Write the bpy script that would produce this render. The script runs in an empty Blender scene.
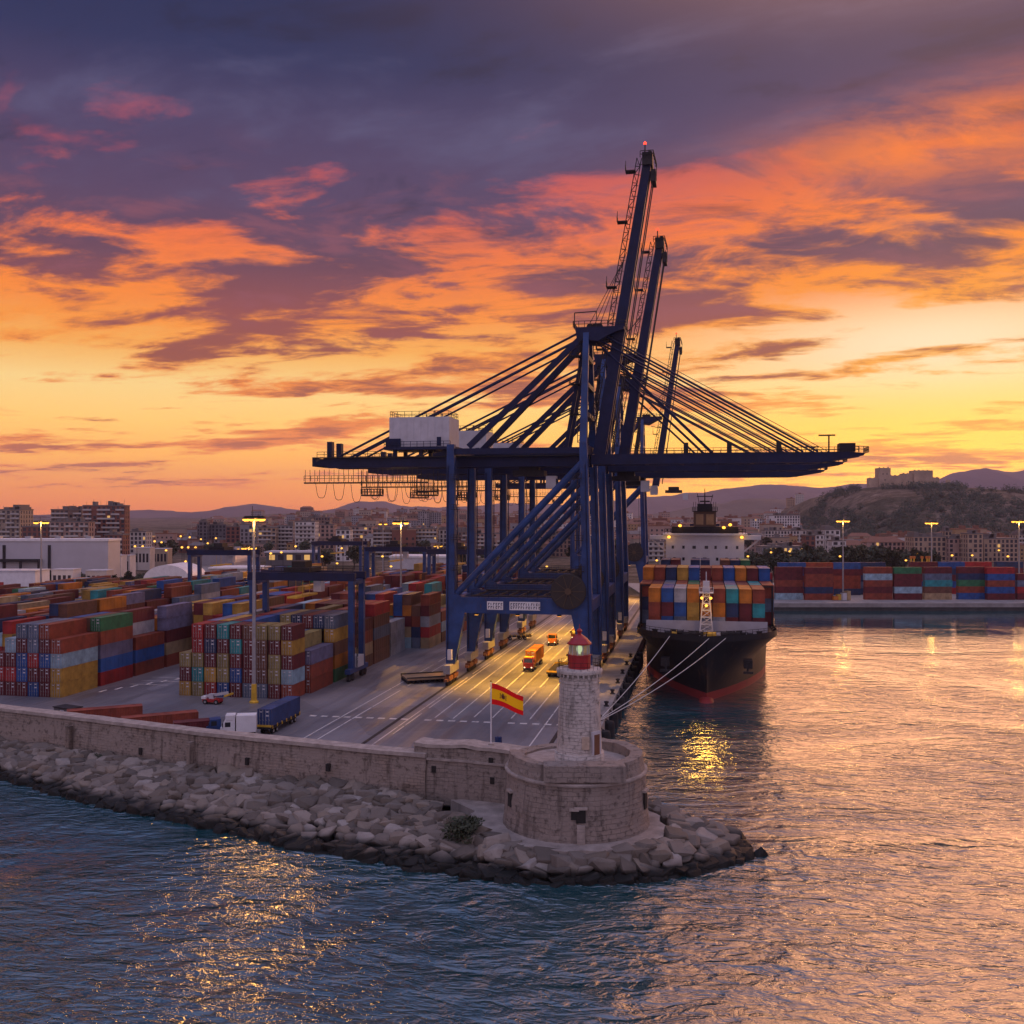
import bpy, bmesh, math, random
import numpy as np
from math import sin, cos, pi, radians, atan2, sqrt
from mathutils import Vector, Matrix, noise as mnoise

# ------------------------------------------------------------------ camera
scn = bpy.context.scene
COL = scn.collection
H = 40.0
cam_d = bpy.data.cameras.new("camera")
cam_d.sensor_width = 36.0
cam_d.lens = 36.0 * 1000.0 / 1024.0
cam_d.clip_start = 1.0
cam_d.clip_end = 40000.0
cam = bpy.data.objects.new("camera", cam_d)
cam.location = (0, 0, H)
cam.rotation_euler = (pi / 2, 0, 0)
COL.objects.link(cam)
scn.camera = cam

# ------------------------------------------------------------------ view
scn.view_settings.view_transform = 'Standard'
scn.view_settings.look = 'None'
scn.view_settings.gamma = 1.0
scn.view_settings.exposure = 0.0
scn.view_settings.use_curve_mapping = False
scn.cycles.max_bounces = 6
scn.cycles.diffuse_bounces = 2
scn.cycles.glossy_bounces = 3
scn.cycles.volume_bounces = 0
scn.cycles.sample_clamp_indirect = 6.0

SUN_AZ, SUN_EL = radians(27), radians(4.0)

# ------------------------------------------------------------------ node helper
class NT:
    def __init__(self, tree):
        self.t = tree
        self.t.nodes.clear()
    def n(self, typ, **kw):
        nd = self.t.nodes.new(typ)
        for k, v in kw.items():
            setattr(nd, k, v)
        return nd
    def put(self, sock, v):
        if v is None:
            return
        if isinstance(v, bpy.types.NodeSocket):
            self.t.links.new(v, sock)
        else:
            if hasattr(sock.default_value, '__len__'):
                if not hasattr(v, '__len__'):
                    v = (v,) * len(sock.default_value)
                if len(v) < len(sock.default_value):
                    v = tuple(v) + (1.0,) * (len(sock.default_value) - len(v))
            sock.default_value = v
    def m(self, op, a, b=None, c=None, clamp=False):
        nd = self.n('ShaderNodeMath', operation=op, use_clamp=clamp)
        self.put(nd.inputs[0], a); self.put(nd.inputs[1], b); self.put(nd.inputs[2], c)
        return nd.outputs[0]
    def v(self, op, a, b=None, s=None):
        nd = self.n('ShaderNodeVectorMath', operation=op)
        self.put(nd.inputs[0], a); self.put(nd.inputs[1], b)
        if s is not None:
            self.put(nd.inputs['Scale'], s)
        return nd.outputs[0]
    def mix(self, f, a, b, blend='MIX'):
        nd = self.n('ShaderNodeMix', data_type='RGBA', blend_type=blend)
        nd.clamp_factor = True
        self.put(nd.inputs[0], f); self.put(nd.inputs[6], a); self.put(nd.inputs[7], b)
        return nd.outputs[2]
    def ss(self, x, lo, hi, a=0.0, b=1.0, typ='SMOOTHSTEP'):
        nd = self.n('ShaderNodeMapRange', interpolation_type=typ)
        for i, q in enumerate((x, lo, hi, a, b)):
            self.put(nd.inputs[i], q)
        return nd.outputs[0]
    def ramp(self, x, stops, interp='LINEAR'):
        nd = self.n('ShaderNodeValToRGB')
        cr = nd.color_ramp
        cr.interpolation = interp
        while len(cr.elements) > 1:
            cr.elements.remove(cr.elements[-1])
        cr.elements[0].position = stops[0][0]
        cr.elements[0].color = tuple(stops[0][1]) + (1,)
        for p, c in stops[1:]:
            e = cr.elements.new(p)
            e.color = tuple(c) + (1,)
        self.put(nd.inputs[0], x)
        return nd.outputs[0]
    def noise(self, vec, scale=1.0, detail=5, rough=0.55, dist=0.0, w=None):
        nd = self.n('ShaderNodeTexNoise')
        if w is not None:
            nd.noise_dimensions = '4D'
            nd.inputs['W'].default_value = w
        self.put(nd.inputs['Vector'], vec)
        nd.inputs['Scale'].default_value = scale
        nd.inputs['Detail'].default_value = detail
        nd.inputs['Roughness'].default_value = rough
        nd.inputs['Distortion'].default_value = dist
        return nd.outputs[0]
    def xyz(self, x, y, z):
        nd = self.n('ShaderNodeCombineXYZ')
        self.put(nd.inputs[0], x); self.put(nd.inputs[1], y); self.put(nd.inputs[2], z)
        return nd.outputs[0]
    def sep(self, v):
        nd = self.n('ShaderNodeSeparateXYZ')
        self.put(nd.inputs[0], v)
        return nd.outputs
    def coord(self, which='Object'):
        return self.n('ShaderNodeTexCoord').outputs[which]
    def pos(self):
        return self.n('ShaderNodeNewGeometry').outputs['Position']
    def bump(self, h, strength=0.5, dist=0.1, normal=None):
        nd = self.n('ShaderNodeBump')
        nd.inputs['Strength'].default_value = strength
        nd.inputs['Distance'].default_value = dist
        self.put(nd.inputs['Height'], h)
        if normal is not None:
            self.put(nd.inputs['Normal'], normal)
        return nd.outputs[0]

def srgb(r, g, b):
    f = lambda c: (c / 255 / 12.92) if c / 255 <= 0.04045 else ((c / 255 + 0.055) / 1.055) ** 2.4
    return (f(r), f(g), f(b))

# ------------------------------------------------------------------ sky
world = bpy.data.worlds.new("World")
scn.world = world
world.use_nodes = True
def build_sky():
    g = NT(world.node_tree)
    d = g.v('NORMALIZE', g.coord('Generated'))
    x, y, z = g.sep(d)
    zc = g.m('MAXIMUM', z, 0.0)
    az = g.m('ARCTAN2', x, y)
    eln = g.m('MULTIPLY', g.m('ARCSINE', zc), 2 / pi)            # 0..1 for 0..90 degrees
    def e(deg):
        return deg / 90.0
    # clear sky behind the clouds
    clear = g.ramp(eln, [(0, srgb(222, 120, 60)), (e(1.5), srgb(240, 146, 62)), (e(3.2), srgb(252, 176, 78)), (e(5), srgb(255, 200, 106)),
                         (e(7), srgb(255, 214, 136)), (e(9), srgb(255, 178, 82)), (e(11.5), srgb(250, 138, 56)), (e(14), srgb(222, 108, 66)), (e(17), srgb(150, 88, 108)),
                         (e(21), srgb(116, 96, 128)), (e(28), srgb(92, 92, 134)), (e(45), srgb(140, 150, 196)), (1, srgb(150, 150, 182))])
    # yellow glow where the sun has just gone behind the hills, right of the middle
    ga = g.m('MULTIPLY', g.m('SUBTRACT', az, 0.36), 1 / 0.30)
    ge = g.m('MULTIPLY', g.m('SUBTRACT', zc, 0.03), 1 / 0.10)
    r2 = g.m('ADD', g.m('MULTIPLY', ga, ga), g.m('MULTIPLY', ge, ge))
    glow = g.m('POWER', 2.718, g.m('MULTIPLY', r2, -1.0))
    clear = g.mix(g.m('MULTIPLY', glow, 0.9), clear, (1.35, 0.66, 0.06))
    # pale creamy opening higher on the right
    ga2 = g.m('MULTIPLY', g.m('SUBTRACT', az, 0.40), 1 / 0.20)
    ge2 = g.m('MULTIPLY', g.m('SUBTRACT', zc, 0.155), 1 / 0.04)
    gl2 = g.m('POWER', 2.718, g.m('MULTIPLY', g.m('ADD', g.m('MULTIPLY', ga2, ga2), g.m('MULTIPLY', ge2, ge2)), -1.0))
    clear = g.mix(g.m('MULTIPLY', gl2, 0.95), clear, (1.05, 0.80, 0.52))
    # cloud deck: direction projected on a layer overhead so that it foreshortens to streaks at the horizon
    inv = g.m('DIVIDE', 1.0, g.m('ADD', zc, 0.085))
    px = g.m('MULTIPLY', x, inv)
    py = g.m('MULTIPLY', y, inv)
    p = g.xyz(g.m('MULTIPLY', px, 0.62), g.m('ADD', py, g.m('MULTIPLY', px, 0.22)), 3.1)
    n1 = g.noise(p, 0.95, 8, 0.56, 0.5)
    n2 = g.noise(g.v('ADD', p, (7.3, 2.1, 0.0)), 2.1, 10, 0.66, 0.35)
    n3 = g.noise(g.v('ADD', p, (1.3, 9.1, 4.0)), 0.8, 5, 0.5, 0.2)
    pt = g.xyz(g.m('MULTIPLY', px, 0.85), g.m('ADD', g.m('MULTIPLY', py, 1.1), g.m('MULTIPLY', px, 0.35)), 21.0)
    n6 = g.noise(pt, 2.7, 9, 0.60, 0.35)                       # billows inside the upper deck
    rightness = g.ss(az, 0.02, 0.45, 0.0, 1.0)
    cov = g.ramp(eln, [(0, (0.34,) * 3), (e(2), (0.45,) * 3), (e(6), (0.475,) * 3), (e(9.5), (0.505,) * 3), (e(12), (0.59,) * 3), (e(14.5), (0.68,) * 3), (e(17), (0.73,) * 3), (e(30), (0.76,) * 3), (e(60), (0.6,) * 3), (1, (0.55,) * 3)])
    n5 = g.noise(g.xyz(g.m('MULTIPLY', px, 1.0), g.m('MULTIPLY', py, 1.25), 9.7), 2.6, 9, 0.6, 0.6)
    nn = g.m('ADD', g.m('ADD', g.m('MULTIPLY', n1, 0.8), g.m('MULTIPLY', n2, 0.75)), g.m('MULTIPLY', n5, 0.40))
    low_right = g.m('MULTIPLY', rightness, g.m('MULTIPLY', g.ss(zc, 0.05, 0.10), g.ss(zc, 0.22, 0.14)))
    dens = g.m('ADD', g.m('SUBTRACT', nn, 0.475), g.m('SUBTRACT', g.m('ADD', cov, g.m('ADD', g.m('MULTIPLY', low_right, -0.08), g.m('MULTIPLY', rightness, g.ss(zc, 0.345, 0.40, 0.0, 0.12)))), 0.5))
    mask = g.ss(dens, 0.44, 0.58)
    core = g.ss(g.m('ADD', dens, g.m('ADD', g.m('MULTIPLY', g.m('SUBTRACT', n3, 0.5), 0.6), g.m('MULTIPLY', g.m('SUBTRACT', n5, 0.5), 0.3))), 0.52, 0.70)
    lit = g.ramp(eln, [(0, srgb(206, 116, 72)), (e(3), srgb(222, 122, 62)), (e(7), srgb(242, 138, 56)), (e(10), srgb(255, 150, 46)), (e(13), srgb(255, 132, 48)), (e(16), srgb(236, 106, 66)), (e(19), srgb(186, 80, 90)), (e(23), srgb(120, 70, 98)), (e(29), srgb(78, 70, 110)), (e(45), srgb(132, 134, 172)), (1, srgb(150, 146, 178))])
    litr = g.ramp(eln, [(0, srgb(236, 150, 50)), (e(5), srgb(240, 154, 60)), (e(9), srgb(255, 170, 40)), (e(13), srgb(255, 146, 34)), (e(17), srgb(246, 122, 46)), (e(19), srgb(206, 96, 66)), (e(22), srgb(134, 74, 88)), (e(30), srgb(150, 96, 110)), (e(50), srgb(226, 164, 150)), (1, srgb(150, 146, 178))])
    lit = g.mix(rightness, lit, litr)
    corec = g.ramp(eln, [(0, srgb(170, 96, 70)), (e(4), srgb(174, 94, 64)), (e(8), srgb(156, 84, 66)), (e(11), srgb(150, 78, 76)), (e(14), srgb(102, 66, 86)), (e(17), srgb(86, 66, 98)), (e(21), srgb(72, 62, 98)), (e(24), srgb(42, 48, 88)), (e(29), srgb(26, 38, 76)), (e(38), srgb(88, 110, 162)), (e(52), srgb(122, 140, 192)), (1, srgb(144, 142, 174))])
    cloud = g.mix(core, lit, corec)
    # billows: grey-lilac thin places, dark bellies
    hi = g.ss(zc, 0.19, 0.33)
    cloud = g.mix(g.m('MULTIPLY', g.m('MULTIPLY', g.ss(n6, 0.48, 0.74), hi), 0.42), cloud, srgb(100, 98, 134))
    cloud = g.mix(g.m('MULTIPLY', g.m('MULTIPLY', g.ss(n6, 0.46, 0.33), hi), 0.60), cloud, srgb(32, 32, 58))
    mid = g.m('MULTIPLY', g.ss(zc, 0.14, 0.22), g.ss(zc, 0.36, 0.26))
    cloud = g.mix(g.m('MULTIPLY', g.m('MULTIPLY', g.ss(n5, 0.54, 0.68), mid), 0.5), cloud, srgb(150, 84, 96))
    col = g.mix(mask, clear, cloud)
    # pink embers caught on single clouds high up
    n4 = g.noise(g.v('ADD', p, (4.3, 5.1, 8.0)), 1.55, 6, 0.6, 0.3)
    ember = g.m('MULTIPLY', g.ss(n4, 0.60, 0.72), g.m('MULTIPLY', g.ss(zc, 0.2, 0.27), g.ss(zc, 0.5, 0.40)))
    col = g.mix(g.m('MULTIPLY', ember, 0.7), col, srgb(206, 82, 86))
    # orange bank of lit cloud high on the right
    ga3 = g.m('MULTIPLY', g.m('SUBTRACT', az, 0.42), 1 / 0.19)
    ge3 = g.m('MULTIPLY', g.m('SUBTRACT', g.m('SUBTRACT', zc, 0.325), g.m('MULTIPLY', g.m('SUBTRACT', az, 0.42), 0.10)), 1 / 0.034)
    gl3 = g.m('POWER', 2.718, g.m('MULTIPLY', g.m('ADD', g.m('MULTIPLY', ga3, ga3), g.m('MULTIPLY', ge3, ge3)), -1.0))
    bank = g.m('MULTIPLY', gl3, g.ss(n2, 0.38, 0.58))
    col = g.mix(g.m('MULTIPLY', bank, 0.95), col, srgb(255, 128, 44))
    # the eastern half behind the camera: dim rose and lilac dusk
    back = g.ss(y, 0.35, -0.35)
    east = g.ramp(eln, [(0, srgb(176, 140, 150)), (e(12), srgb(180, 148, 166)), (e(30), srgb(172, 160, 188)), (1, srgb(150, 148, 182))])
    east = g.mix(g.m('MULTIPLY', g.ss(n1, 0.4, 0.62), 0.5), east, srgb(150, 138, 168))
    col = g.mix(back, col, east)
    sky = g.n('ShaderNodeTexSky', sky_type='NISHITA')
    sky.sun_disc = False
    sky.sun_elevation = SUN_EL
    sky.sun_rotation = SUN_AZ
    nish = g.mix(1.0, sky.outputs[0], (0.006,) * 3, 'MULTIPLY')
    col = g.mix(1.0, col, nish, 'ADD')
    # added peach glow high on the right, out of view, warms the water's reflection
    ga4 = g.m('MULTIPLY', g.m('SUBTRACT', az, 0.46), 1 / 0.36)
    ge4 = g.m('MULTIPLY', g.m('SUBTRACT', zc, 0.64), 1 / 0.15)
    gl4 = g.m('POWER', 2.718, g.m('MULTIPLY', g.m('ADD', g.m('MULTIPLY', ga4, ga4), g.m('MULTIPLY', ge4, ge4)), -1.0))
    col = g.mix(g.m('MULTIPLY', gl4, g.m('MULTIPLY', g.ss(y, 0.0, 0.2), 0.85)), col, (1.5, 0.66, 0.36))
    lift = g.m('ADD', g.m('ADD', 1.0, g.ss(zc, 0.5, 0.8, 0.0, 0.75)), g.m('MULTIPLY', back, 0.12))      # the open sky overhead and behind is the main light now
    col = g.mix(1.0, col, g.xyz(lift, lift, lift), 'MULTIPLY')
    # the air low over the bay takes some light away again
    thru = g.ss(zc, 0.0, 0.16, 1.42, 1.0)
    col = g.mix(1.0, col, g.xyz(thru, thru, thru), 'MULTIPLY')
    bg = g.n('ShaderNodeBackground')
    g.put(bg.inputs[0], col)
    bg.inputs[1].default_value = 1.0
    out = g.n('ShaderNodeOutputWorld')
    g.t.links.new(bg.outputs[0], out.inputs[0])
build_sky()
world.cycles.sampling_method = 'MANUAL'
world.cycles.sample_map_resolution = 1024

sun_d = bpy.data.lights.new("sun", 'SUN')
sun_d.energy = 1.65
sun_d.angle = radians(52)
sun_d.color = (1.0, 0.44, 0.21)
sun = bpy.data.objects.new("sun", sun_d)
sd = Vector((sin(radians(29)) * cos(radians(9)), cos(radians(29)) * cos(radians(9)), sin(radians(9))))
sun.rotation_euler = sd.to_track_quat('Z', 'Y').to_euler()
COL.objects.link(sun)
# ------------------------------------------------------------------ quay frame: s across (to the right), t along the quay, z up
QA = math.atan(0.19)
CS, SN = cos(QA), sin(QA)
def Q(s, t, z=0.0):
    return Vector((s * CS + t * SN, -s * SN + t * CS, z))
def sea_pt(px, d, z=0.0):      # measured in the photo: column px at distance d
    return Vector(((px - 512) * d / 1000.0, d, z))

# ------------------------------------------------------------------ mesh helper
class MB:
    def __init__(self):
        self.v, self.f, self.mi = [], [], []
        self.cur = 0
    def add(self, vs, fs):
        o = len(self.v)
        self.v += [tuple(p) for p in vs]
        self.f += [tuple(i + o for i in f) for f in fs]
        self.mi += [self.cur] * len(fs)
        return self
    def box(self, x0, x1, y0, y1, z0, z1):
        return self.add([(x0, y0, z0), (x1, y0, z0), (x1, y1, z0), (x0, y1, z0), (x0, y0, z1), (x1, y0, z1), (x1, y1, z1), (x0, y1, z1)],
                        [(3, 2, 1, 0), (4, 5, 6, 7), (0, 1, 5, 4), (1, 2, 6, 5), (2, 3, 7, 6), (3, 0, 4, 7)])
    def cbox(self, cx, cy, cz, w, d, h):
        return self.box(cx - w / 2, cx + w / 2, cy - d / 2, cy + d / 2, cz, cz + h)
    def beam(self, p, q, w, h=None, w2=None, h2=None):
        h = h or w
        w2 = w2 or w; h2 = h2 or h
        p, q = Vector(p), Vector(q)
        a = (q - p).normalized()
        up = Vector((0, 0, 1)) if abs(a.z) < 0.95 else Vector((1, 0, 0))
        s = a.cross(up).normalized(); u = s.cross(a)
        vs = []
        for c, ww, hh in ((p, w, h), (q, w2, h2)):
            for sx, sy in ((-1, -1), (1, -1), (1, 1), (-1, 1)):
                vs.append(c + s * sx * ww / 2 + u * sy * hh / 2)
        return self.add(vs, [(3, 2, 1, 0), (4, 5, 6, 7), (0, 1, 5, 4), (1, 2, 6, 5), (2, 3, 7, 6), (3, 0, 4, 7)])
    def tube(self, p, q, r, n=8, r2=None, caps=True):
        r2 = r if r2 is None else r2
        p, q = Vector(p), Vector(q)
        a = (q - p).normalized()
        up = Vector((0, 0, 1)) if abs(a.z) < 0.95 else Vector((1, 0, 0))
        s = a.cross(up).normalized(); u = s.cross(a)
        vs = []
        for c, rr in ((p, r), (q, r2)):
            for k in range(n):
                t = 2 * pi * k / n
                vs.append(c + s * cos(t) * rr + u * sin(t) * rr)
        fs = [(k, (k + 1) % n, n + (k + 1) % n, n + k) for k in range(n)]
        if caps:
            fs += [tuple(range(n - 1, -1, -1)), tuple(range(n, 2 * n))]
        return self.add(vs, fs)
    def path(self, pts, r, n=5):
        for a, b in zip(pts[:-1], pts[1:]):
            self.tube(a, b, r, n)
        return self
    def lathe(self, prof, n=24, cx=0, cy=0, top=True, bottom=False):
        vs = []
        for r, z in prof:
            for k in range(n):
                t = 2 * pi * k / n
                vs.append((cx + r * cos(t), cy + r * sin(t), z))
        m = len(prof)
        fs = []
        for j in range(m - 1):
            for k in range(n):
                fs.append((j * n + k, j * n + (k + 1) % n, (j + 1) * n + (k + 1) % n, (j + 1) * n + k))
        if top: fs.append(tuple((m - 1) * n + k for k in range(n)))
        if bottom: fs.append(tuple(n - 1 - k for k in range(n)))
        return self.add(vs, fs)
    def prism(self, poly, z0, z1):
        n = len(poly)
        vs = [(x, y, z0) for x, y in poly] + [(x, y, z1) for x, y in poly]
        fs = [tuple(range(n - 1, -1, -1)), tuple(range(n, 2 * n))] + [(k, (k + 1) % n, n + (k + 1) % n, n + k) for k in range(n)]
        return self.add(vs, fs)
    def prism_y(self, poly, y0, y1):            # outline in x,z pushed along y
        n = len(poly)
        vs = [(x, y0, z) for x, z in poly] + [(x, y1, z) for x, z in poly]
        fs = [tuple(range(n)), tuple(range(2 * n - 1, n - 1, -1))] + [(n + k, n + (k + 1) % n, (k + 1) % n, k) for k in range(n)]
        return self.add(vs, fs)
    def wheel(self, c, r, w, axis='x', n=12):
        c = Vector(c); d = Vector((w / 2, 0, 0)) if axis == 'x' else Vector((0, w / 2, 0))
        return self.tube(c - d, c + d, r, n)
    def rail(self, pts, h=1.1, step=2.5, r=0.05):
        for a, b in zip(pts[:-1], pts[1:]):
            a, b = Vector(a), Vector(b)
            for hh in (h, h * 0.5):
                self.beam(a + Vector((0, 0, hh)), b + Vector((0, 0, hh)), r * 2)
            n = max(1, int((b - a).length / step))
            for k in range(n + 1):
                c = a.lerp(b, k / n)
                self.beam(c, c + Vector((0, 0, h)), r * 2)
        return self
    def lattice(self, p, q, w, r=0.07, step=2.0, axis=(1, 0, 0)):   # ladder-like truss between two points
        p, q = Vector(p), Vector(q); ax = Vector(axis) * w / 2
        n = max(2, int((q - p).length / step))
        self.beam(p - ax, q - ax, r * 2); self.beam(p + ax, q + ax, r * 2)
        for k in range(n):
            a, b = p.lerp(q, k / n), p.lerp(q, (k + 1) / n)
            self.beam(a - ax, a + ax, r * 1.5)
            self.beam(a + ax * (1 if k % 2 else -1), b + ax * (-1 if k % 2 else 1), r * 1.5)
        return self
    def xf(self, M):
        self.v = [tuple(M @ Vector(p)) for p in self.v]
        return self
    def mesh(self, name, mats, smooth=False):
        me = bpy.data.meshes.new(name)
        me.from_pydata(self.v, [], self.f)
        for m in (mats if isinstance(mats, (list, tuple)) else [mats]):
            me.materials.append(m)
        if max(self.mi or [0]) > 0:
            me.polygons.foreach_set('material_index', self.mi)
        if smooth:
            me.polygons.foreach_set('use_smooth', [True] * len(self.f))
        me.validate(); me.update()
        return me
    def build(self, name, mats, parent=None, smooth=False, **kw):
        o = bpy.data.objects.new(name, self.mesh(name, mats, smooth))
        COL.objects.link(o)
        if parent is not None:
            o.parent = parent
        tag(o, **kw)
        return o

def tag(o, label=None, cat=None, group=None, kind=None):
    if label: o['label'] = label
    if cat: o['category'] = cat
    if group: o['group'] = group
    if kind: o['kind'] = kind
    return o
def empty(name, loc, rz=0.0, label=None, cat=None, group=None):
    o = bpy.data.objects.new(name, None)
    o.empty_display_size = 0.5
    o.location = loc; o.rotation_euler = (0, 0, rz)
    COL.objects.link(o)
    return tag(o, label, cat, group)
def copy_tree(o, parent=None):
    c = o.copy(); COL.objects.link(c); c.parent = parent
    for ch in list(o.children):
        copy_tree(ch, c)
    return c
def put(me, name, loc, rz=0.0, parent=None, color=None, **kw):
    o = bpy.data.objects.new(name, me); COL.objects.link(o)
    o.location = loc; o.rotation_euler = (0, 0, rz)
    if parent is not None: o.parent = parent
    if color is not None: o.color = tuple(color) + (1.0,)
    return tag(o, **kw)
NUM = ['zero', 'first', 'second', 'third', 'fourth', 'fifth', 'sixth', 'seventh', 'eighth', 'ninth', 'tenth', 'eleventh', 'twelfth',
       'thirteenth', 'fourteenth', 'fifteenth', 'sixteenth', 'seventeenth', 'eighteenth', 'nineteenth', 'twentieth']
def nth(k):
    if k <= 20: return NUM[k]
    tens = {2: 'twenty', 3: 'thirty', 4: 'forty', 5: 'fifty', 6: 'sixty', 7: 'seventy', 8: 'eighty', 9: 'ninety'}
    return (tens[k // 10] + '-' + NUM[k % 10]) if k % 10 else tens[k // 10][:-1] + 'ieth'

# ------------------------------------------------------------------ materials
MATS = {}
def mat(name, color, rough=0.6, metal=0.0, var=0.25, vscale=0.6, bump=0.0, bscale=8.0, rust=0.0, spec=0.5, gen='Object'):
    if name in MATS: return MATS[name]
    m = bpy.data.materials.new(name); m.use_nodes = True
    g = NT(m.node_tree)
    b = g.n('ShaderNodeBsdfPrincipled'); o = g.n('ShaderNodeOutputMaterial')
    g.t.links.new(b.outputs[0], o.inputs[0])
    c = g.coord(gen)
    if color == 'OBJ':
        base = g.n('ShaderNodeObjectInfo').outputs['Color']
    elif color == 'ATTR':
        a = g.n('ShaderNodeAttribute'); a.attribute_name = 'Col'; base = a.outputs['Color']
    else:
        base = tuple(color)
    n = g.noise(c, vscale, 6, 0.6)
    lo, hi = 1 - var, 1 + var * 0.8
    k = g.ss(n, 0.3, 0.7, lo, hi, 'LINEAR')
    col = g.mix(1.0, base, g.xyz(k, k, k), 'MULTIPLY')
    if rust > 0:
        st = g.noise(g.v('MULTIPLY', c, (3.0, 3.0, 0.35)), 1.6, 6, 0.65)
        col = g.mix(g.ss(st, 0.62 - 0.1 * rust, 0.8, 0, 0.75), col, (0.13, 0.055, 0.025))
    g.put(b.inputs['Base Color'], col)
    g.put(b.inputs['Roughness'], g.ss(n, 0.3, 0.7, max(rough - 0.1, 0.02), min(rough + 0.1, 1), 'LINEAR'))
    b.inputs['Metallic'].default_value = metal
    b.inputs['Specular IOR Level'].default_value = spec
    if bump > 0:
        g.put(b.inputs['Normal'], g.bump(g.noise(c, bscale, 6, 0.6), bump, 0.08))
    MATS[name] = m
    return m
def emis(name, color, strength):
    if name in MATS: return MATS[name]
    m = bpy.data.materials.new(name); m.use_nodes = True
    g = NT(m.node_tree)
    e = g.n('ShaderNodeEmission'); o = g.n('ShaderNodeOutputMaterial')
    g.put(e.inputs[0], color); e.inputs[1].default_value = strength
    g.t.links.new(e.outputs[0], o.inputs[0])
    MATS[name] = m
    return m
SODIUM = (1.0, 0.48, 0.10)
M_BLUE = mat('crane_blue_paint', (0.016, 0.050, 0.165), 0.45, 0, 0.45, 0.3, rust=0.75, spec=0.35)
M_BLUED = mat('dark_blue_paint', (0.010, 0.016, 0.054), 0.5, 0, 0.35, 0.3, rust=0.4, spec=0.22)
M_STEEL = mat('dark_steel', (0.026, 0.024, 0.026), 0.6, 0.1, 0.4, 1.0, spec=0.25)
M_GALV = mat('galvanised_steel', (0.33, 0.33, 0.34), 0.45, 0.4, 0.2, 1.0)
M_RUBBER = mat('black_rubber', (0.015, 0.015, 0.016), 0.85, 0, 0.3, 2.0)
M_WHITE = mat('white_paint', (0.72, 0.72, 0.72), 0.5, 0, 0.12, 0.4)
M_OFFW = mat('pale_grey_paint', (0.50, 0.50, 0.53), 0.55, 0, 0.15, 0.4, rust=0.1)
M_YEL = mat('yellow_paint', (0.62, 0.38, 0.03), 0.5, 0, 0.25, 0.8, rust=0.4)
M_ORG = mat('orange_paint', (0.55, 0.17, 0.02), 0.5, 0, 0.25, 0.8, rust=0.4)
M_RED = mat('red_paint', (0.36, 0.018, 0.02), 0.45, 0, 0.25, 0.8)
M_GLASS = mat('dark_glass', (0.02, 0.025, 0.03), 0.08, 0, 0.1, 1.0, spec=0.8)
M_CONT = mat('container_paint', 'OBJ', 0.6, 0, 0.42, 0.5, rust=0.75, spec=0.3)
M_CONTA = mat('container_paint_far', 'ATTR', 0.6, 0, 0.42, 0.25, rust=0.4, spec=0.3)
L_SOD = emis('sodium_lamp', (1.0, 0.42, 0.05), 3.0)
L_SODB = emis('sodium_lamp_bright', (1.0, 0.42, 0.05), 3.2)
L_CITY = emis('street_lamp_glow', (1.0, 0.45, 0.07), 2.2)
L_RED = emis('red_aviation_lamp', (1.0, 0.06, 0.03), 3.0)
L_WARM = emis('lit_window_glow', (1.0, 0.55, 0.18), 0.7)

def point_light(parent, loc, power, r=0.4, color=SODIUM, name='lamp_light'):
    d = bpy.data.lights.new(name, 'POINT'); d.energy = power; d.shadow_soft_size = r; d.color = color
    o = bpy.data.objects.new(name, d); COL.objects.link(o); o.parent = parent; o.location = loc
    return o
def spot_light(parent, loc, aim, power, size=110, r=0.4, color=SODIUM, blend=0.6):
    d = bpy.data.lights.new('lamp_light', 'SPOT'); d.energy = power; d.shadow_soft_size = r; d.color = color
    d.spot_size = radians(size); d.spot_blend = blend
    o = bpy.data.objects.new('lamp_light', d); COL.objects.link(o); o.parent = parent; o.location = loc
    o.rotation_euler = (Vector(aim) - Vector(loc)).to_track_quat('-Z', 'Y').to_euler()
    return o
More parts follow.
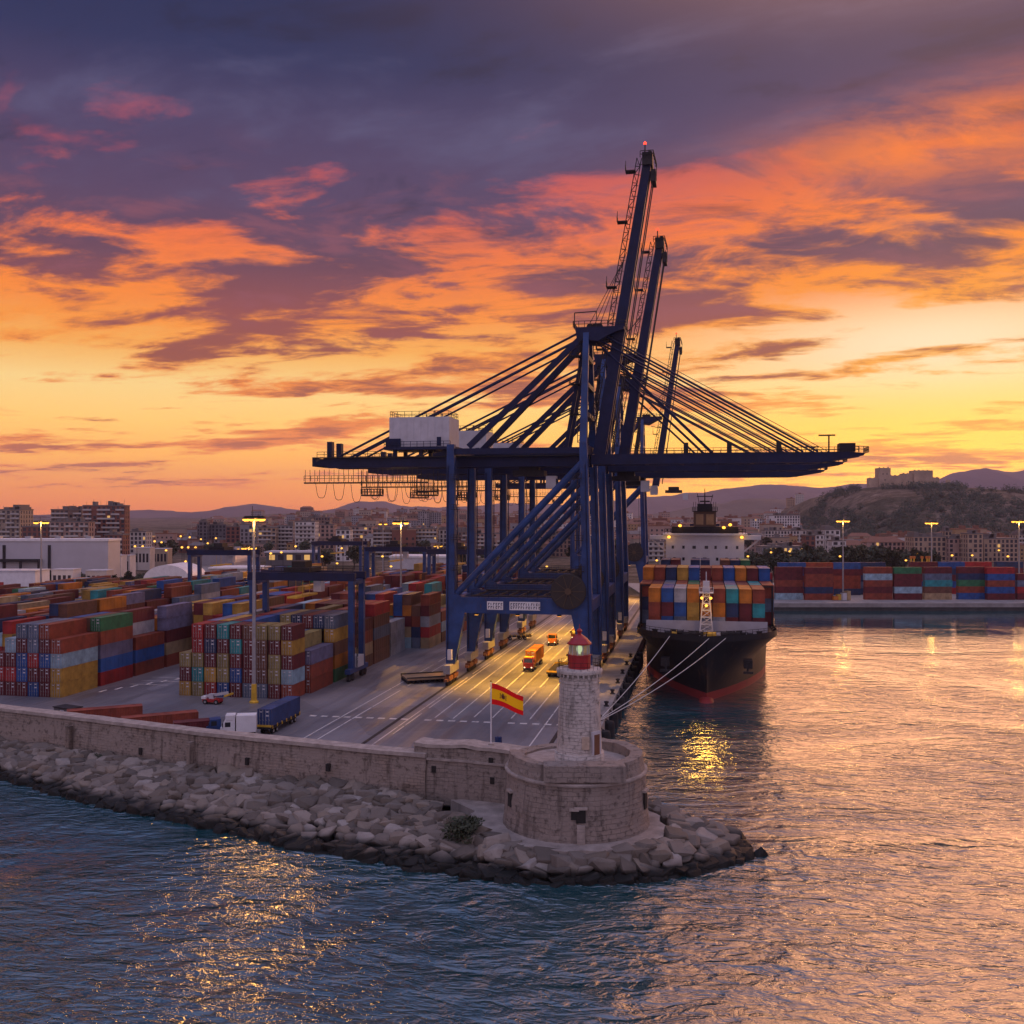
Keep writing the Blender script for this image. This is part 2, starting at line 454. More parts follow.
# ------------------------------------------------------------------ sea
def build_sea():
    m = bpy.data.materials.new('sea_water'); m.use_nodes = True
    g = NT(m.node_tree)
    b = g.n('ShaderNodeBsdfPrincipled'); o = g.n('ShaderNodeOutputMaterial')
    g.t.links.new(b.outputs[0], o.inputs[0])
    p = g.pos()
    big = g.noise(p, 0.012, 4, 0.5)
    g.put(b.inputs['Base Color'], g.mix(big, (0.006, 0.046, 0.058), (0.011, 0.070, 0.080)))
    b.inputs['Roughness'].default_value = 0.05
    b.inputs['IOR'].default_value = 2.5
    b.inputs['Specular IOR Level'].default_value = 0.5
    # wind ripples: crests run roughly across the view, bent by the swell round the breakwater
    bend = g.noise(p, 0.02, 3, 0.5)
    pr = g.v('ADD', p, g.v('SCALE', g.xyz(bend, bend, 0.0), None, 14.0))
    rot = g.n('ShaderNodeVectorRotate', rotation_type='Z_AXIS'); g.put(rot.inputs['Vector'], pr); rot.inputs['Angle'].default_value = 0.16
    q = rot.outputs[0]
    # open water: steep little wavelets; towards the inner basin they die down to a sheen
    y = g.sep(p)[1]
    calm = g.ss(y, 100.0, 380.0, 1.0, 0.10)
    gust = g.ss(g.noise(g.v('MULTIPLY', p, (0.012, 0.02, 1.0)), 1.0, 4, 0.55, 1.2), 0.36, 0.60, 0.40, 1.2)
    w1 = g.noise(g.v('MULTIPLY', q, (0.16, 0.27, 1.0)), 1.0, 2, 0.5, 0.5)
    w2 = g.noise(g.v('MULTIPLY', q, (0.40, 0.86, 1.0)), 1.0, 3, 0.5, 1.0)
    w3 = g.noise(g.v('MULTIPLY', q, (1.05, 1.75, 1.0)), 1.0, 3, 0.55, 0.6)
    r2 = g.m('SUBTRACT', 1.0, g.m('ABSOLUTE', g.m('MULTIPLY', g.m('SUBTRACT', w2, 0.5), 3.2)))      # peaked crests
    h = g.m('ADD', g.m('MULTIPLY', w1, 1.6), g.m('ADD', g.m('MULTIPLY', w2, 0.75), g.m('ADD', g.m('MULTIPLY', r2, 0.10), g.m('MULTIPLY', w3, 0.26))))
    h = g.m('MULTIPLY', h, g.m('MULTIPLY', gust, calm))
    g.put(b.inputs['Normal'], g.bump(h, 1.0, 0.50))
    mb = MB()
    mb.add([(-9000, -400, 0), (9000, -400, 0), (9000, 9000, 0), (-9000, 9000, 0)], [(0, 1, 2, 3)])
    mb.build('sea', m, kind='structure')
build_sea()

# ------------------------------------------------------------------ land and far hills
def fbm(x, y, z=0.0, o=4):
    return mnoise.fractal(Vector((x, y, z)), 1.0, 2.0, o)
def sstep(a, b, x):
    t = min(1, max(0, (x - a) / (b - a)))
    return t * t * (3 - 2 * t)
def interp(pts, x):
    if x <= pts[0][0]: return pts[0][1]
    for (a, fa), (b, fb) in zip(pts[:-1], pts[1:]):
        if x <= b:
            return fa + (fb - fa) * (x - a) / (b - a)
    return pts[-1][1]
HILL = [(760, 552), (785, 532), (806, 518), (818, 507), (832, 496), (850, 490), (866, 488), (948, 488), (962, 488), (1000, 491), (1030, 495), (1075, 502), (1130, 520), (1200, 548)]
def hill_h(x, y):
    px = 512 + x / 1.5
    top = 40 - (interp(HILL, px) - 512) * 1.5          # crest height at 1500 m
    top = max(top - 3, 0)
    u = (y - 1500) / (430.0 if y < 1500 else 500.0)
    f = max(0.0, 1 - u * u) ** 1.2 if abs(u) < 1 else 0.0
    return top * f
def ground_z(x, y):
    z = 2.6
    px = 512 + 1000 * x / max(y, 1)
    z += 26 * sstep(900, 2600, y) * sstep(600, 100, x) * sstep(170, 330, px) 
    z += 10 * sstep(1000, 1700, y) * (fbm(x * 0.0016, y * 0.0016, 2.0) + 0.3)
    hz = hill_h(x, y)
    if hz > 0:
        z = max(z, 3 + hz + (2.5 * fbm(x * 0.02, y * 0.02, 5.0)) * min(1, hz / 20))
    if y < 820: z = 2.6
    return z
def land_mat():
    m = bpy.data.materials.new('dry_ground'); m.use_nodes = True
    g = NT(m.node_tree); b = g.n('ShaderNodeBsdfPrincipled'); o = g.n('ShaderNodeOutputMaterial'); g.t.links.new(b.outputs[0], o.inputs[0])
    p = g.pos(); n1 = g.noise(p, 0.012, 6, 0.65); n2 = g.noise(p, 0.07, 8, 0.7, 0.8)
    c = g.mix(g.ss(n2, 0.4, 0.6), (0.10, 0.078, 0.055), (0.22, 0.17, 0.125))
    c = g.mix(g.ss(n2, 0.60, 0.72, 0, 0.8), c, (0.34, 0.27, 0.21))          # bare rock
    c = g.mix(g.ss(n1, 0.48, 0.62, 0, 0.7), c, (0.042, 0.046, 0.026))        # dry grass
    g.put(b.inputs['Base Color'], c); b.inputs['Roughness'].default_value = 0.95; b.inputs['Specular IOR Level'].default_value = 0.1
    g.put(b.inputs['Normal'], g.bump(n2, 1.0, 6.0))
    return m
M_LAND = land_mat()
def build_land():
    xs = np.concatenate([np.linspace(-2600, 350, 90), np.linspace(365, 1300, 110), np.linspace(1330, 3600, 40)])
    ys = np.concatenate([np.linspace(424, 1000, 22), np.linspace(1015, 2050, 75), np.linspace(2100, 5200, 34)])
    mb = MB()
    vs = [(x, y, ground_z(x, y)) for y in ys for x in xs]
    n = len(xs)
    fs = [(j * n + i, j * n + i + 1, (j + 1) * n + i + 1, (j + 1) * n + i) for j in range(len(ys) - 1) for i in range(n - 1)]
    mb.add(vs, fs).build('terrain', M_LAND, smooth=True, kind='structure')
build_land()

M_MTN = mat('mountain_rock', (0.075, 0.058, 0.06), 1.0, 0, 0.35, 0.0016)
M_MTN2 = mat('near_ridge_scrub', (0.06, 0.055, 0.045), 1.0, 0, 0.4, 0.004)
def ridge(name, d, depth, prof, mt, rough, seed, base=0.0):
    pxs = np.arange(prof[0][0], prof[-1][0] + 1, 3.0)
    rows = 15
    mb = MB(); vs = []
    for j in range(rows):
        u = -1 + 2 * j / (rows - 1)
        for px in pxs:
            x = (px - 512) * d / 1000
            y = d + u * depth
            top = H - (interp(prof, px) - 512) * d / 1000
            sh = (1 - abs(u)) ** 0.85
            k = fbm(x / depth * 1.8, y / depth * 1.8, seed)
            z = base + max(top - base, 1) * sh * (1 + 0.5 * k * (1 - sh)) + rough * fbm(x / depth * 7, y / depth * 7, seed + 9)
            vs.append((x, y, z))
    n = len(pxs)
    fs = [(j * n + i, j * n + i + 1, (j + 1) * n + i + 1, (j + 1) * n + i) for j in range(rows - 1) for i in range(n - 1)]
    mb.add(vs, fs).build(name, mt, smooth=True, kind='structure')
ridge('mountains', 8200, 1500, [(-160, 508), (-60, 514), (0, 516), (60, 515), (110, 512), (150, 510), (180, 512), (205, 513), (228, 509), (240, 505), (255, 503.5), (275, 507), (300, 510.5), (330, 511), (348, 505), (358, 501), (385, 501), (400, 506),
      (440, 509), (480, 505), (520, 503), (560, 505), (600, 502), (640, 498), (670, 495), (700, 492), (740, 487), (762, 485), (780, 484), (800, 487), (822, 488), (850, 484), (890, 484), (930, 482), (955, 473), (985, 467.5), (1004, 471), (1018, 472), (1050, 466), (1120, 474), (1250, 492)], M_MTN, 16, 3.0)
ridge('low_hills', 4700, 900, [(-160, 514), (0, 518), (100, 520), (130, 518), (200, 519), (260, 518), (290, 515), (300, 513.5), (318, 517), (360, 518), (430, 516), (520, 518), (600, 517), (650, 516), (690, 508), (720, 502), (760, 498.5), (800, 499), (840, 504), (880, 512), (960, 512), (1100, 505), (1250, 512)], M_MTN2, 9, 7.0)

# ------------------------------------------------------------------ quay decks
def asphalt():
    m = bpy.data.materials.new('worn_asphalt'); m.use_nodes = True
    g = NT(m.node_tree)
    b = g.n('ShaderNodeBsdfPrincipled'); o = g.n('ShaderNodeOutputMaterial')
    g.t.links.new(b.outputs[0], o.inputs[0])
    p = g.pos()
    rot = g.n('ShaderNodeVectorRotate', rotation_type='Z_AXIS'); g.put(rot.inputs['Vector'], p); rot.inputs['Angle'].default_value = QA
    q = rot.outputs[0]
    n1 = g.noise(p, 0.05, 6, 0.6); n2 = g.noise(p, 0.9, 5, 0.6)
    tr = g.noise(g.v('MULTIPLY', q, (0.40, 0.012, 1.0)), 1.0, 3, 0.5)      # long tyre-polished streaks
    c = g.mix(g.ss(n1, 0.35, 0.65), (0.120, 0.120, 0.136), (0.190, 0.188, 0.205))
    c = g.mix(g.ss(tr, 0.54, 0.72, 0, 0.4), c, (0.065, 0.062, 0.065))
    c = g.mix(g.ss(tr, 0.42, 0.28, 0, 0.35), c, (0.20, 0.19, 0.18))
    c = g.mix(g.ss(n2, 0.55, 0.75, 0, 0.35), c, (0.05, 0.048, 0.05))
    vor = g.n('ShaderNodeTexVoronoi', feature='F1'); g.put(vor.inputs['Vector'], g.v('MULTIPLY', q, (0.08, 0.05, 1.0))); vor.inputs['Scale'].default_value = 1.0
    vr = g.sep(vor.outputs['Color'])[0]
    c = g.mix(g.ss(vr, 0.7, 0.75, 0, 0.35), c, (0.06, 0.06, 0.066))        # resurfaced patches
    g.put(b.inputs['Base Color'], c)
    g.put(b.inputs['Roughness'], g.ss(tr, 0.35, 0.65, 0.62, 0.38))
    g.put(b.inputs['Normal'], g.bump(n2, 0.25, 0.05))
    return m
M_ASPH = asphalt()
M_CONC = mat('pale_concrete', (0.27, 0.25, 0.235), 0.85, 0, 0.35, 0.25, bump=0.3, bscale=2.0, gen='Object')
M_QWALL = mat('dark_quay_face', (0.05, 0.05, 0.048), 0.8, 0, 0.5, 0.35, bump=0.5, bscale=1.2)
M_LINE = None
def line_mat():
    m = bpy.data.materials.new('worn_road_paint'); m.use_nodes = True
    g = NT(m.node_tree)
    b = g.n('ShaderNodeBsdfPrincipled'); o = g.n('ShaderNodeOutputMaterial')
    g.t.links.new(b.outputs[0], o.inputs[0])
    n = g.noise(g.pos(), 0.5, 6, 0.7)
    g.put(b.inputs['Base Color'], g.mix(g.ss(n, 0.50, 0.72), (0.60, 0.58, 0.54), (0.15, 0.145, 0.14)))
    b.inputs['Roughness'].default_value = 0.6
    return m
M_LINE = line_mat()
WALL = [(-330, 280), (-200, 218), (-83.5, 163), (-62, 153), (-45.2, 145), (-30, 139), (-17.7, 134), (-11.5, 132)]     # front foot of the sea wall
FORT = Vector((7.8, 122.0, 0)); FORT_R = 8.35
LIGHT = Vector((8.12, 120.4, 0))
QUAY_S = -17.0
def build_quays():
    e0 = Q(QUAY_S, 128); e1 = Q(QUAY_S, 1500)
    poly = [(x, y + 1.2) for x, y in WALL] + [(-2, 131), (4, 131), (e0.x, e0.y + 2), (Q(QUAY_S, 430).x, Q(QUAY_S, 430).y), (-330, 500)]
    MB().prism(poly, 1.0, 3.0).build('container_yard', M_ASPH, kind='structure')
    # kerb strip of concrete along the ship berth, on top of a dark wall
    def strip(s0, s1, t0, t1, z0, z1):
        pl = [Q(s0, t0), Q(s1, t0), Q(s1, t1), Q(s0, t1)]
        return [(p.x, p.y) for p in pl], z0, z1
    mb = MB(); mb.prism(*strip(QUAY_S - 5.2, QUAY_S - 0.9, 132, 426, 2.9, 3.02)); mb.build('berth_pavement', M_CONC, kind='structure')
    mb = MB(); mb.prism(*strip(QUAY_S - 0.9, QUAY_S + 0.1, 131, 426, 1.2, 3.3)); mb.build('berth_kerb', M_CONC, kind='structure')
    mb = MB(); mb.prism(*strip(QUAY_S - 0.95, QUAY_S, 131, 427, -3, 1.2)); mb.build('berth_quay_face', M_QWALL, kind='structure')
    # the far quay that closes the basin on the right
    x0 = Q(QUAY_S, 414).x - 2
    MB().box(x0, 900, 405.2, 520, 0.9, 3.0).build('far_quay', M_CONC, kind='structure')
    MB().box(x0, 900, 404.0, 405.2, 1.5, 3.15).build('far_quay_kerb', M_CONC, kind='structure')
    MB().box(x0, 900, 404.3, 405.2, -3, 1.5).build('far_quay_face', M_QWALL, kind='structure')
    # painted lanes
    mb = MB()
    def quad(s0, s1, t0, t1, z=3.006):
        a = [Q(s0, t0, z), Q(s1, t0, z), Q(s1, t1, z), Q(s0, t1, z)]
        mb.add(a, [(0, 1, 2, 3)])
    random.seed(4)
    for s, t0, t1 in ((-64, 150, 420), (-61.5, 152, 420), (-51.5, 152, 420), (-50.6, 160, 420), (-47.2, 174, 420), (-43.8, 174, 420), (-40.4, 176, 420), (-37, 176, 420),
                      (-33.6, 176, 420), (-30.2, 176, 420), (-26.8, 140, 420), (-21.6, 136, 420)):
        t = t0
        while t < t1:
            l = random.uniform(14, 38)
            quad(s - 0.11, s + 0.11, t, min(t + l, t1))
            t += l + random.choice((0.4, 0.6, 5))
    for k in range(22):
        s = -70 + k * 2.15
        if k in (9, 16): continue
        quad(s, s + 1.25, 171.2 + 0.03 * k, 172.1 + 0.03 * k, 3.010)
    for k in range(9):
        quad(-122 + k * 1.5, -121.4 + k * 1.5, 186 + k * 3.4, 188.6 + k * 3.4)
    for t in (196, 200.5, 205):
        quad(-121, -112, t, t + 0.25)
    mb.build('lane_markings', M_LINE, kind='structure')
    mb = MB()
    for s in (-53.2, -23.7):
        a = [Q(s - 0.35, 140, 3.012), Q(s + 0.35, 140, 3.012), Q(s + 0.35, 424, 3.012), Q(s - 0.35, 424, 3.012)]
        mb.add(a, [(0, 1, 2, 3)])
    mb.build('crane_rail_tracks', M_STEEL, kind='structure')
build_quays()
# ------------------------------------------------------------------ masonry
def masonry(name, c1, c2, mortar, bw, bh, stain):
    m = bpy.data.materials.new(name); m.use_nodes = True
    g = NT(m.node_tree)
    b = g.n('ShaderNodeBsdfPrincipled'); o = g.n('ShaderNodeOutputMaterial')
    g.t.links.new(b.outputs[0], o.inputs[0])
    uv = g.n('ShaderNodeUVMap').outputs[0]
    warp = g.noise(uv, 0.55, 3, 0.5)
    uvw = g.v('ADD', uv, g.v('SCALE', g.xyz(warp, warp, 0), None, 0.5))
    br = g.n('ShaderNodeTexBrick')
    g.put(br.inputs['Vector'], uvw)
    br.inputs['Color1'].default_value = tuple(c1) + (1,); br.inputs['Color2'].default_value = tuple(c2) + (1,); br.inputs['Mortar'].default_value = tuple(mortar) + (1,)
    br.inputs['Scale'].default_value = 1.0; br.inputs['Brick Width'].default_value = bw; br.inputs['Row Height'].default_value = bh
    br.inputs['Mortar Size'].default_value = 0.03; br.inputs['Mortar Smooth'].default_value = 1.0; br.inputs['Bias'].default_value = 0.1
    p = g.pos()
    n1 = g.noise(p, 0.22, 6, 0.62); n2 = g.noise(p, 1.3, 7, 0.65)
    run = g.noise(g.v('MULTIPLY', p, (0.9, 0.9, 0.12)), 1.0, 5, 0.6)
    col = g.mix(g.ss(n1, 0.34, 0.54, 0.22 if bw < 1 and bh < 0.41 else 0.5, 0.95), br.outputs[0], stain)              # plastered over / weathered smooth
    col = g.mix(g.ss(n2, 0.52, 0.66, 0, 0.7), col, tuple(x * 0.30 for x in c1))    # soot and lichen
    col = g.mix(g.ss(run, 0.52, 0.68, 0, 0.65), col, tuple(x * 0.35 for x in c1))
    col = g.mix(g.ss(n2, 0.40, 0.28, 0, 0.5), col, tuple(min(1, x * 1.5) for x in c2))
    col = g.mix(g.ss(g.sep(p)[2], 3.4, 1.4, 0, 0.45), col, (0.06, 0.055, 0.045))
    g.put(b.inputs['Base Color'], col)
    b.inputs['Roughness'].default_value = 0.92
    hh = g.m('ADD', g.m('MULTIPLY', g.m('SUBTRACT', 1.0, br.outputs['Fac']), g.ss(n1, 0.60, 0.42, 0.25, 1.0)), g.m('MULTIPLY', n2, 1.2))
    g.put(b.inputs['Normal'], g.bump(hh, 0.8, 0.16))
    return m
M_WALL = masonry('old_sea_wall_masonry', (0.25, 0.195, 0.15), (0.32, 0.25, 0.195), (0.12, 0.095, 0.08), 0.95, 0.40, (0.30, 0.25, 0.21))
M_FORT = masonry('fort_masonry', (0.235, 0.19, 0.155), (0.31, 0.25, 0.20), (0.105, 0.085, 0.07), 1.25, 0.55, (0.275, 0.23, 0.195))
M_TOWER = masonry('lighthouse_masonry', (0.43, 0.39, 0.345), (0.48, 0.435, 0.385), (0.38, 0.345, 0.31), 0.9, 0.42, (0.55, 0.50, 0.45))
M_COPE = mat('weathered_coping', (0.36, 0.31, 0.27), 0.9, 0, 0.35, 0.8, bump=0.5, bscale=3.0)
def uv_wall(o):            # UV in metres: u along the wall or round the drum, v up
    me = o.data
    uvl = me.uv_layers.new(name='UVMap')
    for poly in me.polygons:
        n = poly.normal
        for li in poly.loop_indices:
            v = me.vertices[me.loops[li].vertex_index].co
            if abs(n.z) > 0.8: uv = (v.x, v.y)
            else:
                tx, ty = -n.y, n.x
                l = sqrt(tx * tx + ty * ty) or 1
                uv = ((v.x * tx + v.y * ty) / l, v.z)
            uvl.data[li].uv = uv
def uv_drum(o, R):
    me = o.data
    uvl = me.uv_layers.new(name='UVMap')
    for poly in me.polygons:
        c = poly.center; a0 = atan2(c.y, c.x)
        for li in poly.loop_indices:
            v = me.vertices[me.loops[li].vertex_index].co
            if abs(poly.normal.z) > 0.8: uvl.data[li].uv = (v.x, v.y)
            else:
                a = atan2(v.y, v.x)
                if a - a0 > pi: a -= 2 * pi
                if a - a0 < -pi: a += 2 * pi
                uvl.data[li].uv = (a * R, v.z)
def offset(poly, d):
    out = []
    for i, p in enumerate(poly):
        a = Vector(poly[max(0, i - 1)]); b = Vector(poly[min(len(poly) - 1, i + 1)])
        t = (b - a).normalized()
        out.append((p[0] - t.y * d, p[1] + t.x * d))
    return out
def wall_run(path, z0, z1, thick, batter=0.35, step=1.2):
    pts = []
    for a, b in zip(path[:-1], path[1:]):
        a, b = Vector(a), Vector(b); n = max(1, int((b - a).length / step))
        pts += [tuple(a.lerp(b, k / n)) for k in range(n)]
    pts.append(tuple(path[-1]))
    f0 = pts; f1 = offset(pts, batter); bk = offset(pts, thick)
    mb = MB(); n = len(pts); vs = []
    random.seed(7)
    lv = 5
    for k in range(lv + 1):
        u = k / lv
        for i in range(n):
            j = 0.07 * fbm(f0[i][0] * 0.35, u * 3, f0[i][1] * 0.35)
            vs.append((f0[i][0] + (f1[i][0] - f0[i][0]) * u + j, f0[i][1] + (f1[i][1] - f0[i][1]) * u + j * 2, z0 + (z1 - z0) * u))
    fs = [(k * n + i, k * n + i + 1, (k + 1) * n + i + 1, (k + 1) * n + i) for k in range(lv) for i in range(n - 1)]
    o = len(vs)
    vs += [(x, y, z1) for x, y in bk] + [(x, y, z0) for x, y in bk]
    fs += [(lv * n + i, lv * n + i + 1, o + i + 1, o + i) for i in range(n - 1)]
    fs += [(o + i, o + i + 1, o + n + i + 1, o + n + i) for i in range(n - 1)]
    fs += [(0, lv * n, o, o + n), (n - 1, o + n + n - 1, o + n - 1, lv * n + n - 1)]
    return mb.add(vs, fs)
def cope_run(path, zc, d0, d1, th, wob=0.05):
    pts = []
    for a, b in zip(path[:-1], path[1:]):
        a, b = Vector(a), Vector(b); n = max(1, int((b - a).length / 1.5))
        pts += [tuple(a.lerp(b, k / n)) for k in range(n)]
    pts.append(tuple(path[-1]))
    A, B = offset(pts, d0), offset(pts, d1)
    mb = MB(); n = len(pts); vs = []
    for i in range(n):
        w = wob * fbm(A[i][0] * 0.5, A[i][1] * 0.5, 1.7)
        for (x, y), z in ((A[i], zc + w), (A[i], zc + th + w), (B[i], zc + th + w), (B[i], zc + w)):
            vs.append((x, y, z))
    fs = []
    for i in range(n - 1):
        for k in range(4):
            fs.append((i * 4 + k, (i + 1) * 4 + k, (i + 1) * 4 + (k + 1) % 4, i * 4 + (k + 1) % 4))
    fs += [(0, 1, 2, 3), (n * 4 - 1, n * 4 - 2, n * 4 - 3, n * 4 - 4)]
    return mb.add(vs, fs)
def build_breakwater():
    rt = empty('sea_wall', (WALL[4][0], WALL[4][1], 2.0), 0, 'long weathered stone sea wall above the boulder slope, with pale coping', 'sea wall')
    inv = Matrix.Translation((-WALL[4][0], -WALL[4][1], -2.0))
    w = wall_run(WALL, 1.5, 7.55, 2.2).xf(inv).build('wall', M_WALL, rt); uv_wall(w)
    cope_run(WALL, 7.55, 0.05, 2.5, 0.5).xf(inv).build('coping', M_COPE, rt)
    # buttress where the wall was repaired, and drain holes
    for (x, y) in ((-69, 156.4), (-46.6, 145.6)):
        mb = MB(); mb.box(-0.35, 0.35, -0.75, 0.3, 1.4, 6.6)
        b = mb.xf(Matrix.Translation((x + 45.2, y - 145, -2)) @ Matrix.Rotation(-0.43, 4, 'Z')).build('buttress', M_WALL, rt); uv_wall(b)
    hole = mat('drain_shadow', (0.02, 0.018, 0.016), 1.0)
    for (x, y, zz) in ((-55.8, 149.85, 4.1), (-37.7, 141.78, 4.6), (-25.3, 136.75, 5.0)):
        MB().box(-0.26, 0.26, 0.03, 0.7, -0.5, 0.5).xf(Matrix.Translation((x + 45.2, y - 145, zz - 2)) @ Matrix.Rotation(-0.43, 4, 'Z')).build('drain_opening', hole, rt)
    # the higher length that runs into the fort
    hi = [(-13.2, 132.9), (-8, 131.2), (-3, 129.4), (1.6, 127.6)]
    rt = empty('bastion_wall', (-6, 130, 2.0), 0, 'taller rough stone wall between the long sea wall and the round fort', 'sea wall')
    inv = Matrix.Translation((6, -130, -2.0))
    w = wall_run(hi, 1.5, 8.9, 3.4, 0.5).xf(inv).build('wall', M_FORT, rt); uv_wall(w)
    cope_run(hi, 8.9, 0.3, 3.6, 0.45, 0.25).xf(inv).build('coping', M_COPE, rt)
    cope_run(hi, 7.2, 0.15, 0.5, 0.28, 0.05).xf(inv).build('string_course', M_COPE, rt)
    for (x, y, zz, a) in ((-2.6, 129.4, 5.2, -0.36), (-10.4, 132.05, 6.0, -0.34), (-2.8, 129.5, 7.7, -0.36)):
        MB().box(-0.28, 0.28, 0.02, 0.6, -0.42, 0.42).xf(Matrix.Translation((x + 6, y - 130, zz - 2)) @ Matrix.Rotation(a, 4, 'Z')).build('wall_opening', hole, rt)

    # ------------------------------------------------ round fort
    rt = empty('round_fort', (FORT.x, FORT.y, 2.4), 0, 'squat round stone fort carrying the lighthouse at the tip of the breakwater', 'fort')
    R = FORT_R; n = 96
    prof = [(R + 0.6, 0.0), (R + 0.42, 0.9), (R + 0.33, 2.5), (R + 0.16, 4.6), (R + 0.02, 6.3)]
    mb = MB(); vs = []
    prof2 = []
    for (r0, z0), (r1, z1) in zip(prof[:-1], prof[1:]):
        prof2 += [(r0 + (r1 - r0) * k / 4, z0 + (z1 - z0) * k / 4) for k in range(4)]
    prof2.append(prof[-1])
    for r, z in prof2:
        for k in range(n):
            t = 2 * pi * k / n
            rr = r + 0.14 * fbm(cos(t) * 5, sin(t) * 5, z * 0.8)
            vs.append((rr * cos(t), rr * sin(t), z))
    fs = [(j * n + k, j * n + (k + 1) % n, (j + 1) * n + (k + 1) % n, (j + 1) * n + k) for j in range(len(prof2) - 1) for k in range(n)]
    mb.add(vs, fs)
    o = mb.build('drum_wall', M_FORT, rt, smooth=True); uv_drum(o, R)
    o = MB().lathe([(R - 0.1, 6.3), (R + 0.28, 6.32), (R + 0.34, 6.5), (R + 0.28, 6.68), (R - 0.1, 6.7)], n, top=False).build('string_course', M_COPE, rt, smooth=False)
    # parapet: a thick broken ring, lower at the left front
    vs = []; ring = []
    for k in range(n):
        t = 2 * pi * k / n
        top = 8.5 + 0.16 * fbm(cos(t) * 4, sin(t) * 4, 3.0) + (0.0 if not (radians(100) < t < radians(172)) else -0.9)
        for r, z in ((R - 0.02, 6.7), (R - 0.18, 7.6), (R - 0.28, top), (R - 1.75, top - 0.05), (R - 1.85, 7.2)):
            rr = r + 0.10 * fbm(cos(t) * 6, sin(t) * 6, z)
            vs.append((rr * cos(t), rr * sin(t), z))
    fs = []
    for k in range(n):
        for j in range(4):
            fs.append((k * 5 + j, ((k + 1) % n) * 5 + j, ((k + 1) % n) * 5 + j + 1, k * 5 + j + 1))
    o = MB().add(vs, fs).build('parapet', M_FORT, rt); uv_drum(o, R)
    MB().lathe([(R - 1.6, 7.3)], n).build('gun_deck', M_COPE, rt) if False else MB().lathe([(R - 0.5, 7.2), (R - 0.5, 7.3)], n).build('gun_deck', M_COPE, rt)
    # plinth block of the lighthouse set into the front parapet
    o = MB().box(-4.2, 5.1, -8.62, -6.0, 6.9, 8.75).build('plinth', M_FORT, rt); uv_wall(o)
    # door with steps, two embrasures
    hole = MATS['drain_shadow']
    for a, zz, ww, hh in ((-90, 3.1, 0.55, 0.75), (-158, 3.5, 0.42, 0.85), (-22, 3.4, 0.5, 1.0), (-95, 3.2, 0.35, 0.5)):
        t = radians(a)
        M = Matrix.Rotation(t, 4, 'Z') @ Matrix.Translation((R + 0.32, 0, zz))
        MB().box(-0.6, 0.12, -ww, ww, -hh, hh).xf(M).build('embrasure', hole, rt)
        MB().box(-0.6, 0.24, -ww - 0.2, ww + 0.2, hh, hh + 0.28).xf(M).build('lintel', M_COPE, rt)
    st = MB()
    for k in range(6):
        st.box(-0.45, 0.45, -R - 0.95 - 0.02 * k + 0.05 * k, -R + 0.2, 0.0 + 0.36 * k, 0.36 * k + 0.34)
    st.build('steps', M_COPE, rt)

    # ------------------------------------------------ lighthouse
    rt = empty('lighthouse', (LIGHT.x, LIGHT.y, 11.0), 0, 'old stone lighthouse with red lantern room standing on the round fort', 'lighthouse')
    r0, r1, hh = 2.72, 2.32, 10.0
    o = MB().lathe([(r0 + 0.25, -1.9), (r0 + 0.25, 0.25), (r0 + 0.02, 0.26)] + [(r0 + (r1 - r0) * k / 10, 0.3 + (hh - 0.3) * k / 10) for k in range(11)], 48).build('tower', M_TOWER, rt, smooth=False); uv_drum(o, 2.5)
    o.data.polygons.foreach_set('use_smooth', [abs(p.normal.z) < 0.5 for p in o.data.polygons])
    MB().lathe([(r1 + 0.02, 8.55), (r1 + 0.16, 8.6), (r1 + 0.16, 8.75), (r1 + 0.02, 8.8)], 48, top=False).build('moulding', M_TOWER, rt); uv_drum(rt.children[-1], 2.4)
    for k in range(26):
        g = MB(); g.add(*MB_box_rot(2 * pi * k / 26, r1 + 0.12, 0.34, 0.24, 9.3, 9.72))
        uv_drum(g.build('corbel', M_TOWER, rt), 2.4)
    MB().lathe([(r1, 9.70), (r1 + 0.42, 9.74), (r1 + 0.46, 10.02), (r1 + 0.40, 10.2), (1.7, 10.22)], 48).build('gallery', M_TOWER, rt); uv_drum(rt.children[-1], 2.4)
    lr = 1.34
    red = mat('lantern_red', (0.34, 0.012, 0.016), 0.4, 0, 0.25, 1.5, rust=0.2)
    MB().lathe([(lr, 10.2), (lr, 11.7), (lr + 0.10, 11.75), (lr + 0.10, 11.88), (lr - 0.2, 11.92)], 16).build('lantern_base', red, rt)
    fr = MB()
    for k in range(12):
        t = 2 * pi * (k + 0.5) / 12
        fr.beam((1.26 * cos(t), 1.26 * sin(t), 11.85), (1.26 * cos(t), 1.26 * sin(t), 13.15), 0.075)
    fr.build('glazing_frame', M_OFFW, rt)
    gl = bpy.data.materials.new('lantern_glass'); gl.use_nodes = True
    gg = NT(gl.node_tree); b = gg.n('ShaderNodeBsdfPrincipled'); oo = gg.n('ShaderNodeOutputMaterial'); gg.t.links.new(b.outputs[0], oo.inputs[0])
    b.inputs['Base Color'].default_value = (0.72, 0.70, 0.50, 1); b.inputs['Roughness'].default_value = 0.3; b.inputs['Transmission Weight'].default_value = 0.65; b.inputs['IOR'].default_value = 1.1
    MB().lathe([(1.2, 11.85), (1.2, 13.15)], 24, top=False).build('lantern_glass', gl, rt)
    MB().lathe([(0.14, 11.9), (0.14, 12.15), (0.28, 12.2), (0.34, 12.5), (0.28, 12.85), (0.15, 12.92)], 12).build('lens', emis('lighthouse_lamp', (0.75, 1.0, 0.62), 1.0), rt)
    point_light(rt, (0, 0, 12.5), 120, 0.3, (0.8, 1.0, 0.7))
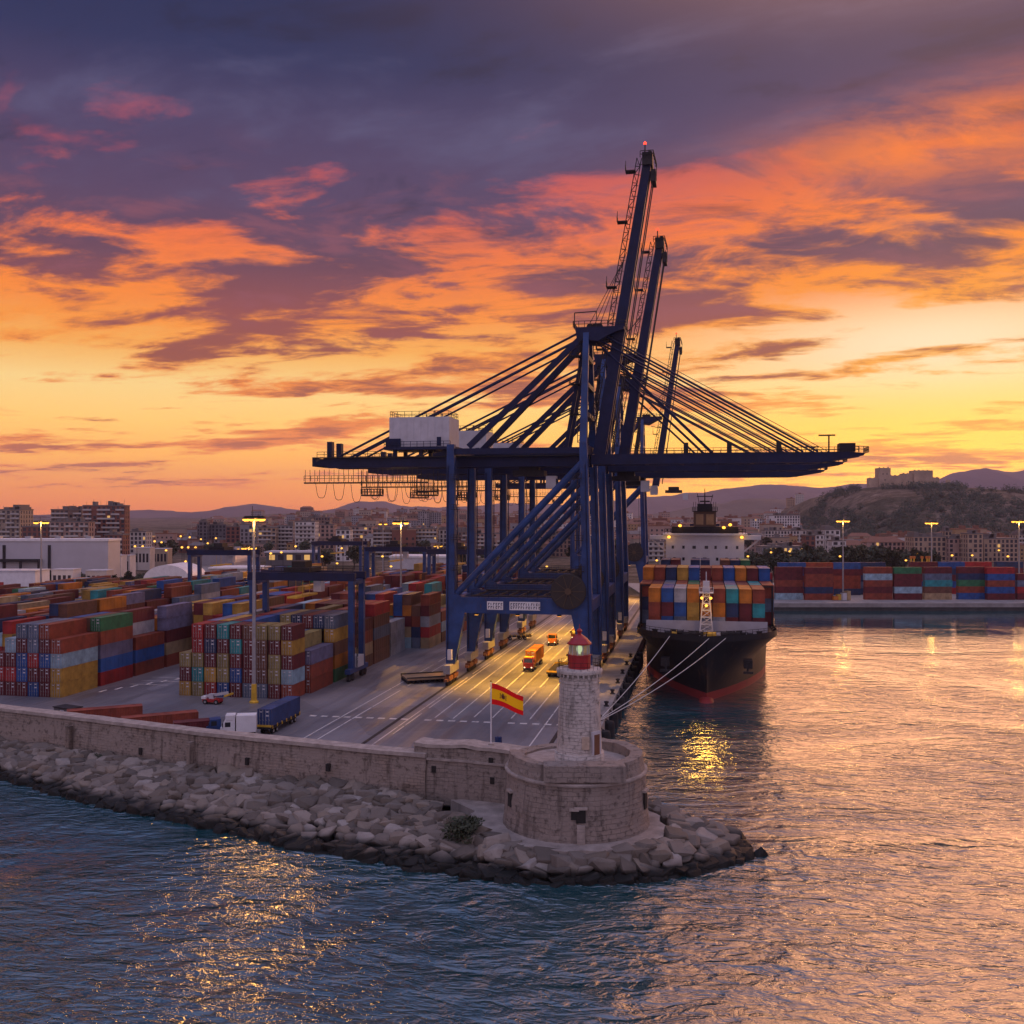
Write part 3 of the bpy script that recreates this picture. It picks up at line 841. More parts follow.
    MB().lathe([(1.46, 13.1), (1.46, 13.25), (0.95, 13.8), (0.45, 14.2), (0.24, 14.3), (0.22, 14.42)], 16, bottom=True).build('lantern_roof', red, rt)
    v = MB().lathe([(0.10, 14.4), (0.30, 14.52), (0.34, 14.7), (0.22, 14.9), (0.05, 14.98)], 12); v.tube((0, 0, 14.9), (0, 0, 15.5), 0.035, 6); v.build('roof_vent', red, rt)
    rl = MB(); N = 20
    ps = [(2.55 * cos(2 * pi * k / N), 2.55 * sin(2 * pi * k / N), 10.2) for k in range(N + 1)]
    rl.rail(ps, 0.95, 2.0, 0.02); rl.build('gallery_railing', M_STEEL, rt)
    MD = Matrix.Rotation(radians(-46), 4, 'Z')
    MB().box(2.1, 2.78, -0.72, 0.72, 0.26, 3.0).xf(MD).build('door_surround', M_OFFW, rt)
    MB().box(2.7, 2.83, -0.46, 0.46, 0.28, 2.65).xf(MD).build('door', mat('weathered_wood', (0.16, 0.07, 0.035), 0.7), rt)
    MB().box(0.1, 1.0, -2.72, -1.9, 1.0, 2.5).build('plaque', mat('sandstone_plaque', (0.50, 0.40, 0.30), 0.9, 0, 0.2, 2.0), rt)
def MB_box_rot(t, r, w, d, z0, z1):
    m = MB().box(-d, d, -w / 2 * 0.6, w / 2 * 0.6, z0, z1)
    m.xf(Matrix.Rotation(t, 4, 'Z') @ Matrix.Translation((r, 0, 0)))
    return m.v, m.f
build_breakwater()

# ------------------------------------------------------------------ apron round the fort and the boulder slope
WATER = [(-330, 262), (-200, 203), (-110, 165), (-78, 151.5), (-58, 137.5), (-39.9, 127.8), (-26, 119.6), (-13, 113.8), (-6, 110.5), (1, 108.6), (8, 108.0), (14, 108.8), (20, 111.0), (25.5, 114.6), (27.8, 118.6), (27.0, 122.6), (23.5, 127.0), (19, 131), (15.5, 134)]
FOOT = [(-330, 279.5), (-200, 217.5), (-110, 175), (-83.5, 162.7), (-62, 152.7), (-45.2, 144.7), (-30, 138.7), (-17.7, 133.7), (-11, 128.0), (-3, 117.0), (2, 112.6), (7.8, 111.2), (13.5, 112.4), (17.6, 116.2), (19.2, 121.0), (18.6, 125), (17.2, 127.6), (15.6, 129.6), (14.2, 131)]
M_RUB = mat('packed_rubble', (0.02, 0.019, 0.018), 0.95, 0, 0.5, 1.2, bump=0.9, bscale=1.6)
def resample(path, n):
    P = [Vector(p) for p in path]
    L = [0.0]
    for a, b in zip(P[:-1], P[1:]): L.append(L[-1] + (b - a).length)
    out = []
    for k in range(n):
        s = L[-1] * k / (n - 1)
        for i in range(len(P) - 1):
            if s <= L[i + 1] + 1e-6:
                out.append(P[i].lerp(P[i + 1], (s - L[i]) / max(1e-6, L[i + 1] - L[i]))); break
    return out
def band(k, u):            # k = place along the shore by vertex fraction, u = 0 water .. 1 foot of the wall
    n = len(WATER) - 1
    i = min(int(k), n - 1); f = k - i
    a = Vector(WATER[i]).lerp(Vector(WATER[i + 1]), f); b = Vector(FOOT[i]).lerp(Vector(FOOT[i + 1]), f)
    p = a.lerp(b, u); u = min(1.0, max(-0.2, u))
    rise = 2.3 if k < 7.5 else 2.3 - 0.35 * min(1, (k - 7.5) / 2)
    return Vector((p.x, p.y, -0.5 + (rise + 0.5) * (1 - (1 - u) ** 1.35)))
def build_slope():
    vs = []; n = (len(WATER) - 1) * 6 + 1; rows = 9
    for j in range(rows):
        u = -0.25 + 1.3 * j / (rows - 1)
        for i in range(n):
            k = i / 6
            p = band(k, max(u, 0)) if u >= 0 else band(k, 0) + (band(k, 0) - band(k, 0.2)) * 1.2 + Vector((0, 0, -1.5))
            if u > 1: p = band(k, 1) + (band(k, 1) - band(k, 0.9)) * 0.6
            vs.append((p.x, p.y, p.z - 0.95 + 0.25 * fbm(p.x * 0.5, p.y * 0.5, 0)))
    fs = [(j * n + i, j * n + i + 1, (j + 1) * n + i + 1, (j + 1) * n + i) for j in range(rows - 1) for i in range(n - 1)]
    MB().add(vs, fs).build('shore_ground', M_RUB, smooth=False, kind='structure')
    # smooth stone apron round the foot of the fort
    ap = []
    for k in range(40):
        t = radians(-196 + 235 * k / 39)
        r = 11.3 + 0.3 * sin(k * 1.7) + (1.6 if k < 8 else 0) - (0.9 if k > 30 else 0)
        ap.append((FORT.x + r * cos(t), FORT.y + r * sin(t)))
    ap += [(14, 131.5), (2, 131.5), (-8, 130.5)]
    MB().prism(ap, 0.8, 2.45).build('apron_pavement', mat('apron_stone', (0.30, 0.265, 0.235), 0.9, 0, 0.4, 0.5, bump=0.7, bscale=1.5), kind='structure')
build_slope()
M_ROCK = None
def rock_mat():
    m = bpy.data.materials.new('breakwater_rock'); m.use_nodes = True
    g = NT(m.node_tree)
    b = g.n('ShaderNodeBsdfPrincipled'); o = g.n('ShaderNodeOutputMaterial')
    g.t.links.new(b.outputs[0], o.inputs[0])
    rnd = g.n('ShaderNodeObjectInfo').outputs['Random']
    c = g.coord('Object'); p = g.pos()
    n1 = g.noise(c, 0.9, 6, 0.6); n2 = g.noise(c, 4.0, 6, 0.65)
    a = g.n('ShaderNodeAttribute'); a.attribute_name = 'Tone'
    tone = g.m('FRACT', g.m('ADD', rnd, a.outputs['Fac']))
    col = g.ramp(tone, [(0, (0.095, 0.085, 0.074)), (0.25, (0.145, 0.122, 0.096)), (0.55, (0.185, 0.165, 0.143)), (0.8, (0.24, 0.195, 0.148)), (1, (0.33, 0.305, 0.275))])
    col = g.mix(g.ss(n1, 0.35, 0.7, 0, 0.45), col, (0.15, 0.125, 0.105))
    col = g.mix(g.ss(n2, 0.58, 0.75, 0, 0.6), col, (0.07, 0.06, 0.05))
    wet = g.ss(g.m('ADD', g.sep(p)[2], g.m('MULTIPLY', n1, 0.5)), 1.8, 1.05)        # weed-covered band the tide reaches
    col = g.mix(wet, col, (0.013, 0.014, 0.012))
    g.put(b.inputs['Base Color'], col)
    g.put(b.inputs['Roughness'], g.ss(wet, 0, 1, 0.9, 0.6)); b.inputs['Specular IOR Level'].default_value = 0.2
    g.put(b.inputs['Normal'], g.bump(g.m('ADD', n2, g.m('MULTIPLY', n1, 0.8)), 0.6, 0.12))
    return m
M_ROCK = rock_mat()
def rock_mesh(seed, flat=0.74, cubic=0.55):
    random.seed(seed)
    bm = bmesh.new()
    for _ in range(22):
        v = Vector((random.gauss(0, 1), random.gauss(0, 1), random.gauss(0, 1))).normalized()
        v = Vector([math.copysign(abs(c) ** cubic, c) for c in v])
        v.x *= random.uniform(0.85, 1.25); v.z *= flat
        bm.verts.new(v * random.uniform(0.85, 1.0))
    r = bmesh.ops.convex_hull(bm, input=bm.verts)
    bmesh.ops.delete(bm, geom=[e for e in r['geom_interior'] if isinstance(e, bmesh.types.BMVert)], context='VERTS')
    bmesh.ops.dissolve_limit(bm, angle_limit=radians(14), verts=bm.verts, edges=bm.edges)
    bmesh.ops.bevel(bm, geom=list(bm.edges), offset=0.06, segments=2, profile=0.6, affect='EDGES', clamp_overlap=True)
    bmesh.ops.triangulate(bm, faces=bm.faces)
    for v in bm.verts:
        v.co += v.co.normalized() * 0.05 * fbm(v.co.x * 2, v.co.y * 2, v.co.z * 2 + seed)
    me = bpy.data.meshes.new('boulder'); bm.to_mesh(me); bm.free()
    me.polygons.foreach_set('use_smooth', [True] * len(me.polygons))
    me.materials.append(M_ROCK)
    me.set_sharp_from_angle(angle=radians(24)) if hasattr(me, 'set_sharp_from_angle') else None
    return me
def build_rocks():
    meshes = [rock_mesh(100 + k) for k in range(14)] + [rock_mesh(140 + k, 0.62, 0.34) for k in range(8)]
    random.seed(21)
    spots = []
    n = len(WATER) - 1
    k = 2.2
    while k < n:
        i = min(int(k), n - 1)
        seg = (Vector(WATER[i + 1]) - Vector(WATER[i])).length * 0.5 + (Vector(FOOT[i + 1]) - Vector(FOOT[i])).length * 0.5
        a, b = band(k, 0), band(k, 1)
        wdt = (b.xy - a.xy).length
        rows = max(2, int(wdt / 1.6))
        for j in range(rows):
            u = (j + 0.35 + random.uniform(-0.28, 0.28)) / rows
            kk = k + random.uniform(-0.6, 0.6) / seg
            if not 0 <= kk <= n: continue
            p = band(kk, u)
            spots.append((p, random.uniform(0.95, 1.6), u, kk))
        k += 1.6 / seg
    spots += [(band(k0, 0.02 + random.uniform(-0.08, 0.08)), random.uniform(0.8, 1.3), 0, k0) for k0 in np.arange(3.0, n - 0.2, 0.07)]
    inside = lambda p: (p.xy - FORT.xy).length < 11.2
    spots = [s for s in spots if not inside(s[0]) and 0 < 512 + s[0].x / s[0].y * 1000 + 30 < 1100]
    order = sorted(range(len(spots)), key=lambda i: spots[i][0].y / spots[i][1] + (25 if spots[i][2] < 0.12 else 0))
    single = set(order[:299])
    rest = MB(); tones = []
    for i, (p, s, u, kk) in enumerate(spots):
        block = kk > 7.6
        me = random.choice(meshes[14:]) if (block and random.random() < 0.75) else random.choice(meshes[:14])
        rot = (random.uniform(-0.35, 0.35), random.uniform(-0.35, 0.35), random.uniform(0, 2 * pi))
        sc = (s * random.uniform(0.9, 1.3), s * random.uniform(0.8, 1.05), s * random.uniform(0.75, 1.1))
        loc = Vector((p.x, p.y, p.z + 0.28 * s))
        if i in single:
            o = put(me, 'boulder', loc)
            o.rotation_euler = rot; o.scale = sc
            lab = 'squared pale stone block in the apron edge round the fort' if block else 'rough grey brown boulder in the slope below the long sea wall'
            tag(o, lab, 'boulder', 'stone blocks round the fort' if block else 'boulders below the sea wall')
        else:
            M = Matrix.LocRotScale(loc, __import__('mathutils').Euler(rot), Vector(sc))
            base = len(rest.v)
            rest.v += [tuple(M @ v.co) for v in me.vertices]
            rest.f += [tuple(base + q for q in f.vertices) for f in me.polygons]
            rest.mi += [0] * len(me.polygons)
            tones += [random.random()] * len(me.vertices)
    o = rest.build('boulder_rubble', M_ROCK, smooth=True, kind='stuff', label='remaining smaller boulders of the breakwater slope at the waterline', cat='rubble')
    at = o.data.attributes.new('Tone', 'FLOAT', 'POINT'); at.data.foreach_set('value', tones)
    lone = put(meshes[3], 'boulder', (28.9, 116.6, -0.1)); lone.scale = (1.0, 0.8, 1.35); lone.rotation_euler = (0.5, 0.5, 1)
    tag(lone, 'lone dark rock standing in the water off the tip of the breakwater', 'boulder')
build_rocks()

# ------------------------------------------------------------------ flag, bushes
def build_flag():
    base = Vector(((491 - 512) * 0.1315, 131.5, 9.3))
    rt = empty('flagpole', base, 0, 'white flagpole on the tall wall left of the lighthouse', 'flagpole')
    MB().tube((0, 0, 0), (0, 0, 8.4), 0.11, 10, 0.07).build('pole', M_WHITE, rt)
    MB().lathe([(0.07, 8.35), (0.15, 8.45), (0.05, 8.62)], 10).build('finial', M_YEL, rt)
    MB().lathe([(0.35, -0.1), (0.35, 0.25), (0.13, 0.3)], 12).build('base', M_COPE, rt)
    fl = empty('flag', base + Vector((0.1, -0.05, 0)), 0, 'red and yellow Spanish flag with its coat of arms flying from the pole', 'flag')
    nx, nz = 34, 24
    W, Hf = 4.2, 2.75
    def pt(u, v, off=0.0):       # u along, v up
        x = u * W * 0.985
        w = 0.30 * sin(u * 5.2 + v * 0.7) * (0.25 + u)
        drop = -1.15 * u - 0.25 * u * u + 0.07 * sin(u * 6.0)
        return (x, w - off, 5.45 + v * Hf * (1 - 0.12 * u) + drop)
    def cloth(name, c):
        m = bpy.data.materials.new(name); m.use_nodes = True
        g = NT(m.node_tree); d = g.n('ShaderNodeBsdfDiffuse'); t = g.n('ShaderNodeBsdfTranslucent'); mx = g.n('ShaderNodeMixShader'); o = g.n('ShaderNodeOutputMaterial')
        g.put(d.inputs[0], c); g.put(t.inputs[0], c); mx.inputs[0].default_value = 0.5
        g.t.links.new(d.outputs[0], mx.inputs[1]); g.t.links.new(t.outputs[0], mx.inputs[2]); g.t.links.new(mx.outputs[0], o.inputs[0])
        return m
    red = cloth('flag_red', (0.72, 0.02, 0.025)); yel = cloth('flag_yellow', (0.95, 0.62, 0.02))
    def stripe(v0, v1, m, nm):
        vs = []; rows = 7
        for side, off in ((0, 0.0),):
            for j in range(rows):
                for i in range(nx):
                    vs.append(pt(i / (nx - 1), v0 + (v1 - v0) * j / (rows - 1), off))
        fs = []; N = rows * nx
        for j in range(rows - 1):
            for i in range(nx - 1):
                a = j * nx + i
                fs.append((a, a + 1, a + nx + 1, a + nx))
        MB().add(vs, fs).build(nm, m, fl, smooth=True)
    stripe(0, 0.25, red, 'lower_stripe'); stripe(0.25, 0.75, yel, 'middle_stripe'); stripe(0.75, 1, red, 'upper_stripe')
    # coat of arms: crowned shield between two pillars
    arms = MB()
    def patch(u0, u1, v0, v1, off=0.03):
        a = [pt(u0, v0, off), pt(u1, v0, off), pt(u1, v1, off), pt(u0, v1, off)]
        b = [pt(u0, v0, -off), pt(u1, v0, -off), pt(u1, v1, -off), pt(u0, v1, -off)]
        arms.add(a + b, [(0, 1, 2, 3), (7, 6, 5, 4), (0, 4, 5, 1), (1, 5, 6, 2), (2, 6, 7, 3), (3, 7, 4, 0)])
    ar = mat('arms_crimson', (0.16, 0.015, 0.015), 0.8); ad = mat('arms_dark_gold', (0.10, 0.055, 0.02), 0.8); 
    patch(0.305, 0.36, 0.42, 0.50); patch(0.362, 0.415, 0.50, 0.575); patch(0.33, 0.39, 0.39, 0.418)
    arms.build('shield', ar, fl); arms = MB()
    patch(0.362, 0.415, 0.42, 0.498); patch(0.305, 0.36, 0.502, 0.575); patch(0.32, 0.40, 0.59, 0.61); patch(0.33, 0.345, 0.61, 0.645); patch(0.353, 0.367, 0.61, 0.66); patch(0.375, 0.39, 0.61, 0.645)
    for u in (0.262, 0.44):
        patch(u, u + 0.018, 0.40, 0.60); patch(u - 0.01, u + 0.028, 0.60, 0.62); patch(u - 0.01, u + 0.028, 0.38, 0.40)
    arms.build('crown_and_pillars', ad, fl)
build_flag()

M_LEAF = None
def leaf_mat(name, c1, c2):
    m = bpy.data.materials.new(name); m.use_nodes = True
    g = NT(m.node_tree)
    b = g.n('ShaderNodeBsdfPrincipled'); o = g.n('ShaderNodeOutputMaterial')
    g.t.links.new(b.outputs[0], o.inputs[0])
    r = g.n('ShaderNodeNewGeometry').outputs['Random Per Island']; rr = g.n('ShaderNodeObjectInfo').outputs['Random']
    g.put(b.inputs['Base Color'], g.mix(g.m('FRACT', g.m('ADD', r, rr)), c1, c2))
    b.inputs['Roughness'].default_value = 0.7
    return m
M_LEAF = leaf_mat('dark_foliage', (0.022, 0.032, 0.014), (0.055, 0.065, 0.03))
M_LEAF2 = leaf_mat('olive_foliage', (0.035, 0.042, 0.018), (0.075, 0.075, 0.038))
M_BARK = mat('bark', (0.06, 0.045, 0.032), 0.95, 0, 0.4, 2.0)
def crown_mesh(seed, n, rx, rz, z0, leaf, name, m, lobes=7):
    random.seed(seed)
    lb = [(Vector((random.uniform(-0.55, 0.55) * rx, random.uniform(-0.55, 0.55) * rx, z0 + rz + random.uniform(-0.55, 0.55) * rz)), random.uniform(0.42, 0.62)) for _ in range(lobes)]
    mb = MB()
    for _ in range(n):
        c, s = random.choice(lb)
        d = Vector((random.gauss(0, 1), random.gauss(0, 1), random.gauss(0, 1))).normalized() * (random.random() ** 0.45)
        p = c + Vector((d.x * rx * s, d.y * rx * s, d.z * rz * s))
        a = Vector((random.gauss(0, 1), random.gauss(0, 1), random.gauss(0, 0.7))).normalized(); b = a.orthogonal().normalized()
        l = leaf * random.uniform(0.6, 1.3)
        mb.add([p - a * l - b * l * 0.25, p + b * l * 0.5, p + a * l, p - b * l * 0.5], [(0, 1, 2, 3)])
    return mb.mesh(name, m)
def build_bushes():
    p = Vector((-5.6, 117.0, 1.9))
    rt = empty('round_bush', p, 0, 'dense dark green bush on the stone apron below the bastion wall', 'bush')
    put(crown_mesh(5, 1500, 2.5, 1.35, -0.2, 0.24, 'foliage', M_LEAF, 9), 'foliage', (0, 0, 0), parent=rt)
    b = MB()
    for k in range(7):
        b.tube((0, 0, -0.2), (cos(k) * 1.2, sin(k) * 1.1, 1.3), 0.06, 5, 0.02)
    b.build('stems', M_BARK, rt)
    p = Vector((-62.6, 151.0, 2.2))
    rt = empty('small_shrub', p, 0, 'small green shrub growing at the foot of the long sea wall', 'bush')
    put(crown_mesh(6, 420, 1.0, 0.75, 0, 0.16, 'foliage', M_LEAF, 5), 'foliage', (0, 0, 0), parent=rt)
    b = MB(); b.tube((0, 0, -0.3), (0.1, 0, 0.6), 0.06, 5, 0.03); b.build('stems', M_BARK, rt)
build_bushes()
# ------------------------------------------------------------------ ship-to-shore gantry cranes
def stroke_mesh(w, x, z, h, y, seed):        # the boards' two lines of small marks, too small in the photo to be read
    rng = random.Random(seed); mb = MB(); k = 0.13
    for row in (0, 1):
        q = x
        while q < x + w - 0.45:
            zz = z + row * h * 0.52; n = rng.choice((1, 2, 2, 3))
            mb.box(q, q + k, y - 0.03, y, zz, zz + h * 0.40)
            if n > 1: mb.box(q + k, q + 0.36, y - 0.03, y, zz + (0.30 if rng.random() < 0.5 else 0.0) * h, zz + (0.40 if rng.random() < 0.5 else 0.12) * h + 0.02) if False else mb.box(q + k, q + 0.36, y - 0.03, y, zz + h * 0.28, zz + h * 0.40)
            if n > 2: mb.box(q + k, q + 0.32, y - 0.03, y, zz, zz + h * 0.11)
            q += 0.55
    return mb
M_DRUM = mat('cable_drum', (0.028, 0.022, 0.018), 0.7, 0, 0.4, 2.0)
M_CBL = mat('cable_black', (0.02, 0.02, 0.024), 0.6)
LS, GY, YF = -29.6, 3.0, 9.7
def build_crane(label, t, boom=None, mast=None, twin_floor=True, detail=True):
    rt = empty('gantry_crane', Q(-23.7, t, 3.0), -QA, label, 'gantry crane', 'ship to shore gantry cranes')
    B, D = M_BLUE, M_BLUED
    for x in (0, LS):
        for y in (-YF, YF):
            # bogies: equaliser box, wheel trucks, buffers
            bm_ = MB(); bm_.box(x - 0.75, x + 0.75, y - 3.9, y + 3.9, 2.5, 4.3)
            bg = bm_.build('bogie', mat('bogie_grey', (0.25, 0.24, 0.25), 0.6, 0, 0.3, 0.6, rust=0.4), rt)
            tr = MB()
            for k in (-1, 1):
                tr.box(x - 0.6, x + 0.6, y + k * 2.2 - 1.7, y + k * 2.2 + 1.7, 1.0, 1.9)
                tr.box(x - 0.45, x + 0.45, y + k * 2.2 - 0.5, y + k * 2.2 + 0.5, 1.9, 2.5)
            tr.box(x - 0.4, x + 0.4, y - 4.9, y - 3.9, 1.0, 1.5)
            tr.build('wheel_truck', mat('truck_rust', (0.20, 0.075, 0.03), 0.7, 0, 0.35, 0.8, rust=0.4), bg)
            for k in range(6):
                MB().wheel((x, y - 3.5 + k * 1.4, 0.55), 0.55, 0.5).build('wheel', M_STEEL, bg)
            # legs: wide at the portal knee, narrow at the bogie
            s = 1 if x == 0 else -1
            lean = 0.9 if x == 0 else 0.0
            lg = MB()
            lg.prism_y([(x - 0.95, 4.3), (x + 0.95, 4.3), (x + 0.95, 18.6) if s > 0 else (x + 3.2, 15.4), (x + 0.95, 19.4) if s > 0 else (x + 2.4, 18.9), (x - 0.95 - (1.6 if s > 0 else 0), 18.9) if s > 0 else (x + 1.2, 19.4), (x - 0.95 - (2.4 if s > 0 else 0), 15.4) if s > 0 else (x - 0.95, 19.4)], y - 0.9, y + 0.9)
            lg.beam((x, y, 19.3), (x - lean, y, 51.6), 1.9, 1.9, 1.6, 1.6)
            L = lg.build('leg', B, rt)
            tr_ = MB(); tr_.beam((x + s * 0.55 - 0.02, y - 1.02, 5), (x + s * 0.5 - lean, y - 1.02, 47), 0.22, 0.16); tr_.build('cable_tray', D, L)
            if y < 0 and detail:
                for zz in (24.5, 31.0, 37.5, 44.0):
                    xx = x - lean * (zz - 19) / 32 - s * 1.3; q_ = MB(); q_.box(xx - 0.9, xx + 0.9, y - 1.9, y - 0.95, zz, zz + 0.12); q_.rail([(xx - 0.9, y - 1.9, zz), (xx + 0.9, y - 1.9, zz)], 1.1, 0.6, 0.04); q_.build('landing', M_STEEL, L)
            if y < 0:
                MB().box(x - 0.5, x + 0.5, y - 1.5, y - 0.92, 5.2, 7.4).build('switch_cabinet', M_OFFW, L)
            ld = MB(); ld.lattice((x - s * 1.35, y, 5), (x - s * 1.35 - (lean if s > 0 else 0), y, 48), 0.7, 0.05, 1.6, (0, 1, 0)); ld.build('ladder', D, L)
    for y in (-YF, YF):
        p = MB().box(LS + 1.0, -1.0, y - 0.8, y + 0.8, 15.3, 18.7).build('portal_beam', B, rt)
        rl = MB().rail([(LS + 2, y - 0.7, 18.7), (-2, y - 0.7, 18.7)], 1.2, 2.0, 0.04); rl.build('handrail', D, p)
        MB().tube((LS + 1.3, y, 19.4), (-0.9, y, 47.6), 0.78, 12).build('diagonal_brace', B, rt)
        MB().box(LS, -0.9, y - 0.5, y + 0.5, 49.4, 50.7).build('upper_tie', D, rt)
    for x in (0, LS):
        MB().box(x - 0.8, x + 0.8, -YF + 0.9, YF - 0.9, 15.6, 18.2).build('sill_beam', B, rt)
        xx = -0.9 if x == 0 else x
        MB().box(xx - 0.9, xx + 0.9, -YF + 0.75, YF - 0.75, 49.3, 51.2).build('cross_beam', D, rt)
    # machinery deck between the portal frames
    pf = MB()
    pf.box(LS + 4, -5, -YF + 1, -YF + 2.2, 18.75, 18.95); pf.box(LS + 4, -5, YF - 2.2, YF - 1, 18.75, 18.95)
    for k in range(9):
        pf.box(LS + 4 + k * 2.5, LS + 4.4 + k * 2.5, -YF + 0.9, YF - 0.9, 18.3, 18.74)
    pf.rail([(LS + 4, -YF + 2.2, 18.95), (-5, -YF + 2.2, 18.95)], 1.2, 2, 0.04)
    pf.build('walkway', M_STEEL, rt)
    # cable reels on the water side
    for (x, y) in ((-3.9, -YF - 1.3), (-2.9, -YF + 2.4)):
        r = MB()
        for o in (-0.35, 0.35):
            r.lathe([(3.55, -0.06), (3.75, 0.0), (3.55, 0.06)], 40, bottom=True)
            for i in range(len(r.v) - 120, len(r.v)):
                a = r.v[i]; r.v[i] = (x + a[0], y + o + a[2], 20.3 + a[1])
        r.wheel((x, y, 20.3), 2.9, 0.6, 'y', 32)
        re_ = r.build('cable_reel', M_DRUM, rt)
        hub = MB().wheel((x, y - 0.55, 20.3), 0.7, 0.35, 'y', 16)
        for k in range(10):
            a = 2 * pi * k / 10
            hub.beam((x, y - 0.47, 20.3), (x + 3.3 * cos(a), y - 0.47, 20.3 + 3.3 * sin(a)), 0.13)
        hub.build('hub', mat('drum_hub', (0.09, 0.055, 0.03), 0.7, 0, 0.3, 1.0), re_)
    # name boards on the front portal
    if detail:
        for x0, w, sd in ((-21.5, 3.5, 5), (-16.6, 6.6, 9)):
            sb = MB().box(x0, x0 + w, -YF - 0.86, -YF - 0.82, 16.1, 17.9).build('sign_board', M_WHITE, rt)
            stroke_mesh(w, x0 + 0.25, 16.35, 1.35, -YF - 0.87, sd).build('sign_lettering', M_BLUED, sb)
    # main girder, twin boxes, trolley rails below
    gl = -63.5
    for y in (-GY, GY):
        g_ = MB().prism_y([(gl, 47.9), (gl + 4, 47.0), (-0.3, 47.0), (-0.3, 49.5), (gl + 3.5, 49.5), (gl + 1.2, 48.8)], y - 0.75, y + 0.75)
        o = g_.build('girder', D, rt)
        rl = MB().rail([(gl + 1, y + math.copysign(1.2, y), 49.5), (-47, y + math.copysign(1.2, y), 49.5)], 1.15, 1.7, 0.05); rl.box(gl, -1, y + math.copysign(0.75, y) - 0.02, y + math.copysign(1.55, y), 49.2, 49.45) if y > 0 else rl.box(gl, -1, y - 1.55, y - 0.73, 49.2, 49.45); rl.build('walkway', M_STEEL, o)
    tie = MB()
    for k in range(8):
        x = gl + 1.5 + k * 8.4
        tie.box(x, x + 0.9, -GY + 0.75, GY - 0.75, 47.2, 48.6)
    tie.build('girder_ties', D, rt)
    e = MB().box(gl - 0.4, gl + 0.6, -3.6, 3.6, 47.4, 49.3); e.box(gl + 3.2, gl + 4.4, -3.7, -2.2, 49.5, 53.0); e.box(gl + 3.2, gl + 4.4, 2.2, 3.7, 49.5, 53.0); e.build('girder_end', D, rt)
    # festoon runway with cable loops, and service baskets
    f = MB(); f.box(gl - 1.8, -36, -GY - 2.1, -GY - 1.9, 43.4, 43.75)
    for k in range(24):
        x = gl - 1.5 + k * 1.15
        f.beam((x, -GY - 2, 43.6), (x, -GY - 2, 46.6), 0.09)
    f.rail([(gl - 1.8, -GY - 2.0, 44), (-36, -GY - 2.0, 44)], 1.2, 1.6, 0.05)
    fo = f.build('festoon_runway', M_STEEL, rt)
    for k in range(9):
        c = MB(); x = gl + 1 + k * 4.2
        l = 3.2 + 1.2 * ((k * 37) % 5) / 5
        c.path([(x + 3.4 * q / 8 * 0.8, -GY - 2, 43.4 - l * (1 - (2 * q / 8 - 1) ** 4)) for q in range(9)], 0.06, 4)
        c.build('cable_loop', M_CBL, fo)
    for x in (gl + 13.5, gl + 26.5):
        b = MB(); b.box(x - 2, x + 2, -4.2, -0.2, 40.6, 40.9); b.rail([(x - 2, -4.2, 40.9), (x + 2, -4.2, 40.9), (x + 2, -0.2, 40.9), (x - 2, -0.2, 40.9), (x - 2, -4.2, 40.9)], 1.3, 0.8, 0.06)
        for dx in (-1.9, 1.9):
            for y in (-4.0, -0.4): b.beam((x + dx, y, 41), (x + dx, y, 46.4), 0.16)
        b.build('service_basket', M_STEEL, rt)
    # trolley with cab and spreader
    tx = -10.0 if detail else 12.0
    if boom: tx = 4.5 if not detail else -14.0
    tr = MB(); tr.box(tx - 3.5, tx + 3.5, -2.2, 2.2, 45.0, 46.2); tr.box(tx - 2.2, tx + 2.2, -1.5, 1.5, 46.2, 47.6)
    tro = tr.build('trolley', M_STEEL, rt)
    cab = MB(); cab.box(tx + 3.8, tx + 6.0, -1.3, 1.3, 42.2, 45.0); cab.build('operator_cab', M_OFFW, tro)
    MB().box(tx + 6.0, tx + 6.06, -1.1, 1.1, 42.5, 44.4).build('cab_window', M_GLASS, tro)
    # machinery house
    h = MB(); h.box(-45.2, -31.4, -4.6, 4.6, 51.6, 58.2)
    mh = h.build('machinery_house', M_OFFW, rt)
    bt = MB()
    for k in range(9): bt.box(-44.4 + k * 1.62, -44.32 + k * 1.62, -4.65, -4.6, 51.7, 58.1)
    bt.build('panel_battens', M_OFFW, mh)
    hb = MB(); hb.box(-46.2, -30.8, -5.6, 5.6, 50.9, 51.5); hb.box(-45.9, -42.5, -5.2, -4.6, 51.5, 53.4); hb.rail([(-46.1, -5.5, 51.5), (-30.9, -5.5, 51.5)], 1.2, 1.4, 0.05)
    for x in (-44, -38, -32.5):
        for y in (-4, 4): hb.box(x - 0.4, x + 0.4, y - 0.4, y + 0.4, 49.5, 50.9)
    hb.build('house_platform', D, mh)
    rr = MB().rail([(-45, -4.5, 58.2), (-31.6, -4.5, 58.2), (-31.6, 4.5, 58.2), (-45, 4.5, 58.2), (-45, -4.5, 58.2)], 1.3, 1.5, 0.045); rr.build('roof_railing', M_STEEL, mh)
    w = MB()
    w.box(-34.2, -33.2, -4.66, -4.6, 51.7, 53.7)
    w.build('door', D, mh)
    # pylon over the water-side legs
    az = 76.2
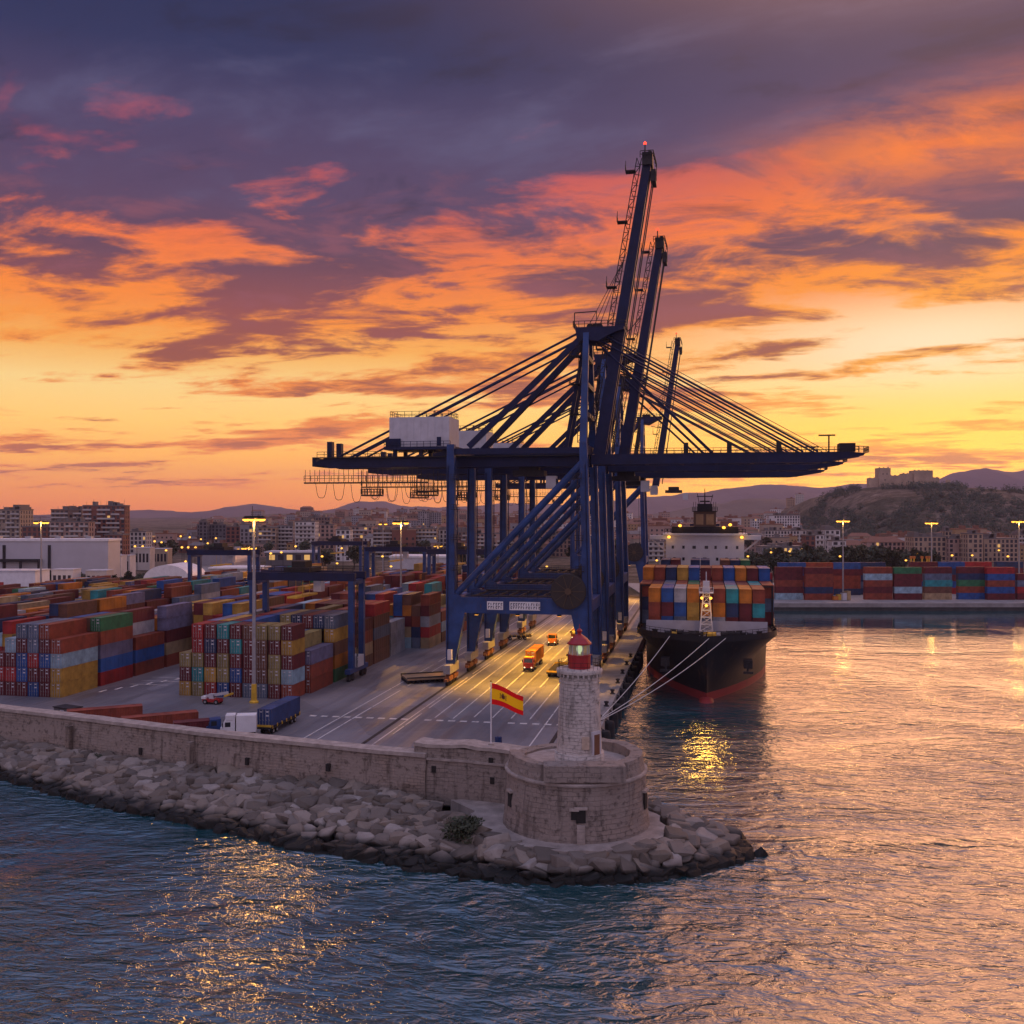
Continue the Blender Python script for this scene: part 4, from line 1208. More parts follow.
    for y in (-YF, YF):
        yy = math.copysign(3.2, y)
        MB().beam((-0.9, y, 51.4), (-1.0, yy, az), 1.7, 1.5, 1.4, 1.2).build('pylon_leg', B, rt)
        MB().beam((-5.5, yy * 0.9, 51), (-1.5, yy * 0.85, az - 2.5), 0.8, 0.8).build('pylon_strut', D, rt)
        # backstays: one thick brace, two thin ties
        MB().beam((-1.4, yy, az - 0.6), (LS + 3.2, y * 0.72, 51.2), 1.25, 1.25).build('backstay_brace', D, rt)
        st = MB(); st.tube((-1.6, yy, az + 0.3), (gl + 6.0, yy, 49.6), 0.26, 8); st.tube((-1.6, yy, az - 1.3), (gl + 10.0, yy, 49.6), 0.22, 8)
        for k in (0.62, 0.655):
            a = Vector((-1.6, yy, az)).lerp(Vector((gl + 8, yy, 49.6)), k); st.beam(a, (a.x, yy, 50.5), 0.24)
        st.build('backstay', D, rt)
        MB().lattice((-2.2, yy * 1.6, 52), (-2.0, yy * 1.25, az - 1), 1.0, 0.07, 1.5, (1, 0, 0)).build('ladder', M_STEEL, rt)
    for zz in (58, 64.5, 70.5):
        pl = MB(); pl.box(-4.4, -2.1, -6.0, -3.4, zz, zz + 0.15); pl.rail([(-4.4, -6, zz), (-4.4, -3.4, zz), (-2.1, -3.4, zz)], 1.2, 1.0, 0.05); pl.build('landing', M_STEEL, rt)
        k = (zz - 51.4) / (az - 51.4); yy = YF + (3.2 - YF) * k
        MB().box(-1.6, -0.3, -yy, yy, zz - 0.5, zz + 0.5).build('pylon_tie', D, rt)
    ap = MB(); ap.prism_y([(-3.4, az + 0.9), (-3.0, az - 1.6), (1.6, az - 2.2), (5.0, az - 0.4), (7.2, az + 0.3), (7.2, az + 0.9)], -4.0, 4.0)
    apo = ap.build('apex_head', D, rt)
    t_ = MB(); t_.rail([(-3.8, -4, az + 0.9), (7.4, -4, az + 0.9), (7.4, 4, az + 0.9), (-3.8, 4, az + 0.9), (-3.8, -4, az + 0.9)], 1.3, 1.2, 0.06)
    for x in (-0.5, 0.6, 1.6): t_.wheel((x, 0, az + 1.5), 0.75, 1.6, 'y', 12)
    t_.beam((-3.6, -3, az + 0.9), (-3.6, -3, az + 4.2), 0.2); t_.beam((-3.6, -3, az + 4.2), (1.2, -3, az + 4.4), 0.2); t_.beam((1.2, -3, az + 4.4), (1.2, -3, az + 2.4), 0.15)
    t_.build('sheaves_and_davit', M_STEEL, apo)
    # lowered boom over the ship
    if boom:
        bx = boom
        for y in (-GY, GY):
            b = MB().prism_y([(0.1, 47.3), (bx - 9, 47.3), (bx - 6.5, 47.6), (bx, 48.7), (bx + 0.2, 49.2), (bx - 3, 49.5), (0.1, 49.5)], y - 0.7, y + 0.7)
            o = b.build('boom', D, rt)
            rl = MB().rail([(8, y + math.copysign(1.1, y), 49.5), (bx - 1, y + math.copysign(1.1, y), 49.3)], 1.15, 1.6, 0.05); rl.build('handrail', M_STEEL, o)
        ti = MB()
        for k in range(7):
            x = 4 + k * (bx - 8) / 6.5; ti.box(x, x + 0.8, -GY + 0.7, GY - 0.7, 47.4, 48.5)
        ti.build('boom_ties', D, rt)
        MB().box(bx - 4.6, bx - 1.4, -2, 2, 49.6, 51.4).build('boom_tip_cabinet', M_STEEL, rt); tp = MB(); tp.beam((bx - 6.5, 0, 49.5), (bx - 6.5, 0, 53.2), 0.3); tp.beam((bx - 8.6, 0, 53.2), (bx - 5.2, 0, 53.2), 0.3); tp.build('boom_tip_mast', M_STEEL, rt); tp = MB(); tp.rail([(bx - 2, -3.4, 49.5), (bx + 1, -3.4, 49.3), (bx + 1, 3.4, 49.3)], 1.2, 1, 0.06)
        for x in (bx * 0.36, bx * 0.52, bx * 0.7): MB().box(x - 0.5, x + 0.5, -3.6, -2.4, 49.5, 51.8).build('stay_anchor', M_STEEL, rt)
        tp.build('boom_tip_railing', M_STEEL, rt)
        for y in (-2.9, 2.9):
            st = MB(); st.tube((2, y, az - 0.4), (bx - 9, y, 49.6), 0.21, 8); st.tube((2, y, az - 2.0), (bx - 12, y, 49.6), 0.21, 8)
            st.tube((2, y, az - 3.0), (bx * 0.46, y, 49.6), 0.18, 8); st.tube((1.8, y, az + 0.5), (bx - 7, y, 49.6), 0.07, 5)
            st.build('forestay', D, rt)
    # raised boom
    if mast:
        (x0, z0), (x1, z1) = mast
        for y in (-1.7, 1.7):
            b = MB().beam((x0, y, z0), (x1, y, z1), 0.9, 2.8, 0.9, 1.8)
            o = b.build('raised_boom', D, rt)
        a = Vector((x0, -1.7, z0)); z = Vector((x1, -1.7, z1)); dirv = (z - a).normalized(); side = Vector((-dirv.z, 0, dirv.x))
        ti = MB()
        for k in range(9):
            c = a.lerp(z, 0.06 + 0.11 * k); ti.beam(c, c + Vector((0, 3.4, 0)), 0.5)
        ti.build('boom_ties', D, rt)
        ld = MB(); o1 = side * 2.5; o2 = side * 1.9
        ld.lattice(a.lerp(z, 0.08) + o1, z + o2, 1.0, 0.09, 1.8, side)
        for k in range(26):
            c = a.lerp(z, 0.08 + 0.036 * k) + side * (1.5 - 0.02 * k); ld.beam(c, c + side * 1.2, 0.1)
        for k in (0.35, 0.56, 0.78, 0.95):
            c = a.lerp(z, k) + side * 3.0; ld.box(c.x - 1.3, c.x + 0.9, c.y - 1.2, c.y + 1.0, c.z, c.z + 0.2); ld.rail([(c.x - 1.3, c.y - 1.2, c.z), (c.x - 1.3, c.y + 1, c.z)], 1.3, 1.0, 0.06); ld.beam(c + Vector((-1.3, 0, 0)), c + Vector((-1.3, 0, 2.6)), 0.12)
        c = a.lerp(z, 0.40) - side * -1.0; ld.beam(c, c + side * 4.5, 0.25)
        ld.build('boom_ladder', M_STEEL, rt)
        tp = MB(); tp.box(x1 - 1.2, x1 + 1.0, -2.8, 2.8, z1 - 1.5, z1 + 1.2); tp.box(x1 + 0.6, x1 + 1.7, -2.4, 2.4, z1 - 5, z1 - 2.5)
        for k in range(4): tp.wheel((x1 + 0.4, -1.5 + k, z1 + 1.2), 0.6, 0.35, 'y', 10)
        tp.rail([(x1 - 1.6, -3, z1), (x1 + 1.2, -3, z1), (x1 + 1.8, 0, z1 - 2), (x1 + 1.8, -2, z1 - 5)], 1.4, 0.8, 0.07); tp.beam((x1 - 0.6, -2, z1 + 1), (x1 - 0.6, -2, z1 + 3.2), 0.25)
        t_ = tp.build('boom_tip', M_STEEL, rt)
        MB().lathe([(0.3, 0), (0.35, 0.3), (0.1, 0.6)], 8, x1 - 0.6, -2, bottom=True).xf(Matrix.Translation((0, 0, z1 + 3.1))).build('aviation_light', L_RED, t_)
        hr = MB()
        for q, y in enumerate((-1.6, 0, 1.6)):
            hr.tube((-0.5 + q * 0.9, y, az + 1.9), tuple(a.lerp(z, 0.66 + 0.02 * q) + side * 1.7 + Vector((0, y + 2.3, 0))), 0.07, 5)
        for y in (-1.7, 1.7):
            b2 = a.lerp(z, 0.02) - side * 2.6; c2 = a.lerp(z, 0.97) - side * 1.7
            hr.tube((b2.x, y, b2.z), (c2.x, y, c2.z), 0.14, 6)
        hr.build('hoist_ropes', M_CBL, rt)
    # floodlights under the portal
    fl = MB()
    for x in (-24, -15, -6):
        for y in (-YF, YF): fl.box(x - 0.45, x + 0.45, y - 0.3, y + 0.3, 14.9, 15.3)
    fo = fl.build('floodlight', M_STEEL, rt)
    le = MB()
    for x in (-24, -15, -6):
        for y in (-YF, YF): le.box(x - 0.38, x + 0.38, y - 0.25, y + 0.25, 14.84, 14.9)
    le.build('lamp_lens', L_SOD, fo)
    for x, y in ((-22, -YF), (-8, -YF), (-15, YF)):
        spot_light(rt, (x, y, 14.7), (x, y, 0), 30000, 120, 0.8, (1.0, 0.46, 0.03), 1.0)
    return rt
A_T = 219.8
build_crane('nearest blue gantry crane, with the tallest raised boom and the white machinery house', 219.8, 56.5, ((1.6, 49.5), (12.2, 113.4)))
build_crane('second blue gantry crane from the breakwater, its slightly shorter raised boom behind the tallest', 258.5, 57.5, ((3.6, 49), (13.2, 105.4)), detail=False)
build_crane('third blue gantry crane along the quay, without any raised boom', 306.0, 58.5, None, detail=False)
build_crane('farthest blue gantry crane on the quay, with the smallest raised boom', 427.0, None, ((4.4, 48), (13.7, 108.6)), detail=False)

# ------------------------------------------------------------------ rubber tyred yard cranes
def build_rtg(label, s_right, t, span=23.2, z=23.6):
    rt = empty('yard_crane', Q(s_right, t, 3.0), -QA, label, 'yard crane', 'rubber tyred yard cranes')
    for x in (0, -span):
        for y in (-3.4, 3.4):
            MB().beam((x, y, 2.6), (x, y, z - 1.8), 1.1, 1.2).build('leg', M_BLUE, rt)
        s = MB().box(x - 0.6, x + 0.6, -6.0, 6.0, 1.7, 2.7).build('sill_beam', M_BLUE, rt)
        for y in (-5.0, -3.2, 3.2, 5.0):
            MB().wheel((x, y, 0.85), 0.85, 0.6).build('wheel', M_RUBBER, s)
        pb = MB().box(x - 1.2, x + 1.1, -2.2, 1.6, 2.75, 5.2) if x == 0 else MB().box(x - 0.9, x + 0.9, -1.6, 1.6, 2.75, 4.4)
        pb.build('power_pack', M_OFFW, rt)
        MB().box(x - 0.5, x + 0.5, -2.8, 2.8, z - 2.6, z - 1.6).build('cross_tie', M_BLUE, rt)
    for y in (-3.4, 3.4):
        b = MB().box(-span - 0.9, 0.9, y - 0.55, y + 0.55, z - 1.8, z).build('girder', M_BLUED, rt)
        MB().rail([(-span, y - 0.5, z), (0.5, y - 0.5, z)], 1.1, 2.2, 0.045).build('handrail', M_STEEL, b)
    tr = MB(); tr.box(-span * 0.55 - 3, -span * 0.55 + 3, -3.6, 3.6, z + 0.02, z + 1.0); tr.box(-span * 0.55 - 1.8, -span * 0.55 + 1.4, -2, 2, z + 1.0, z + 2.4)
    o = tr.build('trolley', M_STEEL, rt)
    MB().box(-span * 0.55 + 3.0, -span * 0.55 + 4.8, -1.1, 1.1, z - 4.4, z - 2.0).build('operator_cab', M_OFFW, o)
    sp = MB(); sp.box(-span * 0.55 - 1.2, -span * 0.55 + 1.2, -5.9, 5.9, z - 5.6, z - 5.2)
    for dx in (-0.8, 0.8):
        for y in (-2, 2): sp.tube((-span * 0.55 + dx, y, z - 5.2), (-span * 0.55 + dx, y, z), 0.05, 5)
    sp.build('spreader', M_YEL, o)
    ld = MB().lattice((1.0, -2.4, 3), (1.0, -2.4, z - 2), 0.8, 0.05, 1.6, (0, 1, 0)); ld.build('ladder', M_STEEL, rt)
build_rtg('blue yard crane standing over the container block nearest the big cranes', -75.6, 212.5)
build_rtg('blue yard crane over the left container rows, in front of the white tents', -155.5, 330, 22.6)
build_rtg('blue yard crane far back in the yard, right of the third lamp mast', -74, 352, 22.6)
build_rtg('blue yard crane far back in the middle of the yard, below the apartment blocks', -104, 372, 22.6)
build_rtg('farthest blue yard crane, behind the tall lamp mast', -152, 436, 22.6)
# ------------------------------------------------------------------ shipping containers
PAL = {'rust red': (0.25, 0.055, 0.030), 'maroon': (0.125, 0.022, 0.026), 'red': (0.33, 0.026, 0.026), 'blue': (0.022, 0.085, 0.28), 'navy': (0.022, 0.042, 0.105), 'gold': (0.46, 0.27, 0.05),
       'olive': (0.27, 0.215, 0.085), 'teal': (0.03, 0.26, 0.28), 'green': (0.035, 0.17, 0.075), 'grey': (0.33, 0.34, 0.37), 'orange': (0.50, 0.17, 0.022), 'tan': (0.38, 0.27, 0.15), 'brown': (0.155, 0.07, 0.045),
       'pale blue': (0.28, 0.42, 0.50), 'slate': (0.11, 0.145, 0.21), 'lavender': (0.17, 0.165, 0.27), 'white': (0.62, 0.62, 0.62)}
WEIGHT = [('rust red', 8), ('maroon', 8), ('red', 3), ('blue', 4), ('navy', 4), ('gold', 2.8), ('olive', 2.8), ('teal', 2.0), ('green', 1.4), ('grey', 2.5), ('orange', 2.2), ('tan', 1.6), ('brown', 4.5), ('pale blue', 1.2), ('slate', 2), ('lavender', 1)]
CW, CH = 2.438, 2.896
def pick(rng):
    r = rng.random() * sum(w for _, w in WEIGHT)
    for n, w in WEIGHT:
        r -= w
        if r <= 0: return n
    return 'rust red'
def corrugated(L, step=0.42, deep=0.06):
    mb = MB(); w = CW / 2; y0, y1 = -L / 2, L / 2
    # corner posts, rails and castings
    for x in (-w, w - 0.16):
        for y in (y0, y1 - 0.16): mb.box(x, x + 0.16, y, y + 0.16, 0.0, CH)
    for x in (-w, w - 0.1):
        mb.box(x, x + 0.1, y0 + 0.16, y1 - 0.16, 0.0, 0.17); mb.box(x, x + 0.1, y0 + 0.16, y1 - 0.16, CH - 0.12, CH - 0.004)
    for y in (y0, y1 - 0.1):
        mb.box(-w + 0.16, w - 0.16, y, y + 0.1, 0.0, 0.17); mb.box(-w + 0.16, w - 0.16, y, y + 0.1, CH - 0.14, CH - 0.004)
    # corrugated long sides
    for sx in (-1, 1):
        ys = [y0 + 0.16]; offs = [0.04]
        y = y0 + 0.2; k = 0
        while y < y1 - 0.25:
            a = deep if k % 2 else 0.02
            ys += [y + 0.05, y + step / 2]; offs += [a, a]; y += step / 2; k += 1
        ys.append(y1 - 0.16); offs.append(0.04)
        n = len(ys)
        vs = [(sx * (w - o), yy, 0.15) for yy, o in zip(ys, offs)] + [(sx * (w - o), yy, CH - 0.11) for yy, o in zip(ys, offs)]
        fs = [(i, i + 1, n + i + 1, n + i) if sx > 0 else (i, n + i, n + i + 1, i + 1) for i in range(n - 1)]
        mb.add(vs, fs)
    # roof with cross ribs, floor, closed end
    n = max(6, int(L / 0.9)); vs = []
    for i in range(2 * n):
        yy = y0 + 0.1 + (L - 0.2) * i / (2 * n - 1); z = CH - 0.03 - (0.03 if (i // 2) % 2 else 0)
        vs += [(-w + 0.09, yy, z), (w - 0.09, yy, z)]
    mb.add(vs, [(2 * i, 2 * i + 1, 2 * i + 3, 2 * i + 2) for i in range(2 * n - 1)])
    mb.box(-w + 0.1, w - 0.1, y0 + 0.12, y1 - 0.12, 0.05, 0.12)
    mb.add([(-w + 0.16, y1 - 0.06, 0.15), (w - 0.16, y1 - 0.06, 0.15), (w - 0.16, y1 - 0.06, CH - 0.12), (-w + 0.16, y1 - 0.06, CH - 0.12)], [(1, 0, 3, 2)])
    mb.add([(-w + 0.16, y0 + 0.1, 0.15), (w - 0.16, y0 + 0.1, 0.15), (w - 0.16, y0 + 0.1, CH - 0.12), (-w + 0.16, y0 + 0.1, CH - 0.12)], [(0, 1, 2, 3)])
    return mb
BODY40 = corrugated(12.19).mesh('container_body', M_CONT)
BODY20 = corrugated(6.06).mesh('container_body_short', M_CONT)
def door_mesh(L):
    mb = MB(); y = -L / 2
    for x in (-1.05, 0.02):
        mb.box(x, x + 1.03, y + 0.02, y + 0.07, 0.19, CH - 0.16)
        for z in (0.7, 1.35, 2.0): mb.box(x + 0.05, x + 0.98, y + 0.0, y + 0.02, z, z + 0.3)
    mb.cur = 1
    for x in (-0.82, -0.26, 0.26, 0.82):
        mb.box(x - 0.028, x + 0.028, y - 0.03, y + 0.02, 0.12, CH - 0.1)
        for z in (0.4, 1.15, 2.5): mb.box(x - 0.07, x + 0.07, y - 0.035, y + 0.01, z, z + 0.09)
        mb.box(x - 0.03, x + 0.2, y - 0.05, y - 0.01, 1.0, 1.06)
    mb.cur = 2
    mb.box(0.35, 0.72, y - 0.004, y + 0.005, 2.35, 2.6); mb.box(0.3, 0.78, y - 0.004, y + 0.005, 1.7, 1.95); mb.box(-0.75, -0.4, y - 0.004, y + 0.005, 2.35, 2.5)
    return mb.mesh('container_doors', [M_CONT, M_GALV, M_OFFW])
DOOR40, DOOR20 = door_mesh(12.19), door_mesh(6.06)
def container(col, loc, rz, label, group, L=12.19, doors=True, sc=1.0):
    o = put(BODY40 if L > 8 else BODY20, 'shipping_container', loc, rz, None, PAL[col] if isinstance(col, str) else col, label=label, cat='container', group=group)
    if sc != 1.0: o.scale = (sc, sc, sc)
    if doors: put(DOOR40 if L > 8 else DOOR20, 'door', (0, 0, 0), 0, o, PAL[col])
    return o

FRONT_C = [   # block C, seen from the water: rows from the top, nine columns
    [None, 'red', 'maroon', 'teal', 'maroon', 'brown', 'olive', 'olive', 'maroon'],
    [None, 'red', 'navy', 'maroon', 'teal', 'maroon', 'brown', 'maroon', 'gold'],
    ['olive', 'olive', 'maroon', 'olive', 'maroon', 'maroon', 'brown', 'olive', 'maroon'],
    ['maroon', 'teal', 'gold', 'olive', 'blue', 'maroon', 'brown', 'olive', 'pale blue'],
    ['gold', 'olive', 'red', 'blue', 'maroon', 'slate', 'slate', 'maroon', 'rust red']]
FRONT_L = [
    [None, None, 'slate', 'slate', 'rust red', None],
    [None, 'pale blue', 'maroon', 'slate', 'maroon', 'rust red'],
    ['maroon', 'maroon', 'blue', 'red', 'blue', 'pale blue'],
    ['red', 'red', 'blue', 'maroon', 'maroon', 'gold'],
    ['maroon', 'maroon', 'maroon', 'blue', 'maroon', 'gold']]
def build_yard():
    rng = random.Random(12)
    cells = []      # (lane, bay, col, tier, s, t, L, colour)
    def block(name, s_right, ncol, t0, nbays, hfun, L=12.19, pitch=13.3, over=None, cp=2.56):
        for b in range(nbays):
            t = t0 + b * pitch
            for c in range(ncol):
                s = s_right - (ncol - 1 - c) * cp - CW / 2
                hh = hfun(b, c)
                for k in range(hh):
                    colr = over(b, c, k) if over else None
                    cells.append((name, b, c, k, s, t + L / 2, L, colr or pick(rng), ncol))
    def hC(b, c): return 3 if c == 0 else 5
    block('front middle block', -79.3, 9, 185.8, 1, hC, 6.06, 6.4, lambda b, c, k: FRONT_C[4 - k][c], 2.74)
    RB = {0: [3, ['rust red', 'rust red', 'lavender']], 1: [5, ['green', 'orange', 'brown', 'gold', 'slate']], 2: [4, ['brown', 'tan', 'rust red', 'maroon']], 3: [5, ['brown', 'brown', 'slate', 'brown', 'red']], 4: [3, ['grey', 'grey', 'grey']]}
    RBt = {0: 'red'}
    hb = {}
    def hB(b, c):
        if c == 8: return RB[b][0]
        if b == 4: return 3 if c > 5 else rng.randint(3, 4)
        return hb.setdefault((b, c), rng.choice((4, 5, 5)))
    block('second middle block', -78.3, 9, 192.8, 5, hB, over=lambda b, c, k: RB[b][1][k] if c == 8 else None)
    block('third middle block', -72.6, 11, 262.0, 5, lambda b, c: rng.choice((4, 5, 5)) if b == 0 else rng.choice((3, 3, 4, 4, 5)))
    block('rear middle block', -66, 14, 330, 7, lambda b, c: rng.choice((3, 3, 4, 4, 5)))
    def hL(b, c):
        if b == 0: return [3, 4, 5, 5, 5, 4][c]
        if c == 5: return {1: 5, 2: 3, 3: 5, 4: 2}.get(b, 4)
        return rng.choice((3, 4, 4, 5)) if b < 3 else rng.choice((3, 4, 4))
    LR = {1: ['red', 'blue', 'lavender', 'rust red', 'green'], 2: ['rust red', 'blue', 'rust red'], 3: ['rust red', 'tan', 'maroon', 'lavender', 'lavender'], 4: ['maroon', 'maroon']}
    block('front left block', -125.4, 6, 179.0, 6, hL, over=lambda b, c, k: FRONT_L[4 - k][c] if b == 0 else (LR[b][k] if c == 5 and b in LR else None))
    block('rear left block', -124.5, 7, 258, 13, lambda b, c: rng.choice((2, 3, 3, 4, 4)))
    MR = {(7, 4): 'orange', (5, 4): 'gold', (4, 4): 'blue', (6, 4): 'gold'}
    block('central block', -103.0, 8, 228, 3, lambda b, c: rng.choice((4, 5, 5)) if c < 5 else 4, over=lambda b, c, k: {0: 'maroon', 2: 'blue', 3: 'blue', 4: 'gold', 5: 'gold', 6: 'orange'}.get(c) if (b == 0 and k == 4) else None)
    block('rear central block', -102.5, 8, 272, 12, lambda b, c: rng.choice((3, 3, 4, 4, 5)))
    block('outer left block', -152, 9, 206, 16, lambda b, c: rng.choice((3, 3, 4, 4, 5)))
    block('far left block', -184, 9, 232, 14, lambda b, c: rng.choice((3, 3, 4)))
    block('farthest left block', -214, 9, 262, 11, lambda b, c: rng.choice((2, 2, 3)))
    block('outermost left block', -244, 9, 300, 8, lambda b, c: rng.choice((2, 2, 3)))
    occ = {(n, b, c, k) for (n, b, c, k, *_r) in cells}
    vis = []
    for (n, b, c, k, s, t, L, colr, nc) in cells:
        p = Q(s, t)
        px = 512 + p.x / p.y * 1000
        if px < -40 or px > 620: continue
        top = (n, b, c, k + 1) not in occ
        front = (n, b - 1, c, k) not in occ
        right = (n, b, c + 1, k) not in occ
        left = (n, b, c - 1, k) not in occ
        if not (top or front or right or left): continue
        # how much of it can be seen: tops and right flanks and free fronts
        w = (1.7 if front else 0) + (0.5 if top else 0) + (0.8 if right else 0)
        if b and not top and not right and front:       # front looks into a narrow gap unless the bay before is lower
            w = 0.25 if (n, b - 1, c, k - 1) in occ else 0.6
        vis.append((w * 1e4 / p.y ** 2, n, b, c, k, s, t, L, colr, nc, p, front))
    vis.sort(key=lambda r: -r[0])
    words_t = ['bottom', 'second', 'third', 'fourth', 'fifth']
    rest = MB(); cols = []
    low = {12.19: corrugated(12.19, 1.6), 6.06: corrugated(6.06, 1.6)}
    for i, (w, n, b, c, k, s, t, L, colr, nc, p, front) in enumerate(vis):
        loc = Q(s + rng.uniform(-0.03, 0.03), t + rng.uniform(-0.06, 0.06), 3.0 + k * CH)
        if i < 176:
            tier = words_t[k] + (' tier' if k else ' layer')
            lab = f'{colr} container, {tier}, {nth(c + 1)} column from left, {nth(b + 1)} row back, {n}'
            base = PAL[colr]; v = rng.uniform(0.72, 1.0)
            o = container(colr, loc, -QA, lab, 'containers stacked in the yard', L, doors=front and p.y < 236)
            for ob in [o] + list(o.children): ob.color = (base[0] * v, base[1] * v, base[2] * v, 1)
        else:
            M = Matrix.Translation(loc) @ Matrix.Rotation(-QA, 4, 'Z')
            lo = low[L]; o0 = len(rest.v)
            rest.v += [tuple(M @ Vector(q)) for q in lo.v]
            rest.f += [tuple(q + o0 for q in f) for f in lo.f]; rest.mi += [0] * len(lo.f)
            v = rng.uniform(0.65, 1.0); base = PAL[colr]
            cols.append(((base[0] * v, base[1] * v, base[2] * v, 1.0), len(lo.v)))
    o = rest.build('container_field', M_CONTA, kind='stuff', label='mass of smaller container stacks filling the back of the yard', cat='containers')
    at = o.data.attributes.new('Col', 'FLOAT_COLOR', 'POINT')
    arr = np.concatenate([np.tile(np.array(cc, dtype=np.float32), (m, 1)) for cc, m in cols])
    at.data.foreach_set('color', arr.ravel())
build_yard()

def build_far_quay_boxes():
    rng = random.Random(5)
    stacks = [   # photo columns, height, colours from the bottom, distance
        (775, 803, ['pale blue', 'maroon', 'rust red', 'maroon', 'maroon'], 421), (805, 833, ['rust red', 'navy', 'rust red', 'rust red', 'maroon'], 421),
        (864, 894, ['rust red', 'maroon', 'rust red', 'pale blue', 'rust red'], 421), (894.5, 922, ['maroon', 'pale blue', 'maroon', 'maroon', 'green'], 421), (925, 952, ['tan', 'brown', 'teal', 'slate', 'maroon'], 421),
        (958, 986, ['blue', 'rust red', 'green', 'navy', 'maroon'], 421), (987, 1015, ['maroon', 'blue', 'rust red', 'blue', 'red'], 421), (1017, 1046, ['maroon', 'red', 'slate', 'maroon'], 421), (745, 773, ['maroon', 'rust red', 'navy', 'red'], 424)]
    for i, (a, b, cs, d) in enumerate(stacks):
        d += rng.uniform(-1, 2.5)
        x = ((a + b) / 2 - 512) * d / 1000
        for k, c in enumerate(cs):
            lab = f"{c} container at {['the bottom', 'the second level', 'the third level', 'the fourth level', 'the top'][k]} of the {nth(i + 1) if i < 8 else 'half hidden'} stack on the far quay"
            container(c, (x + rng.uniform(-0.15, 0.15), d + 1.2, 3.0 + k * CH * 0.95), pi / 2, lab, 'containers on the far quay', doors=False, sc=0.95)
    back = [(777, 806, ['maroon', 'navy', 'maroon', 'blue', 'blue', 'blue'], 446), (806, 832, ['rust red', 'maroon', 'brown', 'maroon', 'rust red', 'maroon'], 446), (834, 858, ['navy', 'rust red', 'rust red', 'maroon', 'blue', 'blue'], 446), (858, 884, ['navy', 'slate', 'navy', 'maroon', 'navy', 'blue'], 449),
            (910, 936, ['maroon', 'blue', 'red', 'rust red', 'maroon', 'blue'], 452), (937, 964, ['red', 'blue', 'maroon', 'navy', 'blue', 'maroon'], 452), (964, 990, ['maroon', 'rust red', 'tan', 'maroon', 'red', 'rust red'], 452), (995, 1022, ['maroon', 'maroon', 'red', 'maroon', 'navy', 'red'], 455)]
    for i, (a, b, cs, d) in enumerate(back):
        x = ((a + b) / 2 - 512) * d / 1000
        for k, c in enumerate(cs[:5]):
            lab = f"{c} container on level {['one', 'two', 'three', 'four', 'five', 'six'][k]} of back row stack {['one', 'two', 'three', 'four', 'five', 'six', 'seven', 'eight'][i]} on the far quay"
            container(c, (x, d, 3.0 + k * CH), pi / 2, lab, 'back row containers on the far quay', doors=False)
build_far_quay_boxes()
